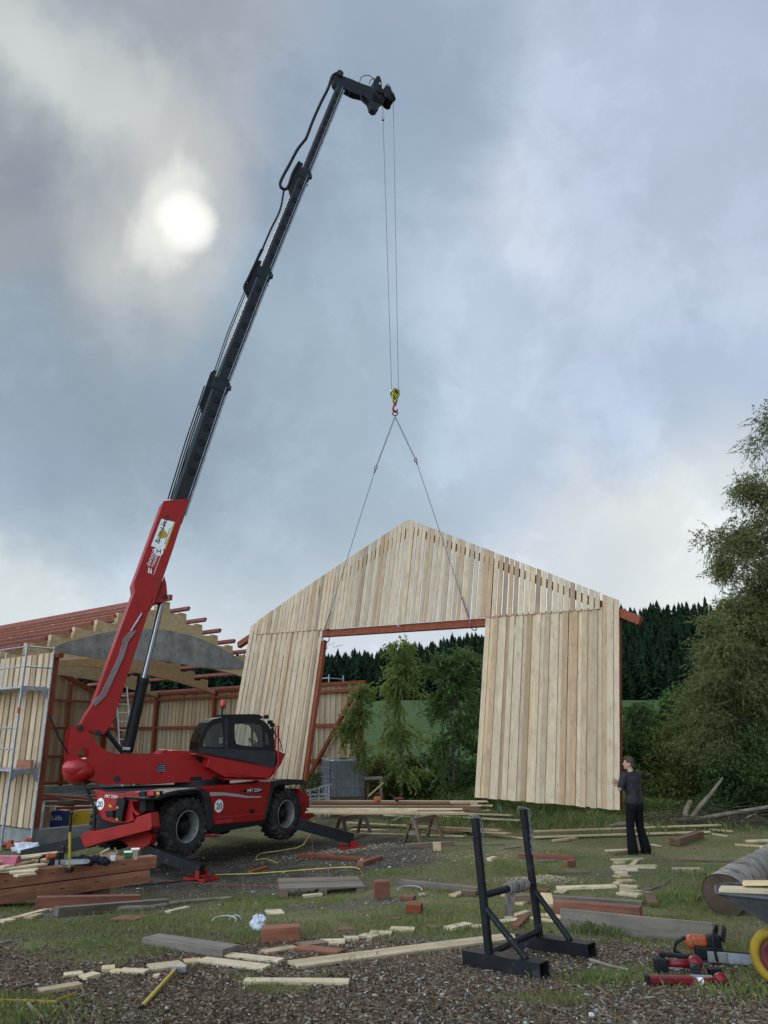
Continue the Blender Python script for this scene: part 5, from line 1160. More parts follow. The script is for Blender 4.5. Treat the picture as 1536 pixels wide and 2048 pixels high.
for q in ([(438, 388), (460, 386), (460, 408), (438, 410)], [(428, 535), (442, 502), (460, 535)], [(358, 365), (372, 360), (395, 395), (360, 395)]):
    MB().prism(rpl(ZR(q), CR - .105), rf, CR - .108, CR - .102).build('yellow_label', M_yelp, crane)
up_ = rpl(ZR([(520, 240), (610, 232), (670, 235), (680, 330), (600, 340), (620, 420), (690, 470), (650, 490), (600, 430)]), CR)
MB().prism(up_, rf, CR, CR + .5).build('rear_bracket', M_paint, crane, bevel=.01)
MB().prism(rpl(ZR([(685, 225), (740, 225), (745, 440), (700, 455), (680, 430)]), CR + .02), rf, CR + .02, CR + .25).build('hose_block', M_black, crane, bevel=.01)
tl = MB().prism(rpl(ZR([(758, 222), (900, 222), (898, 272), (760, 278)]), CR - .0), rf, CR, CR + .08).build('tail_lamp', M_black, crane, bevel=.005)
MB().prism(rpl(ZR([(765, 228), (835, 228), (835, 270), (766, 272)]), CR - .012), rf, CR - .012, CR - .001).build('red_lens', M_lampred, tl)
MB().prism(rpl(ZR([(862, 230), (892, 230), (892, 262), (863, 264)]), CR - .012), rf, CR - .012, CR - .001).build('amber_lens', M_lampor, tl)
# left-running red housing with its black leg
H = CR - .22
hs1 = rpl(ZR([(55, 690), (150, 640), (205, 650), (620, 555), (650, 500), (800, 452), (812, 600), (800, 635), (300, 765), (105, 828), (80, 780)]), H)
MB().prism(hs1, rf, H, H + .2).build('outrigger_housing', M_paint, crane, bevel=.012)
e1 = rp(*ZR([(100, 770)])[0], H + .1)
padL = G(20, 1742); 
padL = CT + CN * (e1[0] - 1.9) + CA * (H + .1); padL.z = Tz(padL.x, padL.y)
MB().beam(rf(e1[0] + .25, e1[1] + .06, H + .1), padL + Vector((0, 0, .16)), .15, .24).build('outrigger_leg', M_blackmetal, crane)
def pad(p, yaw):
    M3 = Matrix.Rotation(yaw, 3, 'Z'); mb = MB(); mb.box(p + Vector((0, 0, .022)), (.55, .38, .022), M3)
    for s_ in (-1, 1): mb.box(p + M3 @ Vector((0, s_ * .18, .043)), (.55, .02, .02), M3); mb.box(p + M3 @ Vector((0, s_ * .1, .10)), (.10, .025, .13), M3)
    return mb.build('foot_pad', M_paint, crane)
pad(padL, math.atan2(CN.y, CN.x))
# right rear leg
s0_ = hit(288, 1697, CA, H + .45) + CT; padR = G(402, 1760)
MB().prism(rpl(ZR([(480, 745), (700, 660), (820, 690), (790, 790), (690, 850), (600, 830)]), H + .36), rf, H + .36, H + .5).build('outrigger_housing', M_paint, crane, bevel=.012)
e0 = PY(413, 1738, padR.y + .02)
MB().beam(s0_, padR + Vector((0, 0, .17)), .16, .19).build('outrigger_leg', M_blackmetal, crane)
pad(padR, math.atan2(CN.y, CN.x))
# front pair
padF = G(704, 1697); s1_ = PY(597, 1648, padF.y - .35)
MB().prism(cpl(Z1([(1385, 590), (1420, 585), (1425, 660), (1460, 690), (1400, 720), (1365, 660)]), .9), cf, .3, .9).build('outrigger_housing', M_paint, crane, bevel=.012)
MB().beam(s1_, padF + Vector((0, 0, .2)), .19, .22).build('outrigger_leg', M_blackmetal, crane); pad(padF, .3)
padG = CT + CA * 3.0 - CN * 2.6; padG.z = Tz(padG.x, padG.y); MB().beam(CT + CA * 2.6 + CN * .3 + Vector((0, 0, -.15)), padG + Vector((0, 0, .2)), .19, .22).build('outrigger_leg', M_blackmetal, crane); pad(padG, 0)
MB().prism([(2.3, -.35), (2.75, -.35), (2.75, .3), (2.3, .5)], cf, -1.0, 1.0).build('front_beam', M_paint, crane, bevel=.012)
mb = MB(); mb.tube(tpt(smooth_pts([(98, 1430), (118, 1475), (141, 1515)]), .0), .02)
mb.build('hose', M_black, crane)
MB().cyl(rf(*rp(165, 1565, CR), CR), rf(*rp(189, 1615, CR), CR), .028, n=10).build('gas_strut', M_black, crane)
MB().cyl(rf(*rp(190, 1612, CR - .05), CR - .05), rf(*rp(188, 1655, CR - .1), CR - .1), .035, n=12).build('outrigger_cylinder', M_black, crane)
# ------------------------------------------------------------ hook block and slings
hk = empty('hook_block', HT, 0, 'yellow and black striped crane hook block with a red hook hanging on two ropes', 'hook block')
hz = lambda pts: [(x, z) for x, z in pts]
hfn = lambda x, z, d: HT + TA * x + Vector((0, 0, z)) + TBv * d
sh = [(-.12, .02), (-.09, .06), (-.03, .075), (.05, .07), (.11, .04), (.13, -.02), (.125, -.10), (.09, -.2), (.055, -.30), (.05, -.36), (-.03, -.36), (-.045, -.28), (-.09, -.17), (-.13, -.08), (-.135, -.02)]
sh = [(x * .98, z) for x, z in sh]
M_haz, t, b = newmat('hazard_stripes'); wv = t.nodes.new('ShaderNodeTexWave'); wv.inputs['Scale'].default_value = 5.5; wv.inputs['Distortion'].default_value = 2.5; wv.bands_direction = 'DIAGONAL'; t.links.new(objvec(t), wv.inputs['Vector'])
t.links.new(ramp(t, wv.outputs['Fac'], [(.48, (.02, .02, .02)), (.52, (.5, .42, .03))]), b.inputs['Base Color'])
MB().prism(sh, hfn, -.08, .08).build('block_plates', M_haz, hk, bevel=.01)
MB().cyl(hfn(0, -.04, -.1), hfn(0, -.04, .1), .05, n=14).build('sheave_pin', M_dgrey, hk)
mb = MB(); mb.cyl(hfn(0, -.36, 0), hfn(0, -.44, 0), .045, n=12); mb.tube([hfn(.0, -.43, 0), hfn(-.05, -.5, 0), hfn(-.07, -.57, 0), hfn(-.04, -.64, 0), hfn(.02, -.66, 0), hfn(.07, -.61, 0), hfn(.07, -.55, 0)], [.03, .03, .032, .036, .034, .028, .014], 8); mb.build('hook', M_paint, hk)
# ------------------------------------------------------------ the gable wall hanging from the crane
PO = PY(1240, 1620, 16.3); PD = Vector((-.76, .649, .025)).normalized(); PU = Vector((.101, .093, .99)); PU = (PU - PD * PU.dot(PD)).normalized(); PN = PD.cross(PU)
if PN.y < 0: PN = -PN
def pf(s, t_, d): return PO + PD * s + PU * t_ + PN * d
panel_root = empty('gable_wall', PO, 0, 'pale boarded gable wall with a wide gateway hanging from the crane', 'wall panel')
WP = 12.42
def roofp(s): return 4.30 + 2.92 * (s / 6.19) if s < 6.19 else 7.22 - 2.67 * ((s - 6.19) / 6.23) ** 1.06
def bandt(s): return 4.12 + .012 * s
# right and left boarded parts (board on board)
mb = MB()
def vboards(mb, s0, s1, zb, zt, pitch, bw, d0, alt, gap=False, th=.019, wob=0.004):
    s = s0; k = 0
    while s < s1 - .03:
        e = min(s + bw, s1); front = (k % 2 == 1) and alt > 0
        d = d0 - (alt if front else 0); a, b_ = (s - .010, min(e + .012, s1)) if front else (s, e); a = max(a, s0)
        d += random.uniform(-wob, wob) * .5; ja = random.uniform(-.006, .006); jl = random.uniform(-.012, .012)
        pts = []
        for dd in (d, d - th):
            pts += [pf(a + ja * .3, zb(a) + jl, dd), pf(b_ + ja * .3, zb(b_) + jl, dd), pf(b_ + ja, zt(b_), dd), pf(a + ja, zt(a), dd)]
        mb.add(pts, [(0, 1, 2, 3), (7, 6, 5, 4), (0, 4, 5, 1), (1, 5, 6, 2), (2, 6, 7, 3), (3, 7, 4, 0)], False)
        s += pitch; k += 1
vboards(mb, .38, 3.43, lambda s: 0.0, lambda s: bandt(s) + .05, .117, .109, 0, .026)
vboards(mb, 0.0, .38, lambda s: 0.0, lambda s: roofp(s) - .0, .127, .119, 0, .024)
mb.build('board_cladding', M_clad, panel_root)
mb = MB()
vboards(mb, 9.10, 12.10, lambda s: 0.0, lambda s: bandt(s) + .05, .117, .109, 0, .026)
vboards(mb, 12.10, WP, lambda s: 0.0, lambda s: roofp(s), .127, .119, 0, .024)
mb.build('board_cladding', M_clad, panel_root)
# open boarded gable: separate boards with daylight between them
mb = MB(); s = .40; k = 0
while s < 12.08:
    gap = (.034 if s < 6.0 else (.029 if s < 8.6 else .020)) + random.uniform(-.004, .003)
    if k in (20, 37): gap = .006
    e = min(s + .150, 12.09); j = random.uniform(-.004, .004); jt = random.uniform(-.01, .01)
    a, b_ = s + gap / 2 + j, e - gap / 2 + j + random.uniform(-.003, .003); bt_ = bandt(s) + random.uniform(-.004, .004)
    pts = []
    for dd in (-.050, -.069):
        l = random.uniform(-.005, .005)
        pts += [pf(a + l, bt_, dd), pf(b_ + l, bt_, dd), pf(b_ + jt, roofp(b_), dd), pf(a + jt, roofp(a), dd)]
    # sound box: rebuild the back from the same corners
    pts[4:] = [q - PN * -.0 for q in pts[4:]]
    mb.add(pts, [(0, 1, 2, 3), (7, 6, 5, 4), (0, 4, 5, 1), (1, 5, 6, 2), (2, 6, 7, 3), (3, 7, 4, 0)], False)
    s += .1505; k += 1
mb.build('gable_cladding', M_clad, panel_root)
# drip board under the gable boards
M_ = M_redz
def pbeam(s0, t0, s1, t1, w_, h_, dn, name='frame_beam', mat=M_red):
    return MB().beam(pf(s0, t0, dn), pf(s1, t1, dn), w_, h_, up=PU if abs(s1 - s0) > abs(t1 - t0) else PD).build(name, mat, panel_root, bevel=.004)
pbeam(.02, 4.03, 12.4, 4.18, .12, .20, .085, 'lintel')
for s_ in (.065, 3.35, 9.06, 12.34): pbeam(s_, .02, s_, 3.93 if s_ in (3.35, 9.06) else 4.1, .12, .12, .075, 'post', M_redz)
pbeam(.13, .08, 3.28, .08, .1, .12, .075, 'bottom_rail'); pbeam(9.13, .08, 12.27, .08, .1, .12, .075, 'bottom_rail')
for t_ in (1.4, 2.75): pbeam(.13, t_, 3.28, t_, .08, .12, .062, 'rail'); pbeam(9.13, t_, 12.27, t_, .08, .12, .062, 'rail')
pbeam(.2, .2, 3.2, 3.8, .08, .12, .16, 'brace'); pbeam(9.2, 3.8, 12.2, .2, .08, .12, .16, 'brace')
pbeam(6.14, 6.93, -.44, 3.83, .14, .19, .10, 'rafter'); pbeam(6.24, 6.93, 13.0, 4.0, .14, .19, .10, 'rafter')
pbeam(6.19, 4.25, 6.19, 6.85, .12, .14, .075, 'king_post', M_redz)
for s_, h_ in ((3.4, 5.6), (9.0, 5.7)): pbeam(s_, 4.25, s_, h_, .1, .12, .075, 'strut', M_redz)
MB().box(pf(6.25, bandt(6.2) - .03, .01), (.05, .03, .06)).build('bracket', M_galv, panel_root)
mb = MB(); q = pf(8.95, 3.9, .04); mb.tube([q, q + Vector((.12, -.05, -.12)), q + Vector((.25, -.1, -.05)), q + Vector((.2, -.1, -.2)), q + Vector((.38, -.1, -.14)), q + Vector((.5, -.1, -.12))], .006, 5); mb.tube([q, q + Vector((.02, -.05, -.25)), q + Vector((.06, -.05, -.12))], .006, 5); mb.build('loose_twine', M_dgrey, panel_root)
# slings
HB = HT + Vector((0, 0, -.62))
ring = HB + Vector((0, 0, -.06))
A_r = pf(3.85, 4.60, -.09); A_l = pf(8.98, 4.62, -.06)
def chain(mb, p0, p1, r=.013, step=.075, w_=.028):
    p0 = Vector(p0); p1 = Vector(p1); n = max(2, int((p1 - p0).length / step)); x, y, z = frame_of(p0, p1)
    for i in range(n):
        c = p0.lerp(p1, (i + .5) / n); a_ = y if i % 2 else z
        L2 = step * .62
        mb.tube([c - x * L2, c - x * L2 * .6 + a_ * w_, c + x * L2 * .6 + a_ * w_, c + x * L2, c + x * L2 * .6 - a_ * w_, c - x * L2 * .6 - a_ * w_, c - x * L2], r, 5, False)
sl_ = empty('lifting_sling', ring, 0, 'two leg lifting chain and rope sling fanning out from the hook to the gable wall', 'lifting sling')
mb = MB(); mb.torus(ring + Vector((0, 0, -.02)), (0, 1, .0), .075, .02, 20, 8); mb.build('lifting_ring', M_chain, sl_)
for px_, py_, A2, low, hp in ((753, 932, A_l, (650, 1268), 8.98), (830, 917, A_r, (954, 1228), 3.83)):
    j = PY(px_, py_, HOOK.y + (.35 if px_ < 790 else -.35)); mb = MB(); chain(mb, ring + Vector((0, 0, -.13)), j, .008, .07, .017); mb.build('chain_leg', M_rope, sl_)
    mb = MB(); dr = (pf(hp, 4.4, -.06) - j).normalized(); mb.torus(j + dr * .06, dr.cross(Vector((0, 0, 1))), .05, .016, 14, 6); mb.cyl(j + dr * .1, j + dr * .22, .022, n=8); mb.build('link_hook', M_chain, sl_)
    # rope down the outside of the boards, then through under the lintel
    topb = pf(hp + (.0), roofp(hp), -.06)
    e_ = pf(hp, 4.05, -.095)
    f_ = 0
    mb = MB(); mb.cyl(j + dr * .22, e_, .0095, n=6); mb.build('rope_leg', M_rope, sl_)
    mb = MB(); st = e_ + (j - e_).normalized() * .75
    mb.beam(st, e_, .035, .012, up=PN); mb.tube([e_, pf(hp, 3.94, -.095), pf(hp, 3.90, .05), pf(hp, 3.92, .17), pf(hp, 4.2, .19)], .014, 6); mb.build('strap', M_purple, sl_)
# ------------------------------------------------------------ the man steadying the wall
FT = G(1277, 1709)
HL = pf(.12, .52, -.062)            # hand flat on the boards near the edge
HR = pf(-.03, .66, .10)                      # other hand round the edge post
def solid(parts, name, mat, parent, vox=.012, smooth_it=2, seams=None):
    mb = MB()
    for p in parts:
        if p[0] == 'c': mb.cyl(p[1], p[2], p[3], p[4], n=14); mb.ell(p[1], (p[3],) * 3, nu=12, nv=8); mb.ell(p[2], (p[4],) * 3, nu=12, nv=8)
        elif p[0] == 'e': mb.ell(p[1], p[2], p[3] if len(p) > 3 else None, nu=18, nv=12)
    me = bpy.data.meshes.new('tmp'); me.from_pydata([tuple(q) for q in mb.v], [], mb.f); ob = bpy.data.objects.new('tmp', me); COL.objects.link(ob)
    rm = ob.modifiers.new('r', 'REMESH'); rm.mode = 'VOXEL'; rm.voxel_size = vox; rm.use_smooth_shade = True
    if smooth_it: sm = ob.modifiers.new('s', 'SMOOTH'); sm.factor = .5; sm.iterations = smooth_it
    dg = bpy.context.evaluated_depsgraph_get(); m2 = bpy.data.meshes.new_from_object(ob.evaluated_get(dg)); bpy.data.objects.remove(ob)
    Mi = WM[parent].inverted(); m2.transform(Mi); m2.materials.clear(); m2.materials.append(mat); m2.name = name
    for p in m2.polygons: p.use_smooth = True
    o = bpy.data.objects.new(name, m2); COL.objects.link(o); o.parent = parent; return o
per = empty('person', FT, 0, 'man seen from behind in dark shirt and black flared trousers pushing the hanging wall', 'person')
fw = Vector((-.42, .90, 0)).normalized()      # the way his chest points: away from us, a little to the left
rt = Vector((fw.y, -fw.x, 0))                 # his right
up_ = Vector((0, 0, 1))
def pp(x, y, z): return FT + rt * x + fw * y + up_ * z
hipc = pp(.02, 0, .93); Mb = Matrix((rt, fw, up_)).transposed()
hl = pp(-.085, 0, .90); hr = pp(.085, 0, .90)
kl = pp(-.125, .03, .50); kr = pp(.125, .03, .50); al = pp(-.15, -.02, .09); ar = pp(.165, -.04, .09)
shl = pp(-.175, .02, 1.46); shr = pp(.175, .0, 1.46)
# hands reach the wall
tl_ = HL + Vector((.0, -.03, 0)); tr_ = HR
def ik(s, h, l1, l2, hint):
    d = h - s; L_ = min(d.length, l1 + l2 - .01); d.normalize(); a = (l1 * l1 - l2 * l2 + L_ * L_) / (2 * L_); hh = math.sqrt(max(0, l1 * l1 - a * a)); q = (hint - d * hint.dot(d)).normalized()
    return s + d * a + q * hh
wl = tl_ + Vector((.13, .02, -.03)); wr_ = tr_ + Vector((.10, -.03, -.02))
el = ik(shl, wl, .30, .27, Vector((-.45, -.75, -.7))); er = ik(shr, wr_, .30, .27, Vector((.0, .3, -1)))
hc = pp(-.02, .04, 1.685)
hd_ = Vector((-1, .12, .02)).normalized()      # where he looks: towards the wall
hs_r = Vector((hd_.y, -hd_.x, 0)).normalized(); Mh = Matrix((hs_r, hd_, up_)).transposed()
def hp_(x, y, z): return hc + hs_r * x + hd_ * y + up_ * z
def hand(w_, tip, palmn, spreadv, sgn):
    """palm, four fingers and a thumb closing on the board"""
    d = (tip - w_).normalized(); s_ = palmn.cross(d).normalized() * sgn; out = []
    pc = w_ + d * .05
    out.append(('e', pc, (.042, .052, .016), Matrix((s_, d, palmn.normalized())).transposed()))
    for i, (o_, l_) in enumerate(((-.030, .070), (-.010, .080), (.010, .076), (.029, .060))):
        b0 = w_ + d * .092 + s_ * o_; m_ = b0 + d * l_ * .5 + s_ * (o_ * .45) + palmn * .004; e_ = m_ + d * l_ * .5 + s_ * (o_ * .35) - palmn * .008
        out.append(('c', b0 - d * .02, m_, .0105, .0095)); out.append(('c', m_, e_, .0095, .008))
    t0 = w_ + d * .02 - s_ * .028; t1 = t0 + d * .035 - s_ * .035; t2 = t1 + d * .03 - s_ * .012
    out.append(('c', t0, t1, .014, .012)); out.append(('c', t1, t2, .012, .009)); return out
body = [
    ('e', hp_(0, 0, .0), (.075, .095, .115), Mh), ('e', hp_(0, .035, -.065), (.052, .06, .055), Mh), ('e', hp_(0, .098, -.012), (.013, .022, .022), Mh), ('c', hp_(0, .088, .012), hp_(0, .108, -.018), .009, .013),
    ('e', hp_(0, .083, -.048), (.026, .012, .007), Mh), ('e', hp_(0, .083, -.06), (.022, .012, .007), Mh), ('e', hp_(0, .078, -.092), (.025, .02, .018), Mh), ('e', hp_(.03, .082, .026), (.02, .014, .008), Mh), ('e', hp_(-.03, .082, .026), (.02, .014, .008), Mh),
    ('e', hp_(.077, -.005, -.01), (.012, .02, .034), Mh), ('e', hp_(-.077, -.005, -.01), (.012, .02, .034), Mh),
    ('c', pp(0, .0, 1.47), hp_(0, -.01, -.07), .062, .056),
    ('e', pp(0, .0, 1.34), (.155, .09, .15), Mb), ('e', pp(0, 0, 1.13), (.13, .08, .2), Mb), ('e', pp(0, 0, .95), (.13, .09, .12), Mb),
    ('c', shl, el, .045, .038), ('c', shr, er, .045, .038), ('c', el, wl, .042, .029), ('c', er, wr_, .042, .029),
    ('c', hl, kl, .085, .058), ('c', hr, kr, .085, .058), ('c', kl, al, .055, .04), ('c', kr, ar, .055, .04)]
body += hand(wl, tl_ + Vector((-.02, .0, .03)), PN, 0, 1) + hand(wr_, tr_ + Vector((0, .04, .04)), Vector((-.7, .3, 0)).normalized(), 0, 1)
solid(body, 'body', M_skin, per, .008, 1)
shirt = [('e', pp(0, .0, 1.36), (.205, .135, .15), Mb), ('e', pp(0, 0, 1.22), (.19, .13, .2), Mb), ('e', pp(.0, 0, 1.02), (.185, .135, .16), Mb), ('e', pp(.0, 0, .96), (.185, .135, .10), Mb),
         ('c', pp(-.14, 0, 1.455), pp(.14, 0, 1.455), .07, .07), ('c', shl, shl.lerp(el, .84), .08, .068), ('c', shr, shr.lerp(er, .84), .08, .068), ('c', pp(0, 0, 1.44), pp(0, .0, 1.505), .085, .062),
         ('c', pp(-.1, -.08, 1.3), pp(-.05, -.1, 1.0), .04, .05), ('c', pp(.1, -.08, 1.3), pp(.11, -.1, .98), .04, .05)]
solid(shirt, 'shirt', M_shirt, per, .012, 4)
tr = [('e', pp(0, 0, .90), (.175, .13, .13), Mb), ('c', hl, kl, .105, .078), ('c', hr, kr, .105, .078), ('c', kl, al + Vector((0, 0, .0)), .076, .105), ('c', kr, ar + Vector((0, 0, .0)), .076, .105), ('e', pp(-.09, -.05, .86), (.09, .08, .1), Mb), ('e', pp(.09, -.05, .86), (.09, .08, .1), Mb),
      ('c', al, al - up_ * .05, .105, .095), ('c', ar, ar - up_ * .05, .105, .095)]
solid(tr, 'trousers', M_trou, per, .012, 3)
for a_ in (al, ar):
    b0 = Vector((a_.x, a_.y, Tz(a_.x, a_.y) + .045)); solid([('e', b0 + fw * .06, (.05, .13, .045), Mb), ('e', b0 - fw * .03 + up_ * .03, (.045, .06, .06), Mb)], 'shoe', M_black, per, .01, 1)
hair = [('e', hp_(0, -.018, .028), (.084, .098, .105), Mh), ('e', hp_(0, -.06, -.02), (.072, .055, .075), Mh), ('c', hp_(-.02, .06, .105), hp_(.02, .02, .125), .03, .035), ('c', hp_(0, -.04, .12), hp_(.02, -.1, .09), .03, .02), ('c', hp_(.02, .075, .1), hp_(.0, .1, .115), .02, .012)]
solid(hair, 'hair', M_hair, per, .009, 1)
# ------------------------------------------------------------ black steel stand in the foreground
st = empty('steel_stand', G(1000, 1930), 0, 'black welded steel log stand with two uprights and hollow box feet', 'steel stand')
BX = .115
def boxtube(a, b_, w_, h_, name, mat, parent, wall=.008):
    """hollow square tube open at the ends"""
    x, y, z = frame_of(a, b_); mb = MB(); a = Vector(a); b_ = Vector(b_)
    o4 = lambda p, q: [p + y * sy * (w_ / 2 - q) + z * sz * (h_ / 2 - q) for sy, sz in ((-1, -1), (1, -1), (1, 1), (-1, 1))]
    vs = o4(a, 0) + o4(b_, 0) + o4(a, wall) + o4(b_, wall); fs = []
    for k in range(4):
        n = (k + 1) % 4; fs += [(k, n, 4 + n, 4 + k), (8 + k, 12 + k, 12 + n, 8 + n), (k, 8 + k, 8 + n, n), (4 + k, 4 + n, 12 + n, 12 + k)]
    mb.add(vs, fs, False); return mb.build(name, mat, parent)
fa0 = G(935, 1929); fa1 = G(1090, 1958); fb0 = G(1040, 1893); fb1 = G(1185, 1917)
for q in (fa0, fa1, fb0, fb1): q.z = Tz(q.x, q.y) + BX / 2 + .004
boxtube(fa0, fa1, .14, BX, 'foot', M_blackmetal, st); boxtube(fb0, fb1, .14, BX, 'foot', M_blackmetal, st)
ya = fa0.lerp(fa1, .32); yb = fb0.lerp(fb1, .24)
pa = PY(979, 1917, ya.y); pb = PY(1079, 1872, yb.y); ta = PY(950, 1636, ya.y); tb_ = PY(1046, 1618, yb.y)
for p0, p1 in ((pa, ta), (pb, tb_)):
    d = (p1 - p0).normalized(); mb = MB(); mb.cyl(p0 - d * .03, p1, .036, n=20); u_ = mb.build('upright', M_blackmetal, st)
    q = p0 + (p1 - p0) * .86; MB().torus(q, d, .038, .006, 20, 6).build('welded_ring', M_blackmetal, st)
    mb = MB(); mb.tube([p1 + Vector((-.045, 0, -.01)), p1 + Vector((-.04, 0, .02)), p1 + Vector((0, 0, .012))], .006, 6); chain(mb, p1 + Vector((.0, -.02, .012)), p1 + Vector((.055, -.02, .0)), .0045, .03, .009)
    chain(mb, p1 + Vector((.052, -.03, 0)), p1 + Vector((.075, -.04, -.36)) if p0 is pa else p1 + Vector((.06, -.04, -.4)), .0045, .03, .009); mb.build('chain', M_rope, st)
ba0 = pa.lerp(ta, .36); ba1 = fa0.lerp(fa1, .78) + Vector((0, 0, BX / 2)); bb0 = pb.lerp(tb_, .36); bb1 = fb0.lerp(fb1, .72) + Vector((0, 0, BX / 2))
for p0, p1 in ((ba0, ba1), (bb0, bb1)): MB().cyl(p0, p1, .027, n=16).build('brace', M_blackmetal, st)
ca = pa.lerp(ta, .44); cb = pb.lerp(tb_, .41); MB().cyl(ca, cb, .03, n=18).build('crossbar', M_blackmetal, st)
MB().cyl(pa.lerp(ta, .035), pb.lerp(tb_, .04), .027, n=16).build('crossbar', M_blackmetal, st)
mb = MB(); mb.smooth = True; M_rag = simple('grey_rag', (.2, .17, .145), .95, var=.35, vscale=14, bmp=.5)
for k in range(7):
    c = ca.lerp(cb, .48 + k * .06); mb.torus(c, cb - ca + Vector((0, .0, random.uniform(-.1, .1))), .037 + .004 * (k % 2), .014, 16, 6)
rag = ca.lerp(cb, .5)
nn = 9
for layer_ in (-.03, .035):
    vs = []; 
    for i in range(nn):
        for j in range(5):
            f = i / (nn - 1); vs.append(rag + Vector((-.045 + .022 * j + .01 * math.sin(3 * f + j * 2), layer_ * (1 - .5 * f) + .012 * math.sin(j * 2.4 + f * 5), .03 - .25 * f)))
    mb.add(vs, [(i * 5 + j, i * 5 + j + 1, i * 5 + j + 6, i * 5 + j + 5) for i in range(nn - 1) for j in range(4)], True)
ro = mb.build('rag', M_rag); tag(ro, 'dirty grey rag wrapped round the crossbar of the steel stand', 'rag')
# ------------------------------------------------------------ saw horses with the stack of boards
def sawhorse(x, y, label):
    z0 = Tz(x, y); r = empty('sawhorse', (x, y, z0), 0, label, 'sawhorse', 'sawhorses under the boards'); H = .50; L2 = .42; dy = Vector((.5, .86, 0)).normalized(); dx = Vector((dy.y, -dy.x, 0)); c = Vector((x, y, z0))
    MB().beam(c - dy * .55 + Vector((0, 0, H - .06)), c + dy * .55 + Vector((0, 0, H - .06)), .1, .12).build('top_beam', M_greyw, r)
    for s_ in (-1, 1):
        for t_ in (-1, 1):
            MB().beam(c + dy * s_ * .5 + dx * t_ * .04 + Vector((0, 0, H - .04)), c + dy * s_ * .55 + dx * t_ * .20 + Vector((0, 0, 0)), .045, .1, up=dy).build('leg', M_brown, r)
        MB().beam(c + dy * s_ * .53 - dx * .14 + Vector((0, 0, .2)), c + dy * s_ * .53 + dx * .14 + Vector((0, 0, .2)), .03, .07).build('stretcher', M_greyw, r)
    return c + Vector((0, 0, H))
s1c = G(705, 1672); s2c = G(848, 1680)
t1 = sawhorse(s1c.x, s1c.y, 'grey sawhorse at the left end of the board stack, beside the front outrigger')
t2 = sawhorse(s2c.x, s2c.y, 'grey sawhorse with splayed legs nearer the right end of the board stack')
zt0 = max(t1.z, t2.z) + .002
def stackboard(x1, x2, yrow, lvl, w_, t_, mt, label, bow=0):
    a = PY(x1, 1620, yrow); b_ = PY(x2, 1620, yrow - .1); a.z = b_.z = zt0 + lvl + t_ / 2
    return plank(a, b_, w_, t_, mt, label, 'boards stacked on the sawhorses', bow=bow)
rows = [  # x1,x2,depth offset,level
    (628, 950, -.45, 0.0, .2, .024, M_pale, 'lowest front board of the sawhorse stack, bowed along its length'),
    (612, 932, -.2, 0.0, .2, .024, M_pale, 'second board from the front at the bottom of the sawhorse stack'),
    (620, 915, .05, 0.0, .2, .024, M_pale, 'third bottom board of the sawhorse stack'),
    (616, 968, .3, 0.0, .2, .024, M_pale, 'rear bottom board of the sawhorse stack, sticking out furthest to the right'),
    (612, 928, -.36, .027, .18, .03, M_pale, 'board on the second layer at the front of the sawhorse stack'),
    (618, 905, -.1, .027, .2, .024, M_pale, 'middle board on the second layer of the sawhorse stack'),
    (622, 980, .2, .027, .2, .024, M_pale, 'long board on the second layer at the back of the sawhorse stack'),
    (618, 835, -.33, .06, .16, .026, M_pale, 'short top board at the front of the sawhorse stack'),
    (619, 960, .05, .054, .12, .08, M_brown, 'brownish squared timber on the sawhorse stack'),
    (620, 945, .32, .054, .14, .06, M_red, 'reddish timber at the back of the sawhorse stack'),
    (621, 965, .1, .138, .2, .026, M_pale, 'top board over the brownish timber of the sawhorse stack'),
    (650, 985, .36, .118, .2, .024, M_pale, 'rear board on the fifth layer of the sawhorse stack'),
    (630, 955, .25, .168, .2, .04, M_pale, 'thick board on the sixth layer of the sawhorse stack'), (622, 940, .05, .168, .16, .03, M_red, 'reddish board on the sixth layer of the sawhorse stack'),
    (620, 975, .3, .212, .2, .028, M_pale, 'topmost rear board of the sawhorse stack'), (619, 900, .02, .202, .18, .05, M_brown, 'brownish timber on top of the sawhorse stack'),
    (614, 925, -.3, .088, .18, .028, M_pale, 'front board on the third layer of the sawhorse stack')]
yst = (t1.y + t2.y) / 2
for x1, x2, dyy, lv, w_, t_, mt, lb in rows: stackboard(x1, x2, yst + dyy, lv, w_, t_, mt, lb)
# small tools on the stack
c = PY(755, 1613, yst - .1); c.z = zt0 + .255
r = empty('circular_saw', c, 0, 'small orange tool lying on the board stack in front of the slim post', 'power tool'); mb = MB(); mb.box(c + Vector((0, 0, .05)), (.16, .1, .1)); mb.cyl(c + Vector((-.05, -.08, .04)), c + Vector((-.05, .08, .04)), .05, n=14); mb.build('housing', M_orange, r, bevel=.015)
MB().tube([c + Vector((-.06, 0, .09)), c + Vector((-.03, 0, .16)), c + Vector((.06, 0, .15)), c + Vector((.08, 0, .08))], .013).build('handle', M_black, r)
c = PY(797, 1614, yst - .1); c.z = zt0 + .255
r = empty('cordless_drill', c, 0, 'red cordless drill lying on the right part of the board stack', 'power tool'); mb = MB(); mb.cyl(c + Vector((-.1, 0, .05)), c + Vector((.1, 0, .05)), .035, .03, n=12); mb.box(c + Vector((-.04, -.06, .035)), (.05, .14, .04)); mb.build('housing', M_redpl, r, bevel=.008)
MB().cyl(c + Vector((.1, 0, .05)), c + Vector((.15, 0, .05)), .018, n=10).build('chuck', M_black, r); MB().box(c + Vector((-.04, -.15, .035)), (.09, .06, .05)).build('battery', M_black, r, bevel=.006)
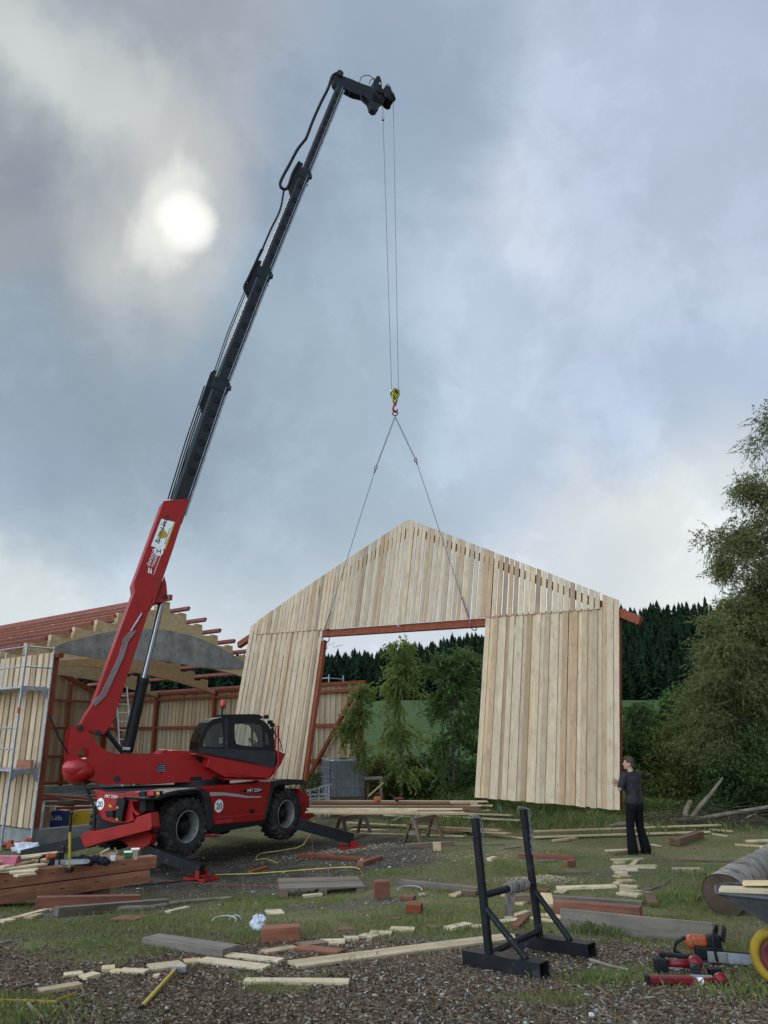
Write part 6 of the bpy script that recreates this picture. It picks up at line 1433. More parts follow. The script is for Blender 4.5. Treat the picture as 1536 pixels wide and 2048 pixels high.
# lower boards lying behind the sawhorses
for i, (x1, y1, x2, y2, w_, lift, lb) in enumerate((
    (700, 1655, 1018, 1678, .2, .10, 'front long board of the low pile behind the sawhorses'), (690, 1657, 1000, 1674, .2, .13, 'upper board of the low pile behind the sawhorses'),
    (705, 1662, 960, 1668, .2, .02, 'lower board of the low pile behind the sawhorses'), (720, 1670, 930, 1676, .15, .02, 'narrow board on the grass between the sawhorse legs'),
    (765, 1639, 1042, 1656, .2, .16, 'front board of the pile propped behind the stack, right of the sawhorses'), (745, 1636, 1025, 1648, .2, .20, 'rear board of the pile propped behind the stack'), (770, 1640, 1000, 1650, .18, .11, 'hidden lower board of the pile propped behind the stack'))):
    gplank(x1, y1, x2, y2, w_, .028, M_pale, lb, 'boards lying behind the sawhorses', lift=lift)
gplank(785, 1652, 800, 1645, .12, .14, M_greyw, 'grey bearer block under the pile behind the stack', cat='timber', name='timber'); gplank(930, 1668, 962, 1664, .12, .10, M_greyw, 'pale grey bearer block at the right end of the low pile', cat='timber', name='timber')
# ------------------------------------------------------------ tank, trestle and lean-to behind the stack
tk = PY(685, 1600, 27.0); tk.z = Tz(tk.x, tk.y)
r = empty('water_tank', tk, 0, 'grey plastic water tank in a galvanised wire cage', 'tank'); W2 = .6; H = 1.16; yaw = R(22); Mz = Matrix.Rotation(yaw, 3, 'Z')
b0 = tk + Vector((0, 0, .55))
MB().box(b0 + Vector((0, 0, H / 2)), (1.12, .98, H), Mz).build('plastic_bladder', M_tank, r, bevel=.07)
cg = MB()
for i in range(9):
    f = -W2 + 1.2 * i / 8
    for s_ in (-.52, .52): cg.cyl(b0 + Mz @ Vector((f, s_, 0)), b0 + Mz @ Vector((f, s_, H + .03)), .011, n=6)
    f2 = -.52 + 1.04 * i / 8
    for s_ in (-W2, W2): cg.cyl(b0 + Mz @ Vector((s_, f2, 0)), b0 + Mz @ Vector((s_, f2, H + .03)), .011, n=6)
for k in range(5):
    z = .03 + (H) * k / 4; P4 = [b0 + Mz @ Vector((sx * W2, sy * .52, z)) for sx, sy in ((-1, -1), (1, -1), (1, 1), (-1, 1))]
    for q in range(4): cg.cyl(P4[q], P4[(q + 1) % 4], .013, n=6)
cg.build('wire_cage', M_galv, r)
pl = MB(); pl.box(b0 - Vector((0, 0, .08)), (1.2, 1.04, .14), Mz); pl.build('pallet_base', M_brown, r)
for sx, sy in ((-1, -1), (1, -1), (1, 1), (-1, 1)): MB().box(tk + Mz @ Vector((sx * .5, sy * .42, .2)), (.14, .14, .4), Mz).build('block', M_brown, r)
MB().cyl(b0 + Vector((0, 0, H)), b0 + Vector((0, 0, H + .06)), .12, n=16).build('lid', M_black, r)
a = PY(660, 1553, 26.6); b_ = PY(700, 1551, 26.6); plank(a, b_, .12, .05, M_brown, 'dark brown offcut lying across the top of the water tank', name='timber', cat='timber')
# metal trestle
r = empty('metal_trestle', G(635, 1625), 0, 'grey steel trestle frame between the crane wheel and the water tank', 'trestle')
for yq in (24.5, 25.2):
    pts = [(612, 1582), (650, 1571), (660, 1570)]
    mb = MB(); mb.tube([PY(612, 1584, yq), PY(645, 1574, yq), PY(664, 1569, yq)], .03, 6); 
    for x_ in (620, 638, 652, 658): mb.beam(PY(x_, 1580 - (x_ - 612) * .26, yq), Vector((PY(x_, 1605, yq).x, yq, Tz(0, yq) )), .05, .05)
    for y_ in (1590, 1598, 1606): mb.beam(PY(614, y_, yq), PY(656, y_ - 2, yq), .04, .04)
    mb.build('side_frame', M_galv, r)
mb = MB()
for x_ in (620, 638, 656): mb.beam(PY(x_, 1600, 24.5), PY(x_, 1600, 25.2), .04, .04)
mb.build('cross_member', M_galv, r)
# timber post with slanting brace and bench top
r = empty('work_bench', PY(760, 1620, 24.8), 0, 'rough timber bench with one pale leg and a slanting batten right of the tank', 'bench')
zz = Tz(0, 24.8); c0 = PY(762, 1560, 24.8); MB().beam(Vector((c0.x, c0.y, zz)), c0, .09, .09).build('leg', M_brown, r)
c1 = PY(736, 1560, 25.6); MB().beam(Vector((c1.x, c1.y, zz)), c1, .09, .09).build('leg', M_brown, r)
a = PY(735, 1558, 25.2); b_ = PY(762, 1556, 25.2); MB().beam(a + Vector((-.1, 0, .02)), b_ + Vector((.05, 0, .0)), .9, .05).build('bench_top', M_greyw, r)
MB().beam(PY(737, 1592, 24.7), PY(767, 1565, 24.7), .03, .05).build('brace', M_pale, r)
# pale green post in front of the fence
a = G(733, 1640); c0 = PY(733, 1500, a.y)
# ------------------------------------------------------------ log, wheelbarrow, chain saws and cordless tools at the right
M_logend = simple('old_sawn_wood', (.075, .048, .03), .9, var=.35, vscale=5, bmp=.4)
lg0 = G(1453, 1838); lg1 = G(1542, 1736); rl = .235
lg = MB(); lg.smooth = True; p0 = lg0 + Vector((.08, .2, rl - .03)); p1 = lg1 + Vector((.25, .35, rl - .05)); x, y, z = frame_of(p0, p1)
nr_ = 30; ns_ = 26; vs = []
for i in range(ns_ + 1):
    f = i / ns_; c = p0.lerp(p1, f) + z * .015 * math.sin(f * 6)
    for k in range(nr_):
        a = 2 * math.pi * k / nr_; rr = rl * (1 - .22 * f) * (1 + .03 * math.sin(3 * a + f * 3) + .04 * (float(vn(3 + 2 * math.cos(a), 3 + 2 * math.sin(a) + f * 2, 5)) - .5) + .004 * (float(vn(9 + 6 * math.cos(a), 9 + 6 * math.sin(a) + f * 5, 6)) - .5)); vs.append(c + (y * math.cos(a) + z * math.sin(a)) * rr)
lg.add(vs, [(i * nr_ + k, i * nr_ + (k + 1) % nr_, (i + 1) * nr_ + (k + 1) % nr_, (i + 1) * nr_ + k) for i in range(ns_) for k in range(nr_)], True)
lr_ = empty('log', (lg0 + lg1) / 2, 0, 'thick grey barked log lying on the grass behind the wheelbarrow', 'log'); lg.build('bark', M_bark2, lr_)
mb = MB(); mb.add([p0 - x * -.012 + (v - p0) * .985 for v in vs[:nr_]], [tuple(range(nr_))], False); mb.build('sawn_end', M_logend, lr_); mb = MB(); mb.add([p1 - x * .01 + (v - p1) * .985 for v in vs[-nr_:]], [tuple(range(nr_))], False); mb.build('sawn_end', M_logend, lr_)
# wheelbarrow (most of it beyond the right edge)
wb0 = G(1552, 1976)
wb = empty('wheelbarrow', wb0, 0, 'wheelbarrow with grey tray and yellow wheel loaded with offcuts at the right edge', 'wheelbarrow')
wc = Vector((wb0.x + .06, wb0.y, Tz(wb0.x, wb0.y) + .205)); wax = Vector((.52, .85, 0)).normalized(); 
t_m = MB(); t_m.smooth = True; t_m.torus(wc, wax, .172, .036, 40, 12); wy = t_m.build('wheel', M_wheelyel, wb)
mb = MB(); mb.smooth = True; mb.lathe([(.13, -.03), (.135, 0), (.13, .03), (.1, .012), (.03, .02), (.03, -.02), (.1, -.012), (.13, -.03)], wc, wax, 28); mb.build('rim', simple('rusty_red_rim', (.13, .02, .015), .6, var=.3), wy)
wf = Vector((wax.y, -wax.x, 0))              # along the barrow towards its handles (right)
bk_ = wf
g_ = simple('turquoise_paint', (.02, .16, .17), .5)
for s_ in (-1, 1):
    a0 = wc + wax * s_ * .09; MB().tube([a0, a0 + Vector((.0, 0, .1)), a0 + wf * .16 + Vector((0, 0, .17)), a0 + wf * .55 + wax * s_ * .1 + Vector((0, 0, .2)), a0 + wf * 1.5 + wax * s_ * .15 + Vector((0, 0, .38))], .016, 8).build('frame_tube', g_, wb)
    MB().tube([a0 + wf * .85 + wax * s_ * .1 + Vector((0, 0, .22)), a0 + wf * .95 + wax * s_ * .14 + Vector((0, 0, -.2))], .015, 8).build('leg', g_, wb)
tr0 = wc + Vector((0, 0, .20)); 
def tw(f, s_, h): return tr0 + wf * f + wax * s_ + Vector((0, 0, h))
mb = MB(); out_ = [tw(-.36, -.24, .24), tw(-.40, .0, .25), tw(-.36, .24, .24), tw(.5, .36, .25), tw(.95, .30, .30), tw(.95, -.30, .30), tw(.5, -.36, .25)]
bot_ = [tw(.10, -.14, -.03), tw(.08, 0, -.03), tw(.10, .14, -.03), tw(.5, .2, -.03), tw(.75, .18, -.0), tw(.75, -.18, -.0), tw(.5, -.2, -.03)]
n = 7; inn = [o + Vector((0, 0, .004)) + (tr0 + wf * .4 + Vector((0, 0, .2)) - o) * .012 for o in out_]; inb = [o + Vector((0, 0, .008)) for o in bot_]
mb.add(out_ + bot_, [(k, (k + 1) % n, n + (k + 1) % n, n + k) for k in range(n)] + [tuple(range(n, 2 * n))], False)
mb.add(inn + inb, [(k, n + k, n + (k + 1) % n, (k + 1) % n) for k in range(n)] + [tuple(range(n, 2 * n))[::-1]], False)
mb.build('tray', simple('grey_tray', (.075, .078, .08), .6, metal=.0, var=.3, vscale=8, dirt=((.2, .18, .15), 9, .6)), wb)
mb = MB(); mb.tube(out_ + [out_[0]], .012, 8); mb.build('tray_rim', MATS['grey_tray'], wb)
def bpl(f0, s0, h0, f1, s1, h1, w_, t_, mt, lb): return plank(tw(f0, s0, h0), tw(f1, s1, h1), w_, t_, mt, lb, 'offcuts in the wheelbarrow', name='offcut', cat='offcut')
bpl(-.34, -.17, .262, .75, -.10, .31, .19, .022, M_pale, 'lowest offcut along the near rim of the wheelbarrow'); bpl(-.18, -.08, .305, .8, -.02, .38, .12, .024, M_pale, 'long pale offcut resting across the top of the wheelbarrow load')
bpl(-.02, .1, .28, .8, .12, .34, .14, .022, M_pale, 'broad pale offcut at the back of the wheelbarrow load'); bpl(.0, .06, .30, .12, .12, .44, .10, .024, M_larch, 'small red triangular offcut standing up in the wheelbarrow'); bpl(.12, .1, .32, .28, .16, .48, .06, .024, M_pale, 'short offcut tilted upwards in the wheelbarrow'); bpl(.3, .12, .46, .42, .05, .34, .05, .022, M_pale, 'thin offcut leaning on the tilted one in the wheelbarrow')
# chain saw on the grass
def chainsaw(c, yaw, sc, label, group=None, half=False):
    r = empty('chainsaw', c, yaw, label, 'chainsaw', group); M3 = Matrix.Rotation(yaw, 3, 'Z'); q = lambda x, y, z: c + M3 @ (Vector((x, y, z)) * sc)
    mb = MB(); mb.box(q(0, 0, .11), (.24 * sc, .14 * sc, .11 * sc), M3); mb.box(q(.05, 0, .2), (.12 * sc, .12 * sc, .10 * sc), M3); mb.build('engine', M_black, r, bevel=.02 * sc)
    mb = MB(); mb.box(q(-.07, 0, .20), (.13 * sc, .12 * sc, .085 * sc), M3); mb.ell(q(-.14, 0, .185), (.05 * sc, .06 * sc, .06 * sc), M3); mb.build('cover', M_orange, r, bevel=.025 * sc)
    mb = MB(); mb.box(q(.06, -.09, .09), (.17 * sc, .02 * sc, .09 * sc), M3); mb.build('sprocket_cover', M_rim, r, bevel=.008)
    MB().tube([q(.05, -.1, .06), q(.03, -.11, .2), q(.05, -.09, .30), q(.08, 0, .325), q(.10, .09, .31), q(.09, .10, .2), q(.07, .09, .08)], .0125 * sc, 8).build('front_handle', M_black, r)
    MB().tube([q(-.1, 0, .2), q(-.2, .0, .21), q(-.27, 0, .17), q(-.29, 0, .1), q(-.2, 0, .055), q(-.08, 0, .06)], .017 * sc, 8).build('rear_handle', M_black, r)
    mb = MB(); mb.box(q(.14, 0, .26), (.012 * sc, .15 * sc, .12 * sc), M3 @ Matrix.Rotation(R(15), 3, 'Y')); mb.build('hand_guard', M_black, r)
    mb = MB(); pts = [(.1, .045), (.5, .05), (.54, .07), (.55, .09), (.54, .11), (.5, .125), (.1, .135)]
    mb.prism(pts, lambda a, z, d: q(a, d, z), -.095, -.088); bar = mb.build('guide_bar', M_galv, r)
    mb = MB(); cpts = [q(a, -.0915, z) for a, z in [(.1, .04), (.5, .044), (.548, .066), (.558, .09), (.548, .114), (.5, .131), (.1, .141)]]; mb.tube(cpts, .0065 * sc, 5); mb.build('saw_chain', M_dgrey, bar)
    return r
cc_ = G(1420, 1926); cc_.z -= .02; chainsaw(cc_, R(-14), .95, 'orange and black chainsaw on the ground in front of the wheelbarrow')
def tool_red(c, yaw, label):
    r = empty('cordless_tool', c, yaw, label, 'power tool'); M3 = Matrix.Rotation(yaw, 3, 'Z'); q = lambda x, y, z: c + M3 @ Vector((x, y, z)); return r, q, M3
c = G(1375, 1948); c.z += .0
r, q, M3 = tool_red(c, R(-8), 'red and black angle grinder between the chainsaw and the long red tool')
mb = MB(); mb.smooth = True; mb.cyl(q(-.14, 0, .07), q(.03, -.0, .075), .026, .034, n=16); mb.ell(q(.065, -.01, .085), (.06, .055, .055), M3); mb.build('housing', M_redpl, r)
mb = MB(); mb.box(q(-.2, 0, .06), (.10, .09, .10), M3); mb.build('battery', M_black, r, bevel=.01)
mb = MB(); mb.cyl(q(.05, -.09, .05), q(.055, -.02, .06), .038, .045, n=16); mb.build('gear_head', M_dgrey, r)
MB().beam(q(-.2, .05, .125), q(.02, .06, .11), .05, .03).build('side_handle', M_black, r, bevel=.01)
c = G(1480, 1958); bx = MB(); bx.box(G(1430, 1952) + Vector((0, 0, .03)), (.10, .07, .055), Matrix.Rotation(.1, 3, 'Z')); o = bx.build('battery_pack', M_black, loc=G(1430, 1952), bevel=.008); tag(o, 'small black battery pack just above the long red tool', 'battery')
c = G(1378, 1972)
r, q, M3 = tool_red(c, R(-3), 'long dark red caulking gun shaped tool, lowest of the tools at the right')
mb = MB(); mb.box(q(-.13, 0, .04), (.34, .06, .055), M3); mb.build('barrel', M_redpl, r, bevel=.012)
MB().box(q(-.305, 0, .04), (.03, .07, .065), M3).build('end_cap', M_black, r, bevel=.006)
MB().beam(q(.02, .01, .062), q(.18, .01, .058), .03, .02).build('slide', M_rim, r)
mb = MB(); mb.smooth = True; mb.cyl(q(.02, -.02, .035), q(.2, -.02, .04), .022, .025, n=14); mb.ell(q(.235, -.01, .05), (.05, .045, .048), M3); mb.build('motor_housing', M_redpl, r)
MB().cyl(q(.06, -.02, .036), q(.1, -.02, .038), .0265, n=14).build('paper_band', M_white, r)
MB().box(q(.235, -.02, .018), (.09, .07, .034), M3).build('battery', M_black, r, bevel=.008)
# ------------------------------------------------------------ pair of larch beams with the carpenters' things on top
La0 = PZ(306, 1725, -.16); Ldir = (PZ(306, 1725, -.16) - PZ(0, 1764, -.16)).normalized()
def lp(a, s_, z): q = La0 + Ldir * a + Vector((Ldir.y, -Ldir.x, 0)) * s_; return Vector((q.x, q.y, z))
LT = PZ(306, 1712, -.1); ztop = -.055; hb_ = .175
g_up = []
def larch(a0, a1, s_, zt_, lb, w_=.2): return plank(lp(a0, s_, zt_ - hb_ / 2), lp(a1, s_, zt_ - hb_ / 2), w_, hb_, M_larch, lb, 'larch beams stacked at the left', name='beam', cat='beam', bevel=.006)
larch(-5.5, 0.0, 0, ztop, 'upper front larch beam of the stack at the left edge')
larch(-5.5, -.11, .02, ztop - hb_ - .012, 'lower front larch beam of the stack at the left edge')
for k, s_ in enumerate((-.215, -.43, -.645)):
    larch(-5.5, -.25 - .1 * k, s_, ztop - .004 * k - .003, 'upper larch beam %s row behind the front one' % ('one', 'two', 'three')[k]); larch(-5.5, -.3 - .1 * k, s_, ztop - hb_ - .014, 'lower larch beam %s row behind the front one' % ('one', 'two', 'three')[k])
for a_ in (-.85, -3.6): 
    q0 = lp(a_, .06, 0); q1 = lp(a_ + .1, -.8, 0); zb = ztop - 2 * hb_ - .02; gz = min(Tz(q0.x, q0.y), Tz(q1.x, q1.y)); t_ = max(.08, zb - gz); plank(Vector((q0.x, q0.y, zb - t_ / 2)), Vector((q1.x, q1.y, zb - t_ / 2)), .26, t_, M_brown, 'squared bearer block under the %s of the larch beams' % ('right end' if a_ > -1 else 'left part'), name='timber', cat='timber')
def topp(px, py, h=0.0): p = PZ(px, py, ztop + h); return p
# offcut boards heaped on the beams
k = 0
for x1, y1, x2, y2, w_, h_ in ((-30, 1722, 116, 1705, .12, .11), (-40, 1728, 80, 1712, .1, .13), (-20, 1742, 90, 1728, .12, .06), (-60, 1748, 75, 1738, .12, .03), (20, 1745, 70, 1742, .14, .09), (0, 1735, 60, 1722, .1, .085), (75, 1728, 150, 1718, .08, .03), (35, 1732, 75, 1720, .1, .06), (70, 1722, 110, 1717, .12, .075), (30, 1752, 68, 1747, .12, .02)):
    a = topp(x1, y1, h_); b_ = topp(x2, y2, h_)
    plank(a, b_, w_, .024, M_pale, ('topmost thin board of the heap on the larch beams', 'long thin board second in the heap on the larch beams', 'board in the middle of the heap on the larch beams, left of the orange saw', 'lowest front board of the heap on the larch beams', 'short thick offcut at the front of the heap on the larch beams', 'thin board slanting through the heap on the larch beams', 'narrow batten behind the orange saw on the larch beams', 'short offcut in the heap next to the orange saw', 'short offcut right behind the orange saw', 'offcut peeping out in front of the board heap')[k], 'board heap on the larch beams'); k += 1
c = topp(112, 1735, .0); chainsaw(c, R(20), .8, 'orange chainsaw lying on the larch beams at the left')
c = topp(14, 1742, .0); o = MB().cyl(c + Vector((-.17, 0, .10)), c + Vector((.14, 0, .10)), .095, n=24).build('film_roll', M_pink, loc=c, bevel=.01); tag(o, 'pink red roll on the larch beams, cut by the left edge', 'roll')
# cardboard box with open flaps
c = topp(216, 1722, .0); r = empty('small_box', c, 0, 'small open cardboard box on the larch beams near their right end', 'box'); M3 = Matrix.Rotation(R(18), 3, 'Z')
MB().box(c + Vector((0, 0, .055)), (.22, .16, .11), M3).build('body', M_card, r); mb = MB(); mb.box(c + M3 @ Vector((-.06, 0, .14)), (.14, .16, .006), M3 @ Matrix.Rotation(R(-28), 3, 'Y')); mb.box(c + M3 @ Vector((.1, 0, .14)), (.08, .16, .006), M3 @ Matrix.Rotation(R(55), 3, 'Y')); mb.build('flap', M_card, r)
MB().box(c + M3 @ Vector((.06, -.083, .05)), (.07, .004, .07), M3).build('label', M_white, r)
for px_, lb, cm in ((256, 'green and white carton on the larch beams', M_green), (270, 'pale opened packet at the right end of the larch beams', M_card)):
    c = topp(px_, 1716, 0); r = empty('packet', c, 0, lb, 'packet'); MB().box(c + Vector((0, 0, .045)), (.11 if cm is M_green else .07, .1, .07 if cm is M_green else .14), M3).build('body', cm, r, bevel=.004); MB().box(c + Vector((0, -.02, .09 if cm is M_green else .13)), (.12, .06, .004), M3 @ Matrix.Rotation(.3, 3, 'X')).build('flap', M_white, r)
# dark jacket bundle
c = topp(180, 1728, .02); mb = MB(); mb.smooth = True
random.seed(3)
for k in range(11): mb.ell(c + Vector((-.22 + .045 * k, random.uniform(-.04, .06), .03 + random.uniform(-.01, .045))), (.075, .07, .05), Matrix.Rotation(random.random() * 3, 3, 'Z'), 10, 7, .25)
o = mb.build('jacket', simple('dark_cloth', (.012, .013, .02), .95, bmp=.6), loc=c); tag(o, 'dark crumpled jacket lying between the orange saw and the cardboard box', 'jacket')
# crowbar/level pole with yellow shaft standing up from the beams
a = topp(138, 1726, 0); a = PZ(139, 1735, ztop); r = empty('long_tool', a, 0, 'upright tool with yellow shaft and black upper half standing behind the larch beams', 'hand tool')
m_ = PY(140, 1664, a.y); t_ = PY(143, 1626, a.y); MB().cyl(a, m_, .018, n=14).build('shaft', M_yelp, r); MB().cyl(m_, t_, .017, n=12).build('upper_tube', M_black, r); MB().cyl(t_ + Vector((-.02, 0, 0)), t_ + Vector((.02, 0, 0)), .022, n=12).build('cap', M_black, r); MB().box(a + Vector((0, 0, -.03)), (.09, .09, .06)).build('foot', M_black, r, bevel=.01)
# orange clamps and film by the scaffold foot
for k, (px_, py_) in enumerate(((15, 1688), (30, 1690), (52, 1683))):
    c = G(px_, py_ + 12); r = empty('orange_clamp', c, 0, ('orange plastic crate piece at the far left under the scaffold', 'orange plastic block in the middle under the scaffold', 'orange plastic block lying highest by the scaffold foot')[k], 'plastic block'); mb = MB(); mb.box(c + Vector((0, 0, .1)), (.22, .2, .1), Matrix.Rotation(.4 * k, 3, 'Z')); mb.box(c + Vector((.05, 0, .18)), (.1, .14, .07), Matrix.Rotation(.9 * k, 3, 'Z')); mb.build('body', M_orange, r, bevel=.015); MB().box(c + Vector((-.05, -.1, .1)), (.07, .03, .05)).build('recess', M_black, r)
def crumple(c, r_, mat, name, label, cat, n=7, flat=.6):
    c = Vector(c); mb = MB(); vs = []; nu, nv = 22, 14
    for j in range(nv + 1):
        for i in range(nu):
            th = math.pi * j / nv; ph = 2 * math.pi * i / nu; k = .62 + .75 * float(vn(ph * 2.2 + c.x * 9, th * 3.1 + c.y * 7, 91)) ; 
            if j in (0, nv): k = 1
            vs.append(c + Vector((r_[0] * math.sin(th) * math.cos(ph) * k, r_[1] * math.sin(th) * math.sin(ph) * k, r_[2] * math.cos(th) * k + r_[2] * .6)))
    mb.add(vs, [(j * nu + i, (j + 1) * nu + i, (j + 1) * nu + (i + 1) % nu, j * nu + (i + 1) % nu) for j in range(nv) for i in range(nu)], False)
    return tag(mb.build(name, mat, loc=c), label, cat)
crumple(G(52, 1703), (.35, .2, .12), M_plast, 'plastic_film', 'crumpled clear film at the foot of the left scaffold', 'film')
crumple(G(516, 1860), (.075, .06, .085), M_plast, 'plastic_bag', 'crumpled white plastic bag left of the red timber block', 'plastic bag')
crumple(G(1352, 1940) + Vector((0, 0, 0)), (.05, .035, .02), M_plast, 'plastic_scrap', 'small pale scrap by the red grinder', 'scrap')
# ------------------------------------------------------------ boards, blocks and offcuts lying about
random.seed(11)
g = gplank
g(585, 1935, 1032, 1877, .21, .028, M_pale, 'long pale plank lying diagonally to the foot of the steel stand', bow=.0)
g(488, 1968, 699, 1969, .10, .028, M_pale, 'short pale board lying alone in the mulch below the long plank')
g(300, 1888, 462, 1913, .21, .07, M_greyw, 'thick grey weathered plank at the edge of the mulch')
g(402, 1924, 534, 1940, .14, .024, M_pale, 'front one of the two pale boards touching the grey plank')
g(455, 1914, 562, 1926, .11, .024, M_pale, 'rear one of the two pale boards touching the grey plank')
g(300, 1940, 366, 1932, .19, .022, M_pale, 'pale tapered offcut behind the head of the yellow hammer', name='offcut', cat='offcut')
OFF = [  # x1,y1,x2,y2,w,t,mat,label
    (204, 1944, 230, 1942, .12, .03, M_pale, 'stubby offcut left of the tapered one in the mulch'), (228, 1949, 242, 1944, .10, .02, M_pale, 'small wedge offcut beside the stubby one'),
    (240, 1945, 294, 1948, .10, .022, M_pale, 'narrow offcut lying just left of the hammer head'), (126, 1955, 164, 1951, .09, .022, M_pale, 'thin curved offcut at the left of the mulch'),
    (171, 1956, 188, 1960, .13, .03, M_pale, 'square offcut right of the thin curved one'), (78, 1989, 160, 1975, .10, .03, M_pale, 'longer offcut above the yellow folding rule'),
    (305, 1956, 320, 1956, .06, .02, M_pale, 'tiny offcut below the hammer head'), (28, 1980, 60, 1972, .05, .02, M_brown, 'brown splinter at the far left of the mulch'),
    (368, 1928, 402, 1925, .12, .022, M_pale, 'offcut between the tapered one and the front board'), (528, 1908, 590, 1898, .12, .022, M_pale, 'first offcut of the curving row, nearest the two boards'),
    (596, 1899, 683, 1909, .15, .026, M_block, 'tan offcut in the curving row beside the long plank'), (602, 1894, 652, 1888, .14, .024, M_brown, 'brownish offcut of the curving row'),
    (640, 1888, 690, 1887, .15, .024, M_pale, 'bright offcut of the curving row behind the tan one'), (689, 1882, 717, 1881, .10, .03, M_pale, 'small thick offcut of the curving row'),
    (722, 1874, 752, 1878, .13, .024, M_pale, 'offcut of the curving row before the middle'), (740, 1869, 783, 1870, .12, .024, M_pale, 'offcut in the middle of the curving row'),
    (780, 1863, 830, 1864, .17, .028, M_pale, 'large offcut of the curving row'), (852, 1856, 882, 1860, .10, .03, M_brown, 'dull offcut of the curving row left of the stand'),
    (896, 1862, 938, 1853, .12, .035, M_pale, 'offcut with a dark nail plate left of the stand upright'), (942, 1856, 965, 1855, .1, .02, M_pale, 'pale offcut just left of the stand upright'),
    (990, 1848, 1040, 1842, .12, .022, M_pale, 'offcut seen between the uprights of the stand'), (1015, 1840, 1056, 1826, .08, .026, M_pale, 'slanting batten between the uprights of the stand'),
    (1030, 1860, 1054, 1836, .09, .04, M_block, 'reddish batten between the uprights of the stand'), (1050, 1838, 1110, 1846, .08, .022, M_pale, 'thin pale offcut behind the brace of the right upright'),
    (1088, 1832, 1128, 1840, .14, .024, M_pale, 'pale offcut leaning on the grey board behind the right brace'), (532, 1828, 566, 1826, .24, .02, M_pale, 'square pale offcut alone on the grass above the plastic bag'),
    (676, 1862, 706, 1861, .1, .018, M_block, 'small reddish chip of wood on the grass above the curving row'), (780, 1840, 802, 1838, .08, .012, M_block, 'thin reddish sliver on the grass'),
    (245, 1843, 275, 1834, .3, .02, M_block, 'flat reddish board piece on the grass at the left'), (335, 1828, 376, 1818, .08, .03, M_pale, 'bright stripped piece of bark on the grass'),
    (20, 1843, 40, 1838, .1, .03, M_pale, 'light offcut at the left edge of the grass'), (40, 1838, 95, 1822, .09, .03, M_pale, 'long light splinter at the left below the red beam'),
    (55, 1840, 78, 1833, .1, .03, M_pale, 'short light offcut under the long splinter'), (0, 1847, 26, 1844, .12, .03, M_pale, 'light offcut cut by the left edge'),
    (95, 1823, 130, 1820, .12, .025, M_pale, 'light offcut lying against the lower red beam'),
    (905, 1795, 930, 1786, .11, .03, M_pale, 'offcut lying against the leg of the stand'), (1035, 1812, 1060, 1800, .14, .03, M_pale, 'offcut left of the big red beam'),
    (1008, 1796, 1022, 1790, .1, .04, M_pale, 'small offcut between the crossbar and the red beams'), (1118, 1788, 1132, 1779, .14, .02, M_pale, 'upright looking pale offcut behind the big red beam'),
    (1330, 1799, 1350, 1782, .0, .0, None, ''),
    (500, 1748, 534, 1738, .1, .05, M_red, 'short dark red block by the yellow cable'), (978, 1724, 990, 1720, .1, .06, M_pale, 'small pale block left of the stand upright in the far grass'),
    (1300, 1690, 1320, 1694, .12, .02, M_pale, 'pale flat offcut right of the man'), (1000, 1812, 1010, 1808, .0, .0, None, ''),
    (1132, 1735, 1148, 1732, .1, .10, M_block, 'small red brown block in the far grass before the man'), (975, 1820, 1000, 1818, .0, 0, None, ''),
    (1345, 1741, 1406, 1741, .06, .04, M_pale, 'pale batten in the grass right of the path of offcuts'),]
for x1, y1, x2, y2, w_, t_, mt, lb in OFF:
    if mt: g(x1, y1, x2, y2, w_, t_, mt, lb, 'offcuts scattered on the ground', name='offcut', cat='offcut')
# blocks and beams
def block(px, py, w_, d_, h_, yaw, mat, label, cat='block', name='timber_block'):
    c = G(px, py); M3 = Matrix.Rotation(R(yaw), 3, 'Z'); L_ = max(w_, d_)
    a = c + M3 @ Vector((-w_ / 2, 0, h_ / 2)); b_ = c + M3 @ Vector((w_ / 2, 0, h_ / 2)); a.z = b_.z = c.z + h_ / 2 + .003
    return plank(a, b_, d_, h_, mat, label, 'timber blocks on the grass', name=name, cat=cat, bevel=.005)
block(561, 1883, .36, .16, .13, 12, M_block, 'big red brown beam end right of the plastic bag')
block(764, 1796, .20, .17, .21, 4, M_block, 'upright red brown cube of timber on the grass')
block(829, 1826, .17, .15, .10, -14, M_red, 'dark red block with a pale split top')
block(816, 1800, .18, .12, .05, -20, M_block, 'low reddish wedge left of the straw patch')
block(844, 1792, .09, .07, .03, 30, M_pale, 'tiny pale chip beside the reddish wedge')
block(874, 1702, .16, .12, .16, 0, M_pale, 'pale square block in front of the brown beam below the stack')
gplank(812, 1698, 905, 1692, .14, .09, M_brown, 'brown beam lying below the board stack', name='beam', cat='beam')
gplank(598, 1714, 735, 1722, .14, .06, M_red, 'dark red timber lying left to right in front of the front outrigger', name='beam', cat='beam')
gplank(720, 1734, 760, 1720, .14, .08, M_block, 'reddish timber meeting the dark red one at an angle', name='beam', cat='beam')
gplank(802, 1773, 958, 1790, .10, .09, M_greyw, 'grey squared timber running to the left upright of the stand', name='beam', cat='beam')
gplank(925, 1790, 955, 1792, .14, .06, M_brown, 'short brown block under the grey squared timber', name='beam', cat='beam')
gplank(70, 1822, 278, 1817, .13, .14, M_block, 'single red brown beam lying below the larch stack', name='beam', cat='beam', lift=.02)
gplank(110, 1834, 332, 1815, .12, .10, M_greyw, 'grey timber half under the single red brown beam', name='beam', cat='beam')
gplank(1112, 1830, 1284, 1845, .16, .15, M_block, 'big red beam lying right of the stand', name='beam', cat='beam')
gplank(1125, 1858, 1431, 1893, .045, .19, M_greyw, 'grey board standing on edge in front of the big red beam', name='plank')
gplank(1030, 1795, 1285, 1812, .12, .05, M_greyw, 'thin grey timber behind the big red beam', name='beam', cat='beam')
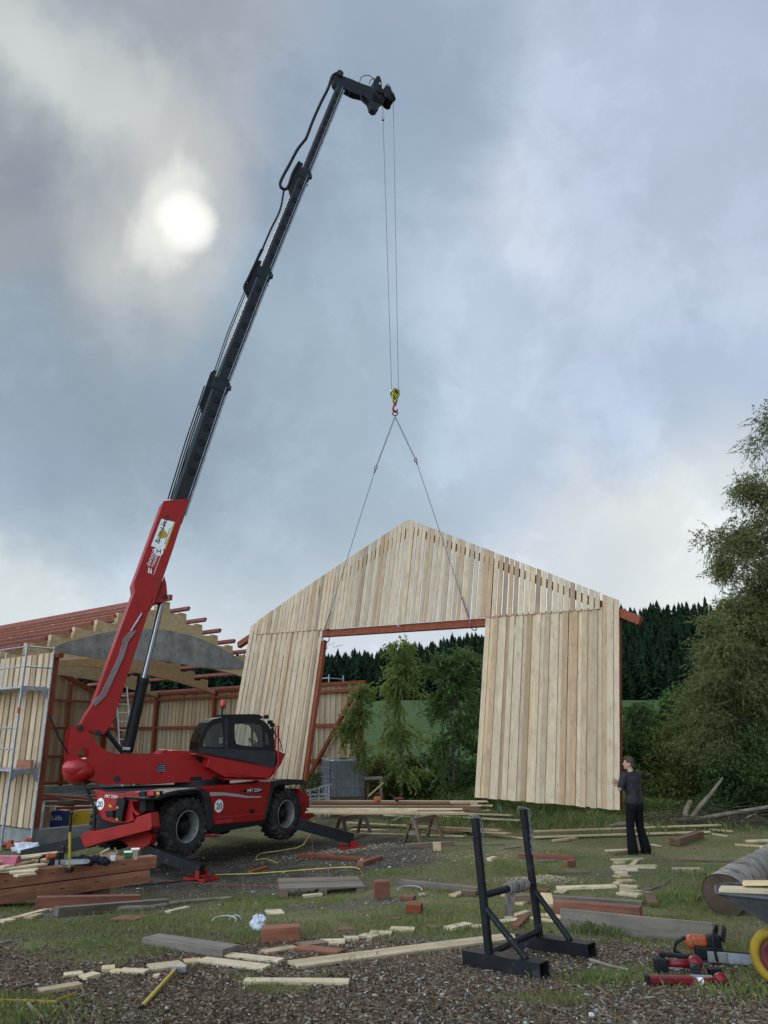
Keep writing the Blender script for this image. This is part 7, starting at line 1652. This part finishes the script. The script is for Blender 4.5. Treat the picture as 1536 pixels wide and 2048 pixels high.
gplank(1020, 1808, 1062, 1806, .14, .10, M_brown, 'brown block behind the right upright of the stand', name='beam', cat='beam')
gplank(1062, 1790, 1098, 1792, .15, .07, M_block, 'reddish block seen right of the right upright', name='beam', cat='beam')
p = G(1125, 1812); plank(p + Vector((-.05, 0, .2)), p + Vector((.68, .05, .215)), .12, .03, M_pale, 'pale offcut lying on top of the big red beam', 'offcuts scattered on the ground', name='offcut', cat='offcut')
p = G(1098, 1822); plank(p + Vector((0, 0, .02)), p + Vector((.02, .25, .10)), .13, .12, M_pale, 'pale block end touching the left end of the big red beam', name='offcut', cat='offcut')
p = G(1305, 1812); plank(p + Vector((-.02, -.1, .04)), p + Vector((.13, .55, .04)), .13, .045, M_brown, 'brown pale topped board end right of the big red beam', name='offcut', cat='offcut')
# far timbers on the grass
gplank(1036, 1716, 1148, 1719, .14, .08, M_block, 'low red brown beam right of the right upright', name='beam', cat='beam')
gplank(1080, 1725, 1112, 1723, .1, .03, M_greyw, 'short grey board before the low red brown beam')
gplank(1100, 1749, 1180, 1748, .05, .03, M_greyw, 'thin grey batten on the straw patch')
gplank(1070, 1676, 1440, 1662, .16, .03, M_pale, 'very long pale board lying behind the man', lift=.12)
gplank(1068, 1679, 1420, 1668, .16, .03, M_pale, 'second long pale board just in front of the one behind the man', lift=.03)
gplank(1108, 1684, 1150, 1679, .14, .04, M_pale, 'short pale board end before the long boards')
gplank(1420, 1664, 1465, 1668, .12, .03, M_pale, 'right hand short board crossing the end of the long boards', lift=.04)
gplank(1425, 1670, 1452, 1674, .12, .03, M_pale, 'lowest short board at the end of the long boards')
gplank(1350, 1692, 1400, 1676, .2, .14, M_brown, 'dark block under the right end of the long boards', name='beam', cat='beam')
gplank(1290, 1721, 1470, 1725, .08, .04, M_brown, 'brown timber in the grass running right from the path', name='beam', cat='beam')
gplank(1345, 1748, 1430, 1750, .1, .05, M_brown, 'brown timber below the pale batten', name='beam', cat='beam')
gplank(1470, 1692, 1545, 1696, .14, .04, M_pale, 'pale board behind the far end of the log'); gplank(1495, 1690, 1550, 1688, .14, .04, M_pale, 'second pale board behind the far end of the log', lift=.05); gplank(1520, 1700, 1560, 1702, .14, .04, M_pale, 'third pale board behind the far end of the log', lift=.03)
gplank(960, 1640, 1000, 1641, .1, .02, M_pale, 'pale board end by the fence post at the right of the stack'); gplank(1000, 1700, 1040, 1694, .08, .02, M_greyw, 'thin grey board in the far grass left of the right upright')
gplank(985, 1672, 1050, 1678, .1, .025, M_pale, 'thin board pointing from the low pile towards the right upright'); gplank(900, 1692, 1010, 1690, .05, .02, M_greyw, 'grey batten in the grass below the low pile')
# path of pale offcuts leading to the man
PATH = [(1212, 1704, 1258, 1702, .12, .03), (1224, 1711, 1286, 1706, .16, .06), (1222, 1722, 1288, 1720, .12, .03), (1228, 1727, 1250, 1728, .2, .03), (1264, 1733, 1274, 1722, .09, .03), (1226, 1735, 1312, 1734, .1, .03), (1222, 1737, 1310, 1738, .09, .025),
        (1225, 1741, 1275, 1742, .18, .03), (1230, 1747, 1256, 1748, .16, .03), (1232, 1756, 1256, 1754, .16, .03), (1236, 1765, 1268, 1764, .15, .03), (1232, 1770, 1240, 1768, .1, .03), (1240, 1774, 1276, 1777, .11, .03), (1242, 1780, 1264, 1783, .1, .03), (1240, 1785, 1282, 1784, .07, .02), (1238, 1790, 1281, 1795, .15, .035), (1262, 1790, 1300, 1787, .06, .02)]
PL = ['farthest offcut of the path at the feet of the man', 'brown backed board under the feet of the man', 'long offcut just before the feet of the man', 'broad offcut under the long one near the man', 'offcut lying lengthways across the path', 'longest upper batten across the path', 'longest lower batten across the path', 'broad bright offcut in the middle of the path', 'rounded offcut below the broad bright one', 'pointed offcut in the middle of the path', 'square offcut in the near half of the path', 'small offcut sticking out left of the path', 'offcut with a dark end in the near half of the path', 'thin offcut in the near half of the path', 'thin slanting offcut before the last big one', 'nearest big offcut of the path', 'thin offcut sticking out to the right at the near end of the path']
for (x1, y1, x2, y2, w_, t_), lb in zip(PATH, PL): g(x1, y1, x2, y2, w_, t_, M_pale if lb.find('brown') < 0 else M_brown, lb, 'offcuts laid as a path to the man', name='offcut', cat='offcut')
# pallet
pc = G(640, 1786); r = empty('pallet', pc, R(9), 'weathered wooden pallet lying on the grass left of the red cube', 'pallet'); Mz = Matrix.Rotation(R(9), 3, 'Z'); q = lambda x, y, z: pc + Mz @ Vector((x, y, z))
for k in range(7): MB().beam(q(-.6, -.36 + .12 * k, .135), q(.6, -.36 + .12 * k, .135), .095, .02).build('deck_board', M_greyw, r)
for x_ in (-.54, 0, .54):
    MB().beam(q(x_, -.41, .114), q(x_, .41, .114), .1, .02).build('bearer', M_greyw, r)
    for y_ in (-.36, 0, .36): MB().box(q(x_, y_, .062), (.12, .1, .08), Mz).build('block', M_brown, r)
    MB().beam(q(x_, -.41, .012), q(x_, .41, .012), .1, .018).build('bottom_board', M_greyw, r)
g(606, 1797, 644, 1793, .10, .04, M_pale, 'bundle of thin pale battens leaning at the front of the pallet', name='offcut', cat='offcut')
# yellow long handled hammer and folding rule
a = G(281, 2023); b_ = G(351, 1952); a.z += .02; b_.z += .05
r = empty('sledgehammer', a, 0, 'sledgehammer with a long yellow handle lying in the mulch', 'hammer'); MB().tube([a, a.lerp(b_, .5), b_], [.017, .0155, .014], 12).build('handle', M_yelp, r)
d = (b_ - a).normalized(); sx = Vector((d.y, -d.x, 0)).normalized(); MB().beam(b_ - sx * .04 + Vector((0, 0, .0)), b_ + sx * .085, .05, .05).build('head', M_rim, r, bevel=.008); MB().cyl(a - d * .006, a + d * .03, .018, n=12).build('grip_end', M_black, r)
pts = [G(-20, 2006), G(112, 2010), G(152, 1994)]
for p in pts: p.z += .02
r = empty('folding_rule', pts[1], 0, 'yellow folding rule opened on the mulch at the bottom left', 'folding rule')
MB().beam(pts[0], pts[1], .004, .016).build('rule_arm', M_yelp, r); MB().beam(pts[1] + Vector((0, 0, .006)), pts[2] + Vector((0, 0, .006)), .004, .016).build('rule_arm', M_yelp, r); MB().cyl(pts[1] - Vector((0, .006, 0)), pts[1] + Vector((0, .006, 0)), .008, n=10).build('joint', M_rim, r)
# sticks and branches
def stick(pts, r0, r1, mat, label, name='stick', cat='stick', lift=0.0):
    P = [G(x, y) + Vector((0, 0, r0 + lift + (q[2] if len(q) > 2 else 0))) for q in pts for x, y in [q[:2]]]; n = len(P)
    mb = MB(); mb.tube(P, [r0 + (r1 - r0) * i / (n - 1) for i in range(n)], 8); o = mb.build(name, mat, loc=P[0]); return tag(o, label, cat)
stick([(55, 2012), (70, 2028), (86, 2042)], .014, .011, M_dead, 'grey stick pointing to the bottom edge at the far left')
stick([(230, 1824), (300, 1822), (350, 1812), (400, 1806), (462, 1801)], .035, .02, M_dead, 'brown branch on the grass right of the single red brown beam', 'branch', 'branch')
stick([(355, 1962), (365, 1970), (392, 1976)], .006, .004, M_dead, 'thin twig beside the hammer head')
stick([(1180, 1924), (1220, 1936), (1258, 1945)], .016, .012, M_dead, 'stripped branch piece in the mulch right of the stand')
stick([(1192, 1976), (1204, 1985), (1216, 1996)], .014, .013, M_brown, 'short stub of wood in the mulch below the stand')
stick([(1280, 1926), (1290, 1936), (1302, 1944)], .008, .006, M_dead, 'dark twig left of the red grinder'); stick([(95, 1775), (120, 1774), (150, 1773)], .01, .01, M_dead, 'thin stick under the larch stack')
stick([(1278, 1790), (1300, 1782), (1330, 1770), (1345, 1757)], .018, .008, M_dead, 'dead branch leading away right of the path', 'branch', 'branch')
stick([(178, 1896), (250, 1892), (268, 1884)], .008, .004, M_dead, 'thin twig on the edge of the mulch left of the grey plank'); stick([(1295, 1890), (1310, 1880), (1340, 1898)], .01, .006, M_dead, 'bent twig in front of the board on edge')
# fallen tree with broken limbs by the willow
fr = empty('fallen_branch', G(1400, 1660), 0, 'long dead branch lying along the foot of the shrubs with forked limbs standing up', 'dead branch')
def P_(px, py, Y): return PY(px, py, Y)
mb = MB(); mb.tube([P_(1340, 1640, 21.2), P_(1400, 1637, 21.3), P_(1450, 1628, 21.4), P_(1500, 1620, 21.6), P_(1560, 1610, 21.8)], [.03, .045, .05, .05, .05], 8)
mb.tube([P_(1370, 1640, 21.2), P_(1372, 1620, 21.2), P_(1381, 1602, 21.1)], [.08, .07, .06], 8)
mb.tube([P_(1384, 1634, 21.2), P_(1402, 1610, 21.1), P_(1420, 1590, 21), P_(1438, 1566, 20.9), P_(1446, 1555, 20.9)], [.06, .055, .045, .035, .02], 8)
mb.tube([P_(1202, 1661, 20.6), P_(1220, 1652, 20.6), P_(1240, 1648, 20.6), P_(1256, 1649, 20.6), P_(1300, 1652, 20.7)], [.015, .03, .05, .07, .06], 8); mb.tube([P_(1208, 1670, 20.5), P_(1215, 1660, 20.6), P_(1222, 1654, 20.6)], [.01, .015, .02], 6)
mb.tube([P_(1480, 1645, 21.2), P_(1500, 1632, 21.2), P_(1512, 1628, 21)], [.03, .025, .015], 6); mb.build('wood', M_dead, fr)
M_twig = simple('old_twigs', (.085, .065, .048), .95, var=.4)
# heap of brushwood (uncountable twigs)
mb = MB(); random.seed(5)
for k in range(210):
    px_ = random.uniform(1290, 1540); Y0 = random.uniform(20.6, 22.4); b0 = PY(px_, 1650, Y0); b0.z = Tz(b0.x, b0.y) + abs(random.gauss(0, .18)); a_ = random.uniform(-.35, .35) + (math.pi if random.random() < .5 else 0); l_ = random.uniform(.25, 1.1)
    d = Vector((math.cos(a_), math.sin(a_) * .8, random.uniform(-.15, .28))); m_ = b0 + d * l_ * .5 + Vector((0, 0, random.uniform(-.04, .08))); mb.tube([b0, m_, b0 + d * l_], [random.uniform(.006, .016), .008, .004], 4, False)
tag(mb.build('brushwood', M_twig), 'low heap of tangled dead brushwood behind the man and right of him', 'brushwood', kind='stuff')
# wood shavings
def shav(px, py, rx, ry, n, h_, label):
    c = G(px, py); x = c.x + RNG.normal(size=n) * rx; y = c.y + RNG.normal(size=n) * ry; e = np.exp(-((x - c.x) / rx) ** 2 / 2 - ((y - c.y) / ry) ** 2 / 2); P = np.stack([x, y, T(x, y) + RNG.random(n) * h_ * e + .004], 1)
    V, F = leafquads(P, RNG.random(n) * .035 + .015, RNG.random(n) * .012 + .006, rdir(n)); tag(npmesh('wood_shavings', V, F, M_shav), label, 'wood shavings', kind='stuff')
M_shav = chipmat('shavings', [(0, (.36, .26, .15)), (.6, (.52, .41, .27)), (1, (.66, .55, .4))])
shav(1090, 1762, .28, .22, 1500, .08, 'heap of pale wood shavings right of the stand'); shav(680, 1702, .7, .3, 1400, .02, 'sawdust and shavings before the front outrigger'); shav(900, 1712, 1.2, .5, 900, .01, 'thin scatter of shavings before the sawhorses')
shav(190, 1765, .5, .25, 500, .02, 'sawdust under the larch beams'); shav(720, 1900, .8, .25, 500, .01, 'splinters among the curving row of offcuts')
# cables and hoses
def cable(pts, r_, mat, label, name, cat, zoff=0):
    P = smooth_pts(pts, 8); Q = []
    for x_, y_ in P: q_ = G(x_, y_); q_.z += r_ + .012; Q.append(q_)
    o = MB().tube(Q, r_, 6).build(name, mat, loc=Q[0]); return tag(o, label, cat)
cable([(720, 1741), (700, 1737), (640, 1740), (560, 1746), (500, 1750), (430, 1752)], .011, M_hose, 'yellow hose curving over the soil in front of the crane', 'hose', 'hose')
cable([(556, 1728), (530, 1720), (512, 1722), (520, 1710), (550, 1705), (590, 1698), (610, 1690)], .011, M_hose, 'second yellow hose winding under the front wheel', 'hose', 'hose')
cable([(300, 1762), (400, 1768), (520, 1774), (620, 1771), (700, 1772)], .006, M_cable, 'thin red cable running across the grass before the pallet', 'cable', 'cable')
a = PY(629, 1641, 18.6); MB_ = MB().tube([a, a + Vector((-.05, 0, -.2)), G(626, 1722) + Vector((0, 0, .01))], .007, 6).build('cable', M_cable, loc=a); tag(MB_, 'reddish cord hanging from the board stack to the ground', 'cable')
a = PY(628, 1641, 18.7); o = MB().tube([a, PY(620, 1668, 18.5), PY(606, 1690, 18.2), G(590, 1700) + Vector((0, 0, .02))], .01, 6).build('hose', M_hose, loc=a); tag(o, 'yellow hose hanging from the board stack near the front leg', 'hose')
cable([(180, 1772), (240, 1776), (300, 1772), (360, 1766), (420, 1762)], .012, M_black, 'black cable by the rear outrigger plate', 'cable', 'cable')
# white conduit rings
for px_, py_, r_, lb in ((820, 1783, .17, 'white bent conduit hoop right of the red cube'), (448, 1846, .13, 'flattened white conduit hoop on the grass left'), (470, 1843, .06, 'small white conduit loop beside the flattened hoop')):
    c = G(px_, py_); mb = MB(); pts = [c + Vector((r_ * math.cos(a), r_ * .8 * math.sin(a), .02 + .03 * max(0, math.sin(a)))) for a in [k * math.pi / 12 * 1.1 for k in range(-1, 13)]]; mb.tube(pts, .008, 8); tag(mb.build('conduit', M_galv, loc=c), lb, 'conduit')
# weeds standing in the grass: single dry stalks
random.seed(9)
for k, (px_, py_, h_) in enumerate(((282, 1856, .22), (385, 1892, .22), (485, 1848, .5), (652, 1800, .5), (1070, 1735, .55), (1345, 1778, .45))):
    c = G(px_, py_); mb = MB(); l_ = random.uniform(-.03, .03); mb.tube([c, c + Vector((l_, 0, h_ * .5)), c + Vector((l_ * 2.5, 0, h_))], [.004, .0032, .002], 5)
    for j in range(5): q_ = c + Vector((l_ * 1.5, 0, h_ * (.45 + .1 * j))); mb.tube([q_, q_ + Vector((random.uniform(-.05, .05), random.uniform(-.03, .03), .05))], [.0025, .0015], 4)
    tag(mb.build('dry_stalk', M_dead, loc=c), ('dry stalk on the grass left of the flat reddish piece', 'dry stalk at the edge of the mulch above the grey plank', 'tall dry stalk on the grass right of the conduit hoop', 'tall dry weed between the pallet and the red cube', 'tall dry stalk right of the right upright of the stand', 'dry stalk in the grass right of the path of offcuts')[k], 'dry stalk')
# fence post by the stack
a = G(998, 1640); b_ = PY(996, 1606, a.y); r = empty('fence_post', a, 0, 'short green wire fence post below the right hand wall part', 'fence post'); MB().cyl(a, b_, .03, n=10).build('post', M_green, r); mb = MB(); chain(mb, b_ + Vector((.05, -.05, -.05)), a + Vector((.05, -.05, .1)), .006, .05, .016); mb.build('wire', M_galv, r)
# bird-sized details are left out
